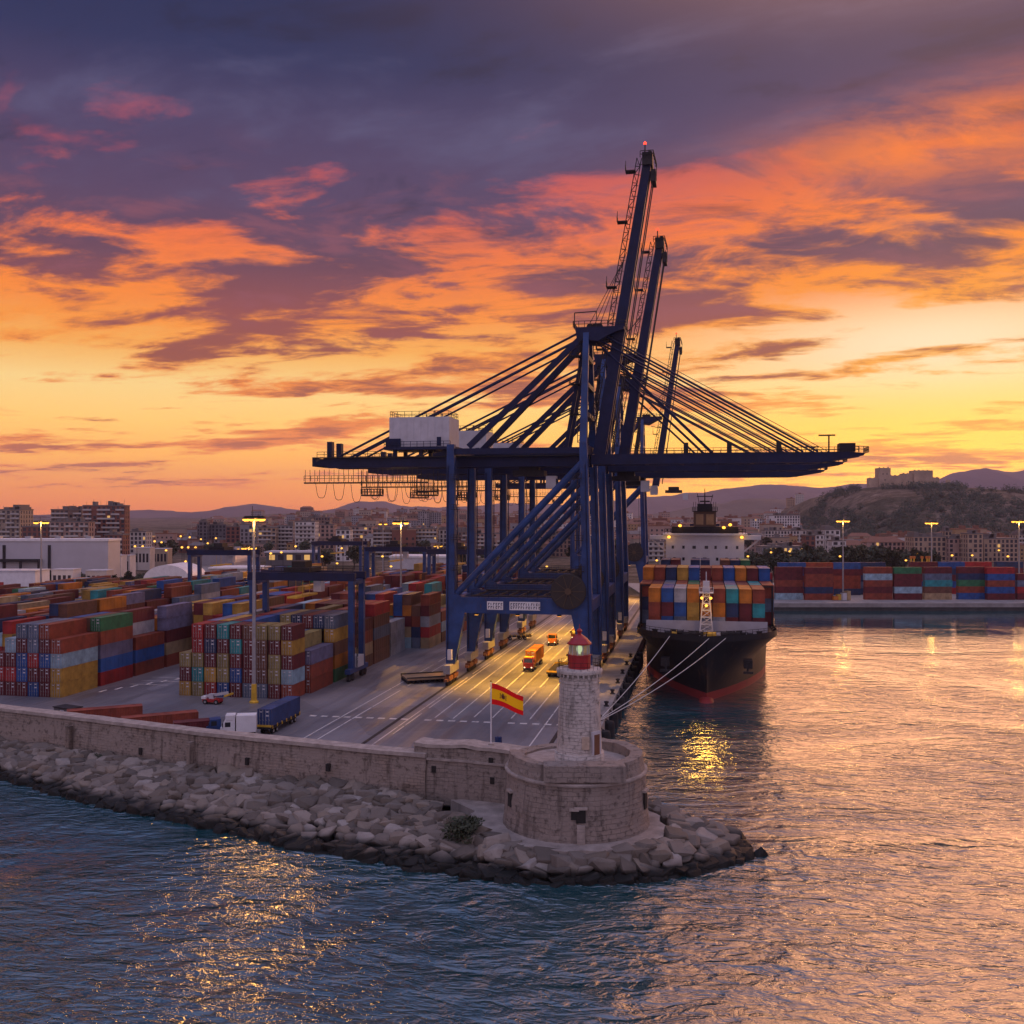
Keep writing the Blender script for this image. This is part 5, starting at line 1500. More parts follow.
# ------------------------------------------------------------------ container ship, bow towards the camera
SHIP_T0 = 211.0
def build_ship():
    rt = empty('container_ship', Q(0.9, SHIP_T0, 0), -QA, 'black hulled container ship moored at the quay, bow towards the breakwater', 'ship')
    M_HULL = bpy.data.materials.new('hull_paint'); M_HULL.use_nodes = True
    g = NT(M_HULL.node_tree); b = g.n('ShaderNodeBsdfPrincipled'); o = g.n('ShaderNodeOutputMaterial'); g.t.links.new(b.outputs[0], o.inputs[0])
    c = g.coord('Object'); z = g.sep(c)[2]; n = g.noise(g.v('MULTIPLY', c, (0.6, 0.6, 0.12)), 1.0, 6, 0.65)
    zz = g.m('ADD', z, g.m('MULTIPLY', n, 0.25))
    col = g.mix(g.ss(zz, 1.9, 1.96), (0.26, 0.035, 0.035), (0.012, 0.013, 0.016))
    col = g.mix(g.ss(n, 0.54, 0.72, 0, 0.55), col, (0.09, 0.045, 0.03))
    g.put(b.inputs['Base Color'], col); b.inputs['Roughness'].default_value = 0.55; b.inputs['Specular IOR Level'].default_value = 0.25
    zd = 12.9; N = 30
    def wd(y):
        u = min(1.0, max(0.0, y / 17.0)); return max(0.25, 15.3 * (1 - (1 - u) ** 2.4))
    def ww(y):
        u = min(1.0, max(0.0, (y - 4.0) / 48.0)); return max(0.12, 15.0 * (1 - (1 - u) ** 1.75))
    ys = [0, 0.7, 1.6, 2.8, 4.2, 6, 8.5, 11.5, 15, 19, 24, 30, 38, 48, 60, 75, 110, 150, 176]
    zs = [-1.5, 0, 1.0, 2.2, 3.2, 5, 7, 9, 11, 13, zd, zd + 1.35]
    hull = MB(); vs = []
    for y in ys:
        for zz_ in zs:
            f = min(1, max(0, zz_ / zd))
            stem = 4.6 * (1 - f) ** 1.1            # raked stem
            yy = max(y, 0) + stem * max(0, 1 - y / 30)
            wz = ww(yy) if y > 0 else 0.12
            w = wz + (wd(y) - wz) * f ** 1.7
            if y > 150: w *= 1
            vs.append((w, yy, zz_))
    m = len(zs)
    vs2 = [(-x, y, z_) for x, y, z_ in vs]
    fs = [(i * m + j, (i + 1) * m + j, (i + 1) * m + j + 1, i * m + j + 1) for i in range(len(ys) - 1) for j in range(m - 1)]
    o2 = len(vs)
    fs2 = [(o2 + a, o2 + d, o2 + c_, o2 + b_) for a, b_, c_, d in fs]
    stemf = [(j, j + 1, o2 + j + 1, o2 + j) for j in range(m - 1)]
    sternf = [((len(ys) - 1) * m + j, o2 + (len(ys) - 1) * m + j, o2 + (len(ys) - 1) * m + j + 1, (len(ys) - 1) * m + j + 1) for j in range(m - 1)]
    hull.add(vs + vs2, fs + fs2 + stemf + sternf)
    h = hull.build('hull', M_HULL, rt)
    h.data.polygons.foreach_set('use_smooth', [True] * len(h.data.polygons))
    if hasattr(h.data, 'set_sharp_from_angle'): h.data.set_sharp_from_angle(angle=radians(35))
    # bulb at the waterline
    bl = MB(); prof = []
    for k in range(9):
        a = pi / 2 * k / 8; prof.append((1.7 * cos(a), 2.2 * sin(a)))
    bl.lathe([(1.7, -8)] + prof, 16)
    bl.xf(Matrix.Translation((0, 3.6, -0.75)) @ Matrix.Rotation(pi / 2, 4, 'X'))
    bl.build('bulbous_bow', M_HULL, h, smooth=True)
    # deck plating
    dk = MB(); dv = [(wd(y) - 0.15, y + 0.15, zd) for y in ys] + [(-wd(y) + 0.15, y + 0.15, zd) for y in ys]; L = len(ys)
    dk.add(dv, [(i, i + 1, L + i + 1, L + i) for i in range(L - 1)]).build('deck', mat('deck_red_brown', (0.10, 0.045, 0.035), 0.7, 0, 0.3, 0.5), rt)
    # anchors in their pockets
    for sx in (-1, 1):
        a = MB(); x, y, z_ = sx * 8.6, 4.9, 8.0
        a.box(x - 0.9, x + 0.9, y - 1.0, y + 2, z_ - 0.8, z_ + 0.9); a.beam((x, y - 1.1, z_ + 0.6), (x - sx * 0.2, y - 1.2, z_ - 1.8), 0.4); a.beam((x - 1.0, y - 1.3, z_ - 1.6), (x + 1.0, y - 1.3, z_ - 1.6), 0.5)
        a.build('anchor', M_STEEL, rt)
    # breakwater plate on the foredeck
    MB().box(-13.0, 13.0, 11.4, 11.8, zd, zd + 3.3).build('breakwater_plate', mat('ship_grey', (0.36, 0.36, 0.40), 0.5, 0, 0.12, 0.5), rt)
    # winches, bollards, fairleads on the forecastle
    rng = random.Random(3)
    for k in range(15):
        x = -9.5 + k * 1.33; y = 6.2 + rng.uniform(0, 3.2)
        if abs(x) > wd(y) - 2: continue
        m_ = MB(); r = rng.uniform(0.45, 0.8); m_.tube((x - r, y, zd + 0.9), (x + r, y, zd + 0.9), r * 0.8, 12); m_.box(x - r * 1.2, x - r, y - 0.6, y + 0.6, zd, zd + 1.6); m_.box(x + r, x + r * 1.2, y - 0.6, y + 0.6, zd, zd + 1.6)
        m_.build('winch', rng.choice((M_YEL, M_STEEL, M_OFFW, M_STEEL)), rt)
    for x in (-11, -7, 7, 11.2):
        b_ = MB(); b_.lathe([(0.6, 0), (0.55, 1.2), (0.7, 1.3), (0.65, 1.5)], 12, x, 9.8).xf(Matrix.Translation((0, 0, zd))); b_.build('bollard', M_STEEL, rt)
    MB().rail([(-wd(y) + 0.3, y + 0.2, zd + 1.3) for y in reversed(ys[:9])] + [(wd(y) - 0.3, y + 0.2, zd + 1.3) for y in ys[:9]], 0.9, 1.5, 0.04).build('bow_railing', M_STEEL, rt)
    # foremast: tapering lattice tower with lamps
    fm = MB(); yb = 9.0
    legs = [(-1.45, yb - 1.2), (1.45, yb - 1.2), (1.45, yb + 1.2), (-1.45, yb + 1.2)]
    top = zd + 9.6
    for (x, y) in legs: fm.beam((x, y, zd), (x * 0.42, yb + (y - yb) * 0.42, top), 0.24)
    for k in range(7):
        u = k / 6.5; s = 1 - 0.58 * u; z_ = zd + 9.6 * u; u2 = (k + 1) / 6.5; s2 = 1 - 0.58 * min(1, u2); z2 = zd + 9.6 * min(1, u2)
        for (a, b_) in ((0, 1), (1, 2), (2, 3), (3, 0)):
            A = legs[a]; B_ = legs[b_]
            fm.beam((A[0] * s, yb + (A[1] - yb) * s, z_), (B_[0] * s, yb + (B_[1] - yb) * s, z_), 0.16); fm.beam((A[0] * s, yb + (A[1] - yb) * s, z_), (B_[0] * s2, yb + (B_[1] - yb) * s2, z2), 0.12)
    fm.box(-1.5, 1.5, yb - 1.4, yb + 1.4, top, top + 0.2); fm.box(-0.7, 0.7, yb - 0.7, yb + 0.7, top + 0.2, top + 2.6); fm.rail([(-1.5, yb - 1.4, top + 0.2), (1.5, yb - 1.4, top + 0.2)], 1.1, 0.7, 0.05); fm.beam((0, yb, top + 2.6), (0, yb, top + 4.6), 0.2)
    f = fm.build('foremast', M_OFFW, rt)
    for (x, z_) in ((-0.95, top - 1.0), (0.95, top - 1.0), (0.0, top - 2.6)):
        MB().lathe([(0.05, -0.3), (0.3, -0.1), (0.3, 0.15), (0.05, 0.3)], 8, x, yb - 1.3).xf(Matrix.Translation((0, 0, z_))).build('lamp', L_SODB, f)
    spot_light(rt, (0, yb - 3.2, top - 1.6), (0, yb - 40, -2), 9000, 34, 1.5, (1.0, 0.50, 0.07)); point_light(rt, (0, yb - 3.6, top - 2.6), 260, 0.3, (1.0, 0.50, 0.09))
    # hatch covers under the boxes
    hc = MB()
    for k in range(7): hc.box(-14.2, 14.2, 13.4 + k * 13.6, 13.4 + k * 13.6 + 12.6, zd, zd + 0.9)
    hc.build('hatch_covers', M_STEEL, rt)
    lb = MB()
    for k in range(1, 7):
        y = 12.85 + k * 13.6
        for x in (-15, -7.5, 0, 7.5, 15): lb.box(x - 0.2, x + 0.2, y - 0.2, y + 0.2, zd, zd + 10)
        lb.box(-15, 15, y - 0.2, y + 0.2, zd + 9.7, zd + 10)
    lb.build('lashing_bridges', M_STEEL, rt)
    # accommodation block with bridge
    Y0 = 118.0
    W = mat('ship_white', (0.62, 0.60, 0.60), 0.55, 0, 0.10, 0.3, rust=0.05)
    sb = MB(); sb.box(-12.4, 12.4, Y0, Y0 + 13, zd, 33.8)
    sbo = sb.build('superstructure', W, rt)
    for r_, zz_ in enumerate((25.6, 29.4)):
        for k in range(7):
            x = -10.2 + k * 3.4 + (0.5 if (k * 7 + r_ * 3) % 4 == 0 else 0)
            wdt = 0.55 if k in (2, 3) else 0.38
            MB().box(x - wdt, x + wdt, Y0 - 0.04, Y0 + 0.1, zz_, zz_ + 1.0).build('window', M_GLASS, sbo)
    MB().box(-13.4, 13.4, Y0 - 1.0, Y0 + 10, 33.8, 34.4).build('bridge_deck', W, rt)
    for sx in (-1, 1):
        wg = MB(); wg.box(min(sx * 12.4, sx * 17.6), max(sx * 12.4, sx * 17.6), Y0 - 0.6, Y0 + 3.4, 32.4, 33.7); wg.beam((sx * 17.0, Y0 + 1, 32.3), (sx * 12.4, Y0 + 1, 28.6), 0.5)
        wg.build('bridge_wing', W, rt)
    hs = MB(); hs.box(-10.6, 10.6, Y0 + 0.5, Y0 + 8, 34.4, 36.6); ho = hs.build('wheelhouse', M_STEEL, rt)
    MB().rail([(-12.8, Y0 - 0.8, 34.4), (12.8, Y0 - 0.8, 34.4)], 1.4, 1.0, 0.09).build('bridge_railing', M_STEEL, rt)
    tw = MB(); tw.box(-3.6, 3.6, Y0 + 2, Y0 + 6.5, 36.6, 41.4); to = tw.build('mast_house', mat('mast_brown', (0.10, 0.055, 0.035), 0.6), rt)
    for x in (-1.65, 1.65): MB().box(x - 1.2, x + 1.2, Y0 + 1.9, Y0 + 2.0, 37.2, 40.6).build('louvre_panel', mat('louvre_tan', (0.30, 0.19, 0.10), 0.7), to)
    ms = MB(); ms.box(-4, 4, Y0 + 1.6, Y0 + 7, 41.4, 41.7); ms.rail([(-4, Y0 + 1.6, 41.7), (4, Y0 + 1.6, 41.7)], 1.2, 0.8, 0.08); ms.box(-2.4, 2.4, Y0 + 3, Y0 + 5, 41.7, 44)
    ms.beam((0, Y0 + 4, 44), (0, Y0 + 4, 49), 0.5, 0.5, 0.2, 0.2); ms.beam((-2.6, Y0 + 4, 46.4), (2.6, Y0 + 4, 46.4), 0.3); ms.beam((-1.8, Y0 + 4, 44), (-2.4, Y0 + 4, 47.4), 0.2); ms.beam((1.8, Y0 + 4, 44), (2.6, Y0 + 4, 47), 0.2); ms.box(-1.6, 1.6, Y0 + 3.4, Y0 + 3.9, 44.5, 45.0)
    for x in (-3.6, -2.9, 2.8, 3.5): ms.beam((x, Y0 + 3, 41.7), (x, Y0 + 3, 44.6), 0.12)
    ms.build('radar_mast', M_STEEL, rt)
    for x, z_, y in ((-11.4, 33.2, Y0 - 1.4), (11.6, 33.2, Y0 - 1.4), (-7.9, 36.9, Y0 - 0.4), (6.0, 36.3, Y0 - 0.4), (8.0, 37.2, Y0 - 0.4)):
        lp = MB().lathe([(0.05, -0.45), (0.5, -0.25), (0.55, 0.15), (0.1, 0.45)], 12, x, y).xf(Matrix.Translation((0, 0, z_))); lp.build('deck_floodlight', L_SODB, rt)
        point_light(rt, (x, y - 0.9, z_ - 0.2), 60, 0.4, (1.0, 0.58, 0.2))
    fn = MB(); fn.box(-5, 5, Y0 + 22, Y0 + 30, zd, 36); fn.build('funnel', M_BLUED, rt)

    for o_ in rt.children:
        if o_.name.split('.')[0] in ('superstructure', 'bridge_deck', 'bridge_wing', 'wheelhouse', 'bridge_railing', 'mast_house', 'radar_mast', 'deck_floodlight') or (o_.type == 'LIGHT' and o_.location.y > 100):
            o_.location.z -= 1.3
    # ---- boxes on deck
    rng = random.Random(8)
    front = [['rust red', 'blue', 'slate', 'gold', 'slate', 'grey', 'maroon', 'maroon', 'maroon'],
             ['rust red', 'maroon', 'blue', 'gold', 'orange', 'orange', 'navy', 'maroon', 'teal'],
             ['orange', 'blue', 'grey', 'orange', 'maroon', 'rust red', 'teal', 'orange', 'rust red']]
    lv = ['lowest', 'second', 'third', 'fourth', 'top']
    sc = 1.07; cw = 2.82; hb = zd + 0.9
    def boxat(x, y, k, col, lab):
        container(col, Q(0.9 + x, SHIP_T0 + y, hb + k * CH * sc), -QA, lab, 'containers on the ship', doors=False, sc=sc)
    for r_ in range(3):
        for c_ in range(9):
            boxat((c_ - 4) * cw, 20.0, r_, front[r_][c_], f'{front[r_][c_]} container, {["bottom", "middle", "upper"][r_]} row, front stack on the ship, {nth(c_ + 1)} from the quay')
    for c_ in range(11):
        x = (c_ - 5) * cw
        for r_ in range(3):
            if 1 <= c_ <= 9 and r_ < 2: continue
            cc = {(0, 2): 'rust red', (0, 1): 'navy', (0, 0): 'slate', (10, 2): 'rust red', (10, 1): 'slate', (10, 0): 'maroon'}.get((c_, r_)) or pick(rng)
            boxat(x, 33.6, r_, cc, f'{cc} container, {["lowest", "middle", "upper"][r_]} row, second stack on the ship, {nth(c_ + 1)} from the quay')
    top = ['orange', 'rust red', 'navy', 'gold', 'blue', 'maroon', 'rust red', 'blue', 'orange', 'maroon', 'blue']
    for c_ in range(11):
        x = (c_ - 5) * cw
        for r_ in (2, 3):
            cc = top[c_] if r_ == 3 else pick(rng)
            boxat(x, 47.2, r_, cc, f'{cc} container, {"top" if r_ == 3 else "upper"} row, third stack on the ship, {nth(c_ + 1)} from the quay')
        for r_ in (0, 1):
            if c_ in (0, 10): boxat(x, 47.2, r_, 'maroon', f'maroon container, {lv[r_]} row, third stack on the ship, {"quay" if c_ == 0 else "water"} side')
    for b_ in range(3, 7):
        for c_ in range(11):
            x = (c_ - 5) * cw
            hh = 4 if (b_ == 5 and c_ in (1, 2, 4, 5, 7, 8, 9)) else 3
            for r_ in range(hh):
                if c_ in (0, 10) or r_ == hh - 1:
                    cc = pick(rng)
                    if b_ < 5 or r_ == hh - 1:
                        boxat(x, 20.0 + 13.6 * b_, r_, cc, f'{cc} container, {lv[r_]} row, {nth(b_ + 1)} stack on the ship, {nth(c_ + 1)} from the quay') if (c_ in (0, 10) and r_ > 1) or (r_ == hh - 1) else None
    # mooring lines to the quay bollard
    for i, (x, y, lab) in enumerate(((-7.6, 2.6, 'left mooring rope from the ship bow to the quay edge'), (0.5, 0.4, 'middle mooring rope from the ship bow to the quay edge'), (3.9, 1.0, 'right mooring rope from the ship bow to the quay edge'))):
        a = Q(0.9 + x, SHIP_T0 + y - 0.2, zd + 0.9); bq = Q(-17.6, 176.5 - 1.2 * i, 3.6)
        pts = []
        for k in range(15):
            u = k / 14; p = a.lerp(bq, u); p.z -= 2.6 * u * (1 - u) * (1 + 0.3 * i); pts.append(tuple(p))
        MB().path(pts, 0.075, 6).build('mooring_rope', mat('rope_white', (0.55, 0.52, 0.48), 0.9), label=lab, cat='rope', group='mooring ropes of the ship')
build_ship()
def build_quay_furniture():
    me = MB().lathe([(0.55, 0), (0.5, 0.15), (0.3, 0.25), (0.28, 0.6), (0.48, 0.7), (0.45, 0.9), (0.1, 1.0)], 14).mesh('mooring_bollard', M_STEEL)
    for k in range(9):
        put(me, 'mooring_bollard', Q(-17.75, 150 + k * 13.0, 3.3), label='squat dark iron bollard on the berth kerb', cat='bollard', group='bollards along the berth')
    for k in range(16):
        rt = empty('quay_fender', Q(-16.2, 146 + k * 8.0, 1.2), -QA, 'black rubber drum fender hanging on the berth wall', 'fender', 'fenders along the berth')
        mb = MB(); mb.lathe([(0.35, -1.7), (0.85, -1.55), (0.95, -1.2), (0.95, 1.2), (0.85, 1.55), (0.35, 1.7)], 18, bottom=True).build('drum', M_RUBBER, rt)
        c = MB(); c.path([(-0.8, -0.3, 2.0), (0, -0.2, 1.6)], 0.05, 5); c.path([(-0.8, 0.3, 2.0), (0, 0.2, 1.6)], 0.05, 5); c.build('chain', M_STEEL, rt)
build_quay_furniture()
# ------------------------------------------------------------------ buildings behind the port
def col_mat(name, c, var=0.2):
    return mat(name, c, 0.85, 0, var, 0.12)
WALLS = {'beige': (0.36, 0.29, 0.22), 'pale': (0.50, 0.46, 0.42), 'white': (0.62, 0.60, 0.58), 'brick red': (0.21, 0.085, 0.06), 'brown': (0.20, 0.13, 0.095), 'grey': (0.27, 0.26, 0.27), 'pinkish': (0.40, 0.27, 0.22), 'sandstone': (0.40, 0.29, 0.20), 'dark grey': (0.13, 0.125, 0.135), 'ochre': (0.38, 0.25, 0.12)}
def wmat(c): return col_mat('wall_' + c.replace(' ', '_'), WALLS[c])
M_ROOFT = col_mat('roof_tiles', (0.22, 0.10, 0.06)); M_ROOFF = col_mat('flat_roof', (0.17, 0.15, 0.14)); M_SLAB = col_mat('balcony_slab', (0.48, 0.45, 0.42)); M_WIN = mat('window_glass', (0.03, 0.03, 0.04), 0.15, 0, 0.3, 0.6)
def block_house(px0, px1, ytop, d, colr, label, style='flat', dep=None, bal=False, rot=0.0, z0=None, group='apartment blocks behind the port', lit=0.02, name='apartment_block'):
    rng = random.Random(int(px0 * 31 + d))
    cx = ((px0 + px1) / 2 - 512) * d / 1000; w = (px1 - px0) * d / 1000; top = H - (ytop - 512) * d / 1000
    z0 = ground_z(cx, d) - 0.5 if z0 is None else z0
    h = top - z0; dep = dep or min(16, w * 0.8)
    rt = empty(name, (cx, d, z0), rot, label, 'building', group)
    y0, y1 = 0, dep
    MB().box(-w / 2, w / 2, y0, y1, 0, h - 0.8).build('wall', wmat(colr), rt)
    if style == 'flat':
        r = MB(); r.box(-w / 2 - 0.25, w / 2 + 0.25, y0 - 0.25, y1 + 0.25, h - 0.8, h)
        for _ in range(max(2, int(w / 6))):
            x = rng.uniform(-w / 2 + 2, w / 2 - 2); ww = rng.uniform(1, 2.2); r.box(x - ww, x + ww, 2, dep - 2, h, h + rng.uniform(1.2, 3.2))
        for _ in range(max(2, int(w / 4))):
            x = rng.uniform(-w / 2 + 1, w / 2 - 1); r.beam((x, 2, h), (x, 2, h + rng.uniform(2, 4.5)), 0.14)
        r.build('roof', M_ROOFF, rt)
    else:
        r = MB(); o = 0.5
        r.add([(-w / 2 - o, y0 - o, h - 0.8), (w / 2 + o, y0 - o, h - 0.8), (w / 2 + o, y1 + o, h - 0.8), (-w / 2 - o, y1 + o, h - 0.8), (-w / 2 + dep * 0.3, dep / 2, h + dep * 0.2), (w / 2 - dep * 0.3, dep / 2, h + dep * 0.2)],
              [(0, 1, 5, 4), (1, 2, 5), (2, 3, 4, 5), (3, 0, 4), (3, 2, 1, 0)]).build('roof', M_ROOFT, rt)
    nf = max(2, int((h - 2) / 3.05)); fh = (h - 1.6) / nf
    n = max(2, int(w / 3.1)); cw_ = w / n
    # each storey's strip of window openings; balconies where the front has them
    nwin = 0; spare = []
    for f in reversed(range(nf)):
        z = 1.0 + f * fh
        mb = MB()
        for k in range(n):
            x = -w / 2 + (k + 0.5) * cw_
            if rng.random() < 0.07: continue
            ww = cw_ * rng.choice((0.22, 0.30, 0.30)); on = rng.random() < lit
            if on or (d < 1000 and nwin < 92):
                nwin += 1
                MB().box(x - ww, x + ww, -0.05, 0.25, z + 0.3, z + fh * 0.78).build('lit_window' if on else 'window', L_WARM if on else M_WIN, rt)
            else:
                mb.box(x - ww, x + ww, -0.05, 0.25, z + 0.3, z + fh * 0.78)
        spare.append(mb)
        if bal:
            b = MB(); k = 0
            while k < n:
                ln = rng.choice((2, 3, 4)) if bal == 1 else n
                x0 = -w / 2 + k * cw_ + 0.3; x1 = min(w / 2, -w / 2 + (k + ln) * cw_) - 0.3
                b.box(x0, x1, -1.3, -0.02, z - 0.25, z); b.box(x0, x1, -1.3, -1.2, z, z + 0.95)
                k += ln + (1 if bal == 1 else 0)
            b.build('balcony_row', M_SLAB, rt)
    # windows past the hundred, and those on the flanks
    sd = MB()
    for mb in spare: sd.add(mb.v, mb.f)
    for f in range(nf):
        z = 1.0 + f * fh
        for k in range(max(1, int(dep / 4))):
            y = 2 + k * 4
            for sx in (-1, 1): sd.box(sx * w / 2 - 0.06, sx * w / 2 + 0.06, y - 0.6, y + 0.6, z + 0.3, z + fh * 0.75)
    sd.build('window_field', M_WIN, rt, kind='stuff')
    return rt
B_ = block_house
B_(-8, 20, 509, 720, 'beige', 'beige high rise at the left edge of the city', dep=20, bal=1)
B_(51, 82, 509, 790, 'brown', 'brown high rise left of the tallest brick tower', dep=9, bal=1)
B_(83, 125, 505, 720, 'brick red', 'tallest brick red apartment tower with pale balconies, behind the white warehouse', dep=9, bal=1)
B_(104, 123, 534, 700, 'brick red', 'low brick wing at the foot of the tallest brick tower', dep=12, bal=2)
B_(22, 52, 526, 700, 'brick red', 'low dark red block between the two left high rises', dep=14, bal=0)
B_(50, 89, 521, 690, 'pinkish', 'pinkish lower block in front of the brown high rise', dep=10, bal=1)
B_(126, 146, 531, 820, 'pale', 'pale low block right of the tallest brick tower', dep=14)
B_(197, 226, 524, 900, 'dark grey', 'dark grey broad block left of the tall lamp mast', dep=18)
B_(199, 207, 521, 890, 'dark grey', 'slim dark stair tower on the dark grey block', dep=8)
B_(226, 240, 526, 880, 'brick red', 'narrow brick block left of the tall lamp mast', dep=14)
B_(240, 257, 524, 860, 'grey', 'grey slab block directly behind the tall lamp mast', dep=14)
B_(258, 276, 527, 840, 'sandstone', 'sandstone block just right of the tall lamp mast', dep=14, bal=1)
B_(277, 293, 525, 850, 'grey', 'grey block with white stripes right of the sandstone one', dep=14, bal=2)
B_(295, 315, 521, 800, 'white', 'white block with dark ribbon windows and long balconies', dep=16, bal=2)
B_(316, 334, 524, 830, 'pinkish', 'pinkish ribbed block between two white blocks', dep=14, bal=0)
B_(336, 350, 529, 760, 'white', 'small plain white block with a dark stair strip', dep=14)
B_(351, 372, 526, 880, 'pinkish', 'pink tall block right of the small white one', dep=16, bal=1)
B_(301, 330, 517, 1150, 'brown', 'brown block on the rise behind the white ribbon block', dep=16)
B_(373, 402, 529, 830, 'brown', 'broad brown office block left of the slim lamp mast', dep=16, bal=2)
B_(403, 437, 528, 840, 'sandstone', 'broad low sandstone block right of the slim lamp mast', dep=16, bal=2)
B_(418, 429, 511, 1500, 'grey', 'grey twin tower, left half, on the skyline left of the cranes', dep=18)
B_(430, 441, 512.5, 1510, 'grey', 'grey twin tower, right half, on the skyline left of the cranes', dep=18)
B_(436, 447, 529, 860, 'pale', 'pale narrow block beside the first crane leg', dep=12)
B_(450, 474, 531, 830, 'brown', 'brown block seen between the first crane legs', dep=14, bal=1)
B_(476, 505, 533, 820, 'pinkish', 'pinkish block seen between the crane legs', dep=14, bal=1)
B_(508, 540, 534, 850, 'beige', 'beige block seen behind the crane braces', dep=14, bal=1)
B_(544, 575, 535, 830, 'brown', 'brown block behind the middle of the cranes', dep=14)
B_(648, 664, 541, 760, 'pale', 'pale block left of the ship bridge', dep=14, bal=1)
B_(805, 815.5, 534.5, 640, 'brick red', 'slim windowless looking brick tower on the right bank', dep=8, name='brick_tower')
B_(815.7, 824, 534, 690, 'white', 'bright white block beside the brick tower', dep=14, bal=2)
B_(825, 840, 529, 700, 'white', 'white stepped apartment block right of the brick tower', dep=14, bal=1)
B_(832, 846, 540, 660, 'white', 'lower white block in front of the stepped one', dep=10, bal=1)
B_(762, 804, 546, 640, 'grey', 'long low grey building with lit arcade left of the brick tower', dep=16, lit=0.7)
B_(752, 762, 518, 1250, 'white', 'small white house on the slope left of the hill', 'hip', dep=10)
B_(769, 800, 515, 1240, 'white', 'long white building on the slope left of the castle hill', dep=14)
B_(765, 812, 530, 1000, 'pale', 'long pale wall building on the slope behind the brick tower', dep=14)
B_(841, 866, 544, 760, 'sandstone', 'sandstone house with tiled roof below the hill', 'hip', dep=14)
B_(867, 905, 541, 790, 'pinkish', 'long pinkish house with tiled roof below the castle', 'hip', dep=16)
B_(914, 946, 536, 760, 'sandstone', 'broad sandstone palace below the castle hill', dep=18)
B_(945, 952, 530.5, 765, 'sandstone', 'square stair turret on the sandstone palace', dep=8)
B_(949, 968, 538, 755, 'pinkish', 'pinkish wing right of the sandstone palace', dep=14)
B_(968, 983, 533, 740, 'sandstone', 'square sandstone tower house below the castle hill', dep=12)
B_(984, 1018, 538, 750, 'sandstone', 'sandstone ruin with buttresses at the right below the hill', dep=14)
B_(1018, 1060, 534, 780, 'beige', 'beige block at the right edge below the hill', dep=14, bal=1)

# town on the slopes: every house a thing of its own, the farthest ones one mass
def house_mesh(seed):
    rng = random.Random(seed); w, dp, h = rng.uniform(9, 19), rng.uniform(8, 13), rng.uniform(6, 17)
    mb = MB(); mb.box(-w / 2, w / 2, 0, dp, -3, h)
    mb.cur = 1
    if rng.random() < 0.4:
        mb.add([(-w / 2 - .4, -.4, h + .01), (w / 2 + .4, -.4, h + .01), (w / 2 + .4, dp + .4, h + .01), (-w / 2 - .4, dp + .4, h + .01), (-w / 2 + 2, dp / 2, h + 2.4), (w / 2 - 2, dp / 2, h + 2.4)], [(0, 1, 5, 4), (1, 2, 5), (2, 3, 4, 5), (3, 0, 4)])
    else:
        mb.box(-w / 2 - .2, w / 2 + .2, -.2, dp + .2, h, h + 0.7); mb.box(-1.5, 1.8, 2, 5, h + 0.7, h + 2.8)
    mb.cur = 2
    for f in range(max(1, int(h / 3))):
        for k in range(max(2, int(w / 3))):
            x = -w / 2 + (k + 0.5) * w / max(2, int(w / 3)); mb.box(x - 0.6, x + 0.6, -0.06, 0.2, f * 3 + 0.9, f * 3 + 2.3)
    return mb
def build_town():
    rng = random.Random(77)
    M_H = mat('house_render', 'OBJ', 0.9, 0, 0.15, 0.2); M_HA = mat('house_render_far', 'ATTR', 0.9, 0, 0.15, 0.05)
    hm = [house_mesh(500 + k) for k in range(12)]
    meshes = [h.mesh('house_body', [M_H, M_ROOFT if k % 3 else M_ROOFF, M_WIN]) for k, h in enumerate(hm)]
    cs = ['pale', 'beige', 'white', 'pinkish', 'sandstone', 'brown', 'grey', 'ochre', 'brick red', 'pinkish', 'beige']
    spots = []
    for _ in range(1500):
        d = 820 * (2.6 ** rng.random()); px = rng.uniform(-20, 800)
        if d > 1900 and px > 700: continue
        if px < 195 and (d > 1000 or rng.random() < 0.6): continue
        x = (px - 512) * d / 1000
        if px > 640 and d < 900: continue
        spots.append((d, x, px))
    for _ in range(60):
        d = rng.uniform(760, 1050); px = rng.uniform(845, 1030); spots.append((d, (px - 512) * d / 1000, px))
    spots.sort()
    chosen = []
    for d, x, px in spots:
        if all((x - a) ** 2 + (d - b) ** 2 > 17 ** 2 for a, b in chosen[-160:]): chosen.append((x, d))
    rest = MB(); cols = []
    for i, (x, d) in enumerate(chosen):
        z = ground_z(x, d); k = rng.randrange(12); c = rng.choice(cs); a = rng.uniform(-0.35, 0.35); s = rng.uniform(0.85, 1.5)
        if i < 150:
            side = 'in the town behind the yard' if x < -10 else ('behind the cranes and the ship' if x < 0.26 * d else 'at the foot of the castle hill')
            o = put(meshes[k], 'town_house', (x, d, z), a, None, WALLS[c], label=f'small {c} house {side}', cat='house', group=f'small {c} houses {side}')
            o.scale = (s, s, s)
        else:
            M = Matrix.Translation((x, d, z)) @ Matrix.Rotation(a, 4, 'Z') @ Matrix.Scale(s, 4); h = hm[k]; o0 = len(rest.v)
            rest.v += [tuple(M @ Vector(q)) for q in h.v]; rest.f += [tuple(q + o0 for q in f) for f in h.f]; rest.mi += h.mi
            cols.append((WALLS[c] + (1.0,), len(h.v)))
    o = rest.build('far_town', [M_HA, M_ROOFT, M_WIN], kind='stuff', label='mass of distant town houses on the slopes below the hills', cat='town')
    at = o.data.attributes.new('Col', 'FLOAT_COLOR', 'POINT')
    at.data.foreach_set('color', np.concatenate([np.tile(np.array(c, dtype=np.float32), (m, 1)) for c, m in cols]).ravel())
build_town()

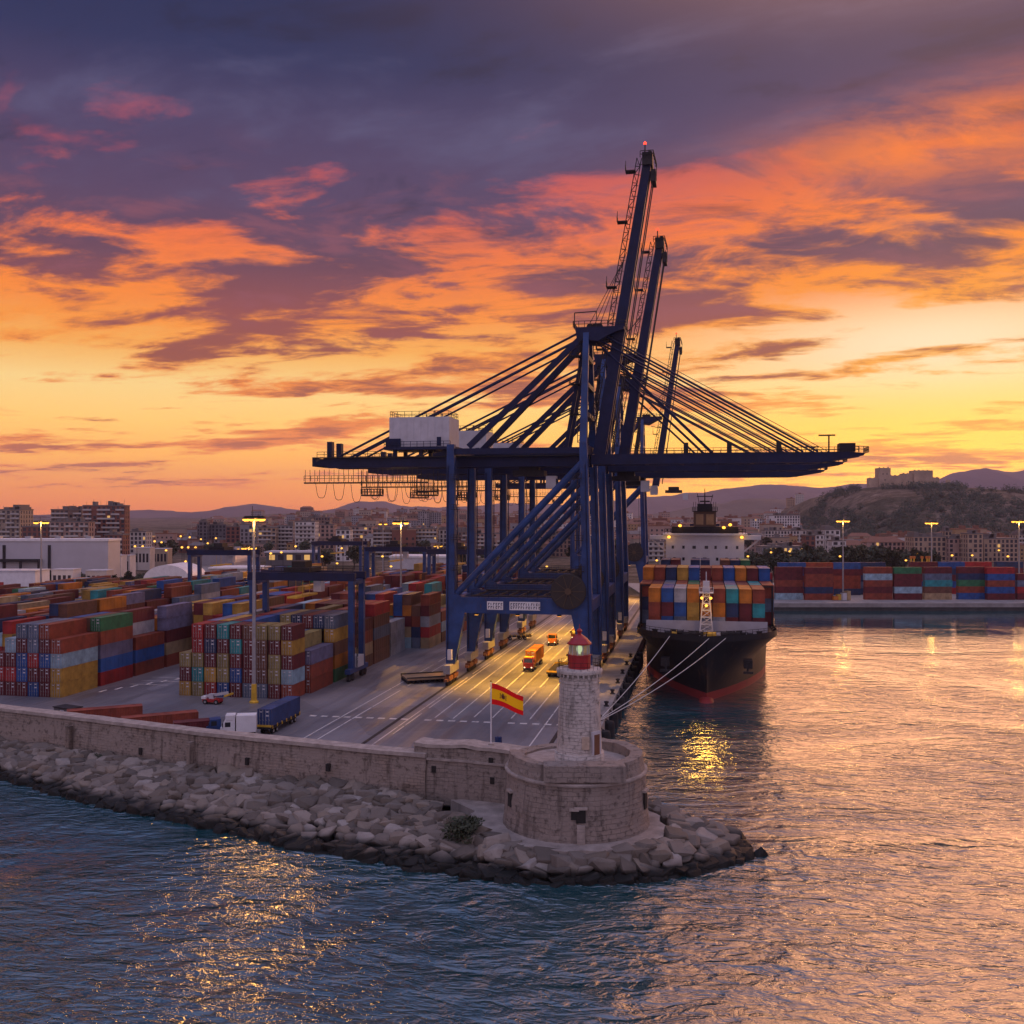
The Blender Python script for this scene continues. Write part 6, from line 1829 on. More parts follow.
# ------------------------------------------------------------------ sheds and halls of the port
def build_halls():
    d = 520
    rt = empty('warehouse', ((52 - 512) * .52, d, 2.8), 0, 'big pale flat roofed warehouse below the high rise towers', 'warehouse')
    w = 60; M_CLAD = mat('pale_cladding', (0.46, 0.46, 0.50), 0.5, 0.1, 0.1, 0.1)
    o = MB().box(-w, 29.2, 0, 16, 0, 22.0).build('wall', M_CLAD, rt)
    MB().box(-w - .4, 29.6, -.4, 16.4, 22.0, 23.2).build('roof', M_WHITE, rt)
    f = MB()
    for x in (-24.8, -1.3): f.box(x - 0.7, x + 0.7, -0.5, 0.05, 0, 20)
    f.build('downpipe', M_STEEL, rt)
    g_ = MB(); g_.box(-27, -5, -3.2, -0.1, 11.4, 12.8); g_.box(-15.6, -14.6, -3.1, -2.1, 0, 11.4); g_.box(-6.2, -5.2, -3.1, -2.1, 0, 11.4); g_.build('canopy', M_STEEL, rt)
    v = MB()
    for k in range(5): v.box(-50 + k * 16, -47 + k * 16, 8, 11, 23.2, 24.4)
    v.build('roof_vent', M_GALV, rt)
    d = 445
    rt = empty('port_shed', ((14 - 512) * .445, d, 2.8), 0, 'low white shed with a red square sign at the left edge of the yard', 'shed')
    MB().box(-20, 9.4, 0, 14, 0, 10.6).build('wall', M_WHITE, rt); MB().box(-20.3, 9.7, -.3, 14.3, 10.6, 11.2).build('roof', M_OFFW, rt)
    MB().box(-7.9, -7.5, -0.08, 0, 0, 10.4).build('downpipe', M_STEEL, rt); MB().box(-6.4, -4.6, -0.12, -0.02, 4.2, 6.0).build('sign', M_RED, rt); MB().box(1.2, 6.2, -0.1, 0, 0, 3.4).build('roller_door', M_RED, rt)
    # barrel roofed white tents
    def tent(px0, px1, yt, d, label, m, ln=40):
        cx = ((px0 + px1) / 2 - 512) * d / 1000; w_ = (px1 - px0) * d / 1000; top = H - (yt - 512) * d / 1000
        rt = empty('storage_tent', (cx, d, 2.8), 0, label, 'tent', 'barrel roofed storage tents')
        hh = top - 2.8; b = min(5.0, hh * 0.5); n = 18
        arc = [(-w_ / 2 * cos(pi * k / n), b + (hh - b) * sin(pi * k / n)) for k in range(n + 1)]
        MB().prism_y(list(reversed(arc)), 0, ln).build('roof', m, rt, smooth=False)
        MB().box(-w_ / 2, w_ / 2, 0.3, ln - .3, 0, b).build('wall', M_OFFW, rt)
        dd = MB(); dd.box(-3, 3, 0.2, 0.28, 0, b - 0.4); dd.build('door', M_STEEL, rt)
    tent(143, 190, 565, 470, 'white barrel roofed tent left of the dark yard crane', M_WHITE, 26)
    tent(199, 234, 549, 600, 'grey arched hall with ribbed roof behind the rows of containers', mat('arched_roof_grey', (0.30, 0.30, 0.34), 0.5, 0.2, 0.15, 0.2), 50)
    rt = empty('long_shed', ((232 - 512) * .5, 505, 2.8), 0, 'long low white roofed shed in front of the arched hall', 'shed')
    MB().box(-13, 13, 0, 20, 0, 8.4).build('wall', M_OFFW, rt); MB().box(-13.5, 13.5, -.5, 20.5, 8.4, 9.2).build('roof', M_WHITE, rt); MB().box(-4, 2, -.06, .02, 0, 4).build('roller_door', M_STEEL, rt)
    rt = empty('long_shed', ((422 - 512) * .56, 560, 2.8), 0, 'long white flat roofed shed left of the first crane leg', 'shed')
    MB().box(-18, 14, 0, 24, 0, 11.6).build('wall', M_OFFW, rt); MB().box(-18.4, 14.4, -.4, 24.4, 11.6, 12.6).build('roof', M_WHITE, rt); MB().box(-9, -3, -.06, .02, 0, 5).build('roller_door', M_STEEL, rt)
    rt = empty('terminal_building', ((284 - 512) * .62, 640, 2.8), 0, 'low port terminal with lit glass front under the sandstone blocks', 'building')
    MB().box(-16, 20, 0, 18, 0, 11).build('wall', wmat('dark grey'), rt); MB().box(-17, 21, -1, 19, 11, 12).build('roof', M_OFFW, rt)
    for k in range(6): MB().box(-14 + k * 5.6, -10.4 + k * 5.6, -.12, -.02, 6.5, 9.8).build('lit_window', L_WARM if k % 2 == 0 else M_WIN, rt)
    for i, (px, y, dd, c) in enumerate(((62, 570, 470, 'white'), (96, 571, 480, 'pale'), (112, 556, 560, 'white'), (121, 556, 570, 'white'), (142, 548, 640, 'pale'), (160, 549, 660, 'beige'))):
        h = H - (y - 512) * dd / 1000 - 2.8
        rt = empty('office_cabin', ((px - 512) * dd / 1000, dd, 2.8), 0, f'{["white", "pale grey", "small white", "second small white", "pale", "beige"][i]} boxy port office {["beside the white shed", "in front of the warehouse", "right of the warehouse", "just beside the small white one", "below the brick tower", "among the yellow lamps"][i]}', 'office', 'small port offices')
        MB().box(-5, 5, 0, 9, 0, h).build('wall', wmat(c), rt); MB().box(-5.2, 5.2, -.2, 9.2, h, h + .4).build('roof', M_OFFW, rt)
        wv = MB()
        for k in range(4): wv.box(-4.2 + k * 2.3, -2.8 + k * 2.3, -.05, .1, h * 0.35, h * 0.75)
        wv.build('window_row', M_WIN, rt)
build_halls()

# ------------------------------------------------------------------ castle on the hill
def build_castle():
    d = 1500.0; k = 1.5
    X = lambda px: (px - 512) * k
    Z = lambda y: H - (y - 512) * k
    M_CAS = mat('castle_stone', (0.42, 0.31, 0.22), 0.95, 0, 0.35, 0.05)
    rt = empty('castle', (X(903), d, Z(490)), 0, 'ruined sandstone castle with a square keep on top of the hill', 'castle')
    ox, oz = X(903), Z(490)
    def part(nm, px0, px1, yt, yb, y0, y1, cren=0):
        mb = MB(); x0, x1 = X(px0) - ox, X(px1) - ox
        mb.box(x0, x1, y0, y1, Z(yb) - oz - 3, Z(yt) - oz)
        if cren:
            n = int((x1 - x0) / 3.2)
            for q in range(n):
                if q % 2 == 0: mb.box(x0 + q * 3.2, x0 + q * 3.2 + 1.8, y0, y0 + 1.2, Z(yt) - oz, Z(yt) - oz + cren)
        return mb.build(nm, M_CAS, rt)
    kp = part('keep', 878, 889.7, 468, 489, -4, 13, 1.2)
    w = MB()
    for px, y in ((882, 474), (886, 474), (884, 480)): w.box(X(px) - ox - .6, X(px) - ox + .6, -4.2, -3.6, Z(y) - oz - 1.2, Z(y) - oz + 1.2)
    w.build('keep_window', M_WIN, kp)
    part('curtain_wall', 869, 878.2, 478, 490, -2, 10, 0.8)
    part('curtain_wall', 889.5, 903, 475.5, 490, -3, 12, 0.9)
    part('curtain_wall', 902.8, 913, 473.5, 489, -1, 13, 0.9)
    part('great_hall', 912.8, 931.5, 470.5, 490, -5, 15, 1.0)
    part('curtain_wall', 931.3, 938.5, 477.5, 490, -3, 10, 0.8)
    part('curtain_wall', 936, 946.5, 483, 492, -6, 3, 0.8)
    part('turret', 945, 948.5, 480, 494, -7, -2, 0.5)
    part('retaining_wall', 866, 903, 489, 500, -26, -6)
    part('retaining_wall', 902.5, 915, 485, 495, -18, -5)
    part('outer_wall', 975, 990, 493, 501, -30, -24, 0.6)
    part('outer_wall', 988, 1030, 499, 509, -60, -52, 0.6)
    part('outer_wall', 978, 1004, 502, 508, -75, -70)
build_castle()

# ------------------------------------------------------------------ trees
def make_tree_meshes():
    cr = [crown_mesh(900 + k, 620, 3.6, 3.0 + 0.4 * (k % 3), 2.2, 0.62, 'tree_crown', M_LEAF if k % 2 else M_LEAF2, 9) for k in range(6)]
    tk = []
    for k in range(3):
        mb = MB(); mb.tube((0, 0, -0.5), (0.1, 0, 2.8), 0.32, 7, 0.2)
        for q in range(5):
            a = q * 1.3 + k; mb.tube((0.1, 0, 2.2 + 0.2 * q), (1.8 * cos(a), 1.8 * sin(a), 4.2 + 0.35 * q), 0.14, 5, 0.05)
        tk.append(mb.mesh('tree_trunk', M_BARK))
    return cr, tk
def build_trees():
    cr, tk = make_tree_meshes(); rng = random.Random(31)
    def tree(x, y, s, label, group, tall=1.0):
        rt = empty('leafy_tree', (x, y, ground_z(x, y) - 0.2), rng.uniform(0, 6), label, 'tree', group)
        rt.scale = (s, s, s * tall)
        put(rng.choice(tk), 'trunk', (0, 0, 0), parent=rt); put(rng.choice(cr), 'crown', (0, 0, 0), parent=rt)
    for k in range(58):          # dark belt behind the far quay
        px = 741 + k * 3.45 + rng.uniform(-2, 2); d = rng.uniform(560, 630)
        if 900 < px < 955 and rng.random() < 0.6: continue
        tree((px - 512) * d / 1000, d, rng.uniform(1.0, 1.75), 'dark broadleaf tree in the belt behind the far quay', 'trees behind the far quay', rng.uniform(1.0, 1.4))
    for k in range(26):
        px = rng.uniform(640, 1030); d = rng.uniform(800, 1100)
        tree((px - 512) * d / 1000, d, rng.uniform(1.0, 1.9), 'dark tree among the houses below the hill', 'trees among the houses')
    for k in range(24):
        px = rng.uniform(125, 620); d = rng.uniform(640, 800)
        tree((px - 512) * d / 1000, d, rng.uniform(1.1, 2.0), 'dark tree between the city blocks', 'trees between the city blocks')
    for k in range(15):
        px = 2 + k * 9.4; d = 460 + rng.uniform(-2, 2)
        tree((px - 512) * d / 1000, d + 30, rng.uniform(0.75, 0.95), 'dark clipped tree in the row before the warehouse', 'trees before the warehouse')
    # the hill's cover: too many bushes to count
    mb = MB(); random.seed(88)
    for _ in range(2300):
        px = random.uniform(770, 1120); d = random.uniform(1110, 1530)
        x = (px - 512) * d / 1000; hz = hill_h(x, d)
        if hz < 4: continue
        dens = fbm(x * 0.011, d * 0.011, 3.3) + 0.35 * fbm(x * 0.04, d * 0.04, 8.0)
        slope_bare = 0.36 * math.exp(-((px - 888) / 20) ** 2) * (1 if d > 1230 else 0)
        if dens < -0.20 + slope_bare: continue
        if 966 < px < 1036 and 1380 < d < 1485: continue
        if 866 < px < 950 and d > 1474: continue
        if 860 < px < 918 and d > 1440: continue
        z = ground_z(x, d); r = random.uniform(3.0, 7.5); rz = r * random.uniform(0.7, 1.1)
        for _q in range(int(26 + r * 5)):
            v = Vector((random.gauss(0, 1), random.gauss(0, 1), random.gauss(0, 1))).normalized() * (random.random() ** 0.4)
            p = Vector((x + v.x * r, d + v.y * r, z + rz * 0.55 + v.z * rz)); a = Vector((random.gauss(0, 1), random.gauss(0, 1), random.gauss(0, 0.7))).normalized(); b = a.orthogonal().normalized(); l = random.uniform(0.8, 1.7)
            mb.add([p - a * l, p + b * l * 0.5, p + a * l, p - b * l * 0.5], [(0, 1, 2, 3)])
    mb.build('hill_scrub', M_LEAF, kind='stuff', label='dark bushes and pines covering the castle hill', cat='scrub')
build_trees()
# ------------------------------------------------------------------ lamp masts
def build_mast(px, ytop, d, label, heads=6, power=0, base_col=None, r=0.45, glow=L_SODB, hs=0.5):
    x = (px - 512) * d / 1000; top = H - (ytop - 512) * d / 1000; z0 = 3.0; h = top - z0
    rt = empty('lamp_mast', (x, d, z0), 0, label, 'lamp mast', 'tall lamp masts')
    MB().tube((0, 0, 0), (0, 0, h + 0.4), r, 12, r * 0.5).build('pole', M_GALV, rt)
    MB().lathe([(r * 2, 0), (r * 2, 0.3), (r * 1.3, 0.5), (r * 1.15, 3.6 if base_col else 1.0), (r * 0.9, 3.7 if base_col else 1.1)], 12).build('base', base_col or M_GALV, rt)
    c = MB(); R = hs * 3.4
    for k in range(24):
        a, b = 2 * pi * k / 24, 2 * pi * (k + 1) / 24; c.beam((R * cos(a), R * sin(a), h + 0.55), (R * cos(b), R * sin(b), h + 0.55), 0.3)
    for k in range(heads):
        a = 2 * pi * (k + 0.5) / heads; c.beam((0, 0, h + 0.5), (R * cos(a), R * sin(a), h + 0.5), 0.18)
    c.beam((-0.3, 0, h), (-0.3, 0, h + 2.6), 0.1)
    co = c.build('lamp_ring', M_STEEL, rt)
    for k in range(heads):
        a = 2 * pi * (k + 0.5) / heads
        hh = MB(); hh.lathe([(0.1, 0.35), (0.55, 0.1), (0.62, -0.1)], 10).xf(Matrix.Translation((R * cos(a), R * sin(a), h + 0.2)) @ Matrix.Scale(hs / 0.5, 4)); ho = hh.build('lamp_head', M_STEEL, co)
        MB().lathe([(0.58, -0.1), (0.45, -0.42), (0.12, -0.55)], 10).xf(Matrix.Translation((R * cos(a), R * sin(a), h + 0.2)) @ Matrix.Scale(hs / 0.5, 4)).build('lamp', glow, ho)
    if power: point_light(rt, (0, -0.2, h - 0.9), power, 0.9, SODIUM)
    return rt, h
_m, _h = build_mast(254, 519.5, 194, 'tall lamp mast with yellow painted foot, in front of the middle container block', 6, 4200, M_YEL)
spot_light(_m, (0.4, -1.5, _h - 0.6), (22.0, -92.0, -3.0), 19000, 22, 3.2, (1.0, 0.46, 0.10), 1.0)
build_mast(41, 522.5, 445, 'tall lamp mast beside the white warehouse on the left', 5, 9000, r=0.5, hs=0.75)
build_mast(401, 523, 313, 'slim lamp mast rising from the middle of the container rows', 5, 9000, r=0.4, hs=0.6)
build_mast(383, 524, 620, 'fainter lamp mast left of the slim one, among the city blocks', 4, 0, r=0.5, hs=0.7)
build_mast(843, 521, 436, 'lamp mast standing on the far quay between the container stacks', 4, 5000, r=0.4, hs=0.7)
build_mast(931.5, 523, 520, 'lamp mast behind the far quay stacks, below the castle', 4, 3000, r=0.45, hs=0.75)
build_mast(1019, 521.5, 440, 'lamp mast at the right end of the far quay', 4, 5000, r=0.4, hs=0.7)
build_mast(249, 548, 420, 'low lamp mast half hidden behind the tall yellow footed mast', 4, 6000, r=0.35, hs=0.8)
build_mast(438, 546, 480, 'low lamp mast left of the first crane leg', 4, 1500, r=0.35, hs=0.6)

# ------------------------------------------------------------------ street lamps of the city
def build_street_lamps():
    rng = random.Random(14)
    pm = MB(); pm.tube((0, 0, 0), (0, 0, 9), 0.14, 6, 0.09); pm.beam((0, 0, 9), (0, -1.2, 9.2), 0.12); pm = pm.mesh('lamp_pole', M_STEEL)
    lm = MB().lathe([(0.05, -0.4), (0.5, -0.2), (0.55, 0.1), (0.1, 0.35)], 8, 0, -1.2).xf(Matrix.Translation((0, 0, 9.0))).mesh('lamp_globe', L_CITY)
    pts = [(137, 546, 640), (143, 546, 650), (155, 541, 680), (161, 542, 700), (182, 536, 760), (191, 537, 780), (201, 539, 800), (208, 543, 700), (217, 538, 780), (226, 547, 650), (232, 547, 640), (238, 549, 620), (184, 547, 600), (190, 547, 605), (195, 547, 612), (187, 561, 520), (150, 534, 900), (166, 550, 600),
           (271, 553, 560), (283, 552, 580), (296, 546, 640), (322, 556, 540), (343, 548, 640), (366, 556, 560), (384, 556, 555), (392, 566, 500), (307, 563, 520), (425, 556, 560), (336, 563, 520), (370, 568, 480), (462, 545, 640), (470, 561, 520), (490, 552, 560), (500, 568, 500), (530, 556, 560), (548, 566, 520),
           (747, 556, 560), (770, 552, 600), (790, 551, 600), (806, 555, 580), (838, 556, 560), (871, 554, 600), (890, 553, 600), (905, 560, 540), (918, 553, 580), (950, 555, 560), (971, 555, 580), (1008, 556, 560), (860, 549, 700), (999, 550, 640), (640, 555, 560), (658, 560, 520)]
    for px, y, d in pts:
        top = H - (y - 512) * d / 1000; s = max(0.45, min(2.6, (top - 2.8) / 9.0))
        x = (px - 512) * d / 1000
        rt = empty('street_lamp', (x, d, 2.7), rng.uniform(-0.6, 0.6), 'small yellow street lamp glowing in the streets and yards behind the port', 'street lamp', 'street lamps behind the port')
        rt.scale = (1.0 + 0.2 * s, 1.0 + 0.2 * s, s)
        put(pm, 'pole', (0, 0, 0), parent=rt); l = put(lm, 'lamp', (0, 0, 0), parent=rt); l.scale = (1, 1, 1)
build_street_lamps()

# ------------------------------------------------------------------ vehicles
def wheels(mb_parent, xs, ys, r, w=0.5):
    for x in xs:
        for y in ys:
            wo = MB().wheel((x, y, r), r, w, 'x', 16).build('wheel', M_RUBBER, mb_parent)
            MB().wheel((x + math.copysign(w * 0.5, x), y, r), r * 0.5, 0.08, 'x', 12).build('rim', M_GALV, wo)
def build_truck(loc, rz, label, cab_m, trailer=True, group='trucks on the quay', L=11.5, lit=True, big=False):
    rt = empty('lorry', loc, rz, label, 'lorry', group)         # front points to -y
    cab = MB(); cab.prism([(-1.2, 0.25), (-1.05, 0.0), (1.05, 0.0), (1.2, 0.25), (1.2, 2.3), (-1.2, 2.3)], 0.75, 2.0)
    cab.add([(-1.2, 0.2, 2.0), (1.2, 0.2, 2.0), (1.2, 2.3, 2.0), (-1.2, 2.3, 2.0), (-1.1, 0.6, 3.1), (1.1, 0.6, 3.1), (1.15, 2.3, 3.2), (-1.15, 2.3, 3.2)], [(0, 1, 5, 4), (1, 2, 6, 5), (2, 3, 7, 6), (3, 0, 4, 7), (4, 5, 6, 7)])
    if big: cab.box(-1.15, 1.15, 0.8, 2.3, 3.2, 4.0); cab.box(-1.2, 1.2, 2.5, 5.6, 1.2, 3.9)
    c = cab.build('cab', cab_m, rt)
    MB().add([(-1.02, 0.215, 2.1), (1.02, 0.215, 2.1), (0.98, 0.545, 3.0), (-0.98, 0.545, 3.0)], [(0, 1, 2, 3)]).build('windscreen', M_GLASS, c)
    for sx in (-1, 1):
        MB().box(sx * 1.16 - 0.02 + (0.03 * sx), sx * 1.16 + 0.02 + (0.03 * sx), 0.75, 1.6, 2.15, 2.9).build('side_window', M_GLASS, c)
        MB().wheel((sx * 0.82, -0.02, 1.02), 0.16, 0.08, 'y', 10).build('headlight', emis('truck_headlight', (1, 0.75, 0.4), 2.5) if lit else M_OFFW, c)
        MB().box(sx * 1.22, sx * 1.22 + sx * 0.25, 0.3, 0.42, 2.2, 2.8).build('mirror', M_STEEL, c) if sx > 0 else MB().box(sx * 1.22 - 0.25, sx * 1.22, 0.3, 0.42, 2.2, 2.8).build('mirror', M_STEEL, c)
    MB().box(-1.1, 1.1, -0.08, 0.0, 0.5, 0.9).build('bumper', M_STEEL, c)
    MB().box(-0.45, 0.45, 0.2, 5.2, 0.75, 1.05).build('chassis', M_STEEL, rt)
    wheels(rt, (-1.0, 1.0), (1.0, 3.8, 4.9), 0.5, 0.42)
    if trailer:
        t = MB()
        for x in (-0.5, 0.5): t.box(x - 0.1, x + 0.1, 3.0, 3.0 + L, 1.1, 1.4)
        for k in range(6): t.box(-1.2, 1.2, 3.0 + k * (L - 0.3) / 5, 3.25 + k * (L - 0.3) / 5, 1.28, 1.44)
        to = t.build('trailer', M_ORG if cab_m is not M_WHITE else M_STEEL, rt)
        wheels(to, (-1.0, 1.0), (L - 0.2, L + 1.1, L + 2.4), 0.5, 0.42)
    return rt
def build_flatbed(loc, rz, label, L=12.5, W=2.9, m=None, deck=None, z=1.25, group='empty trailers on the quay'):
    rt = empty('flat_trailer', loc, rz, label, 'trailer', group)
    b = MB(); b.box(-W / 2, W / 2, 0, L, z - 0.35, z); b.build('bed', m or M_STEEL, rt)
    if deck: MB().box(-W / 2 + 0.15, W / 2 - 0.15, 0.15, L - 0.15, z, z + 0.06).build('deck', deck, rt)
    e = MB(); e.box(-W / 2, W / 2, 0.0, 0.15, z, z + 0.35); e.box(-W / 2, W / 2, L - 0.15, L, z, z + 0.35)
    for k in range(7):
        for sx in (-1, 1): e.box(sx * W / 2 - 0.08, sx * W / 2 + 0.08, 0.5 + k * (L - 1) / 6, 0.7 + k * (L - 1) / 6, z - 0.3, z + 0.25)
    e.build('side_posts', M_YEL, rt)
    wheels(rt, (-W / 2 + 0.4, W / 2 - 0.4), (1.4, 2.8, L - 3.2, L - 1.8), 0.46, 0.45)
def qloc(px, y, z=3.0):
    d = (H - z) * 1000 / (y - 512)
    return Vector(((px - 512) * d / 1000, d, z))
def build_vehicles():
    build_truck(qloc(528, 672), -QA, 'red terminal lorry with a yellow roof coming out between the cranes', M_RED)
    container('orange', tuple(qloc(528, 672) + Q(0, 3.6 + 6.1, 1.44)), -QA, 'orange container loaded on the red terminal lorry', 'containers on lorries', sc=1.0)
    p = qloc(528, 672)
    MB().box(-1.1, 1.1, 0.65, 2.25, 3.22, 3.32).build('roof_panel', M_YEL, bpy.data.objects['lorry'])
    build_flatbed(qloc(553, 678), -QA, 'long empty skeletal trailer in the lane left of the lighthouse lantern', 13.5, 3.0, M_STEEL)
    build_truck(qloc(562, 672) + Q(1.2, 9.5), -QA, 'dark tractor unit coupled behind the empty skeletal trailer', M_STEEL, False)
    build_truck(qloc(575, 641), -QA, 'yellow terminal lorry far down the lane beside the crane legs', M_ORG)
    build_truck(qloc(545, 652) + Q(0, 12), -QA, 'orange tractor unit following the red terminal lorry', M_ORG, False)
    build_truck(qloc(586, 634), -QA, 'dark lorry at the far end of the quay lane', M_BLUED)
    build_flatbed(qloc(500, 640), -QA - 1.2, 'small dark flat trailer parked beyond the second crane', 9, 2.6, M_STEEL, None)
    # the broad steel hatch cover lying by the first crane leg
    rt = empty('hatch_cover', qloc(404, 682), -QA - 1.05, 'broad flat steel hatch cover lying on the asphalt left of the first crane leg', 'hatch cover')
    MB().box(-3.2, 3.2, 0.0, 9.6, 0.75, 1.15).build('panel', mat('hatch_brown', (0.22, 0.15, 0.09), 0.6, 0, 0.3, 0.4), rt)
    g_ = MB()
    for k in range(9): g_.box(-3.1, 3.1, 0.1 + k * 1.16, 0.3 + k * 1.16, 0.05, 0.74)
    for x in (-3.2, 3.0): g_.box(x, x + 0.2, 0, 9.6, 1.15, 1.4)
    g_.build('girders', M_STEEL, rt)
    # lorries behind the sea wall
    a = qloc(268, 741); 
    build_truck(qloc(221, 739), radians(-80), 'white lorry cab behind the sea wall, coupled to the navy box', M_WHITE, False, 'lorries behind the sea wall', lit=False, big=True)
    build_flatbed(qloc(264, 735), -QA, 'dark skeletal trailer under the navy container behind the sea wall', 12.3, 2.5, M_STEEL, None, 1.3, 'trailers behind the sea wall')
    b = qloc(264, 735); ang = -QA
    container('slate', (b.x - sin(ang) * 6.2, b.y + cos(ang) * 6.2, 4.36), ang, 'navy container on the skeletal trailer behind the sea wall', 'containers on lorries')
    for ob in (bpy.data.objects[o.name] for o in scn.objects if o.get('label') == 'navy container on the skeletal trailer behind the sea wall'):
        for q in [ob] + list(ob.children): q.color = (0.03, 0.055, 0.15, 1)
    for i, (px, y, rz, c, lab) in enumerate(((105, 724, -1.15, 'rust red', 'rust red container on the ground behind the left part of the sea wall'), (160, 731, -1.1, 'rust red', 'orange red container behind the sea wall, left of the white lorry'), (193, 738, -1.2, 'maroon', 'dark red short container beside the white lorry'))):
        q = qloc(px, y); container(c, tuple(q), rz, lab, 'containers behind the sea wall', 12.19 if i < 2 else 6.06)
    build_truck(qloc(206, 738), radians(-70), 'small blue lorry cab between the dark red container and the white lorry', M_BLUE, False, 'lorries behind the sea wall', lit=False)
    # grey pallets box, low barrier blocks
    rt = empty('site_cabin', qloc(62, 722), -0.5, 'low grey site cabin just behind the sea wall on the left', 'cabin')
    MB().box(-2.2, 2.2, 0, 2.4, 0.1, 2.4).build('wall', mat('cabin_grey', (0.12, 0.115, 0.12), 0.8), rt); MB().box(-2.35, 2.35, -.15, 2.55, 2.4, 2.55).build('roof', M_STEEL, rt); MB().box(-0.5, 0.5, -.05, .02, 0.15, 2.1).build('door', M_OFFW, rt)
    # reach stacker in front of block C
    rt = empty('reach_stacker', qloc(221, 704), radians(78), 'red and white reach stacker parked before the middle container block', 'reach stacker')
    MB().box(-1.4, 1.4, 0, 5.6, 0.7, 1.6).build('body', M_RED, rt); cb = MB(); cb.box(-0.7, 0.7, 2.2, 3.8, 1.6, 3.1); c = cb.build('cab', M_OFFW, rt); MB().box(-0.6, 0.6, 2.16, 2.2, 2.0, 2.95).build('cab_window', M_GLASS, c)
    MB().beam((0, 5.2, 2.2), (0, -2.4, 3.6), 0.7, 0.8).build('boom', M_OFFW, rt); MB().box(-2.6, 2.6, -2.9, -2.3, 2.7, 3.2).build('spreader', M_YEL, rt); MB().box(-1.35, 1.35, 4.6, 6.0, 1.6, 2.4).build('counterweight', M_WHITE, rt)
    wheels(rt, (-1.3, 1.3), (0.9, 4.6), 0.75, 0.6); rt.scale = (0.62, 0.62, 0.62)
    # odds and ends behind the wall by the flag
    for i, (px, y, lab) in enumerate(((497, 752, 'blue drum standing beside the flagpole'), (500, 752, 'second blue drum, just right of the first beside the flagpole'))):
        q = Vector(((px - 512) * 0.1345, 134.0, 8.9))
        rt = empty('oil_drum', q, 0, lab, 'drum', 'drums beside the flagpole')
        MB().lathe([(0.26, 0), (0.28, 0.04), (0.28, 0.3), (0.30, 0.33), (0.28, 0.36), (0.28, 0.62), (0.30, 0.65), (0.28, 0.68), (0.28, 0.95), (0.26, 0.98)], 14).build('barrel', M_BLUE, rt); MB().lathe([(0.05, 0.97), (0.05, 1.02)], 8, 0.12).build('cap', M_STEEL, rt)
    # handrail along the inner side of the sea wall
    mb = MB()
    for a_, b_ in (((-30, 142.2), (-14, 136.5)), ((-82, 165), (-62, 156))):
        mb.rail([(a_[0], a_[1], 7.9), (b_[0], b_[1], 7.9)], 1.1, 2.4, 0.035)
    # pale boxes at the foot of the far quay mast
    for i in range(4):
        rt = empty('equipment_crate', ((836 + i * 4.6 - 512) * 0.418, 418 + 0.6 * (i % 2), 3.0), 0.2 * i, f'{["small orange", "yellow", "pale", "taller tan"][i]} equipment crate at the foot of the lamp mast on the far quay', 'crate', 'crates on the far quay')
        hh = 1.8 + 0.7 * i
        MB().box(-1, 1, 0, 1.8, 0.12, hh).build('box', [M_ORG, M_YEL, M_OFFW, mat('crate_tan', (0.4, 0.28, 0.14), 0.7)][i], rt); MB().box(-1.06, 1.06, -.06, 1.86, hh, hh + .12).build('lid', M_STEEL, rt)
        MB().box(-0.9, 0.9, 0.1, 1.7, 0, .12).build('pallet', M_BARK, rt)
    # yellow bollard posts between the far stacks
    for px in (911, 914, 922, 927, 929):
        d = 462
        rt = empty('yellow_post', ((px - 512) * d / 1000, d, 3.0), 0, 'tall yellow post between the stacks on the far quay', 'post', 'yellow posts on the far quay')
        MB().tube((0, 0, 0), (0, 0, 15.5), 0.45, 8, 0.35).build('pole', M_YEL, rt); MB().box(-.6, .6, -.3, .3, 15.5, 16.6).build('lamp_box', M_ORG, rt)
build_vehicles()

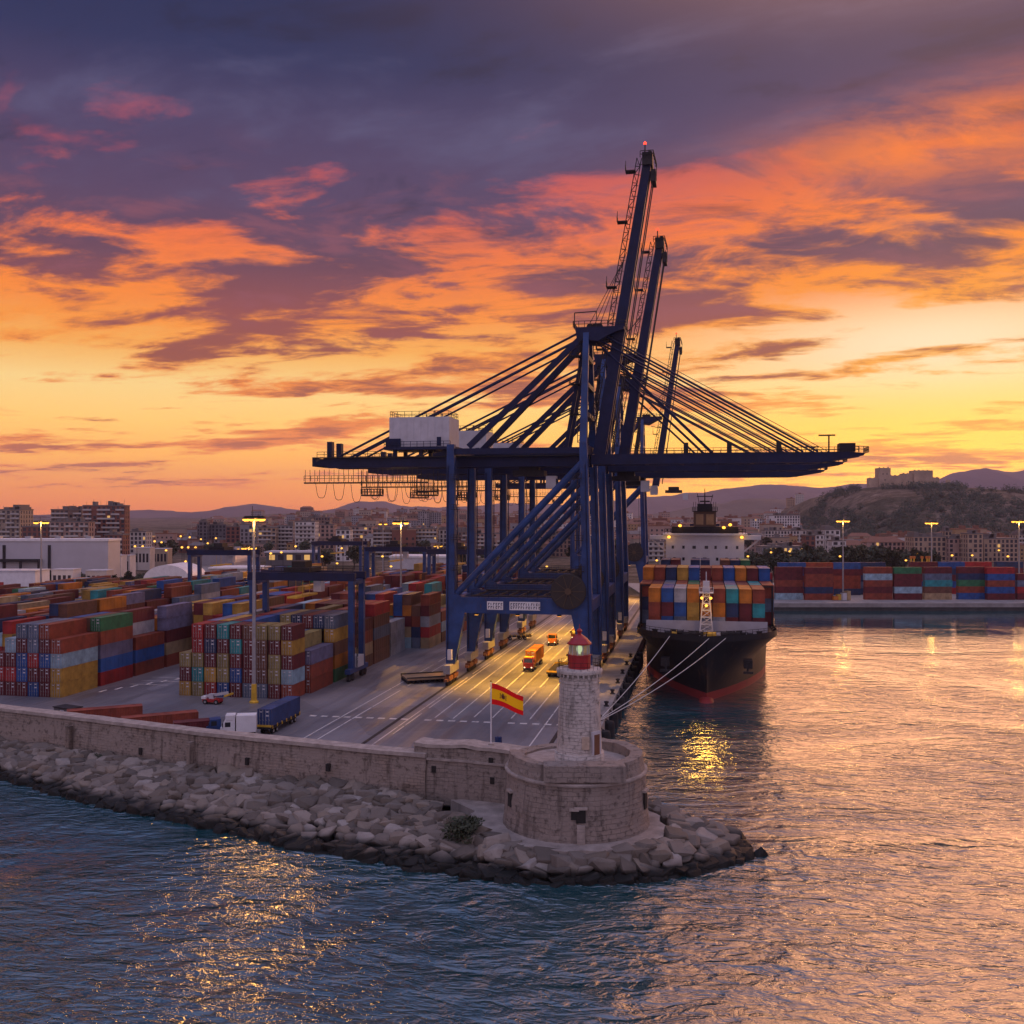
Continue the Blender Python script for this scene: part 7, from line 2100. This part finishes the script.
# ------------------------------------------------------------------ a docker in a bright vest behind the wall
def build_person():
    loc = Vector(((77.0 - 512) * 0.180, 180.0, 3.0))
    rt = empty('person', loc, 0.6, 'person in a yellow green high visibility jacket standing behind the sea wall', 'person')
    sk = [((0, 0, .95), .16, None), ((0, 0, 1.15), .15, 0), ((0, 0, 1.38), .17, 1), ((0, 0, 1.5), .065, 2), ((0, 0, 1.58), .085, 3), ((0, -.015, 1.70), .105, 4), ((0, -.01, 1.78), .07, 5),
          ((.19, 0, 1.42), .07, 2), ((.26, -.03, 1.16), .05, 7), ((.24, -.14, .95), .04, 8), ((.23, -.2, .88), .04, 9), ((-.19, 0, 1.42), .07, 2), ((-.26, .02, 1.16), .05, 11), ((-.25, -.08, .93), .04, 12), ((-.25, -.11, .85), .04, 13),
          ((.1, 0, .86), .11, 0), ((.11, -.02, .48), .075, 15), ((.12, .02, .1), .055, 16), ((.13, -.12, .04), .045, 17), ((-.1, 0, .86), .11, 0), ((-.12, .03, .48), .075, 19), ((-.13, .06, .1), .055, 20), ((-.14, -.08, .04), .045, 21)]
    me = bpy.data.meshes.new('body'); me.from_pydata([p for p, r, q in sk], [(q, i) for i, (p, r, q) in enumerate(sk) if q is not None], [])
    o = bpy.data.objects.new('body', me); COL.objects.link(o); o.parent = rt
    m = o.modifiers.new('skin', 'SKIN'); sv = me.skin_vertices[0].data
    for i, (p, r, q) in enumerate(sk): sv[i].radius = (r, r * 0.85)
    sv[0].use_root = True
    o.modifiers.new('sub', 'SUBSURF').render_levels = 2
    me.materials.append(mat('work_trousers', (0.03, 0.035, 0.06), 0.9))
    MB().lathe([(0.20, .88), (0.21, 1.0), (0.20, 1.2), (0.235, 1.38), (0.19, 1.46), (0.08, 1.52)], 14).build('jacket', mat('hi_vis', (0.45, 0.62, 0.05), 0.8), rt, smooth=True)
    MB().lathe([(0.215, 1.02), (0.215, 1.1)], 14, top=False).build('reflective_band', M_WHITE, rt)
    MB().lathe([(0.15, 1.74), (0.125, 1.76), (0.115, 1.84), (0.06, 1.89), (0.01, 1.9)], 12).build('helmet', M_WHITE, rt, smooth=True)
build_person()
# ------------------------------------------------------------------ evening haze over the bay
def build_haze():
    m = bpy.data.materials.new('haze_air'); m.use_nodes = True
    g = NT(m.node_tree)
    v = g.n('ShaderNodeVolumePrincipled'); o = g.n('ShaderNodeOutputMaterial')
    v.inputs['Color'].default_value = (0.84, 0.74, 0.96, 1); v.inputs['Density'].default_value = 0.00005
    v.inputs['Anisotropy'].default_value = 0.1
    g.t.links.new(v.outputs[0], o.inputs['Volume'])
    b = MB().box(-11000, 11000, -420, 9900, -2.5, 430).build('haze', m, kind='stuff')
    b.display_type = 'WIRE'
build_haze()
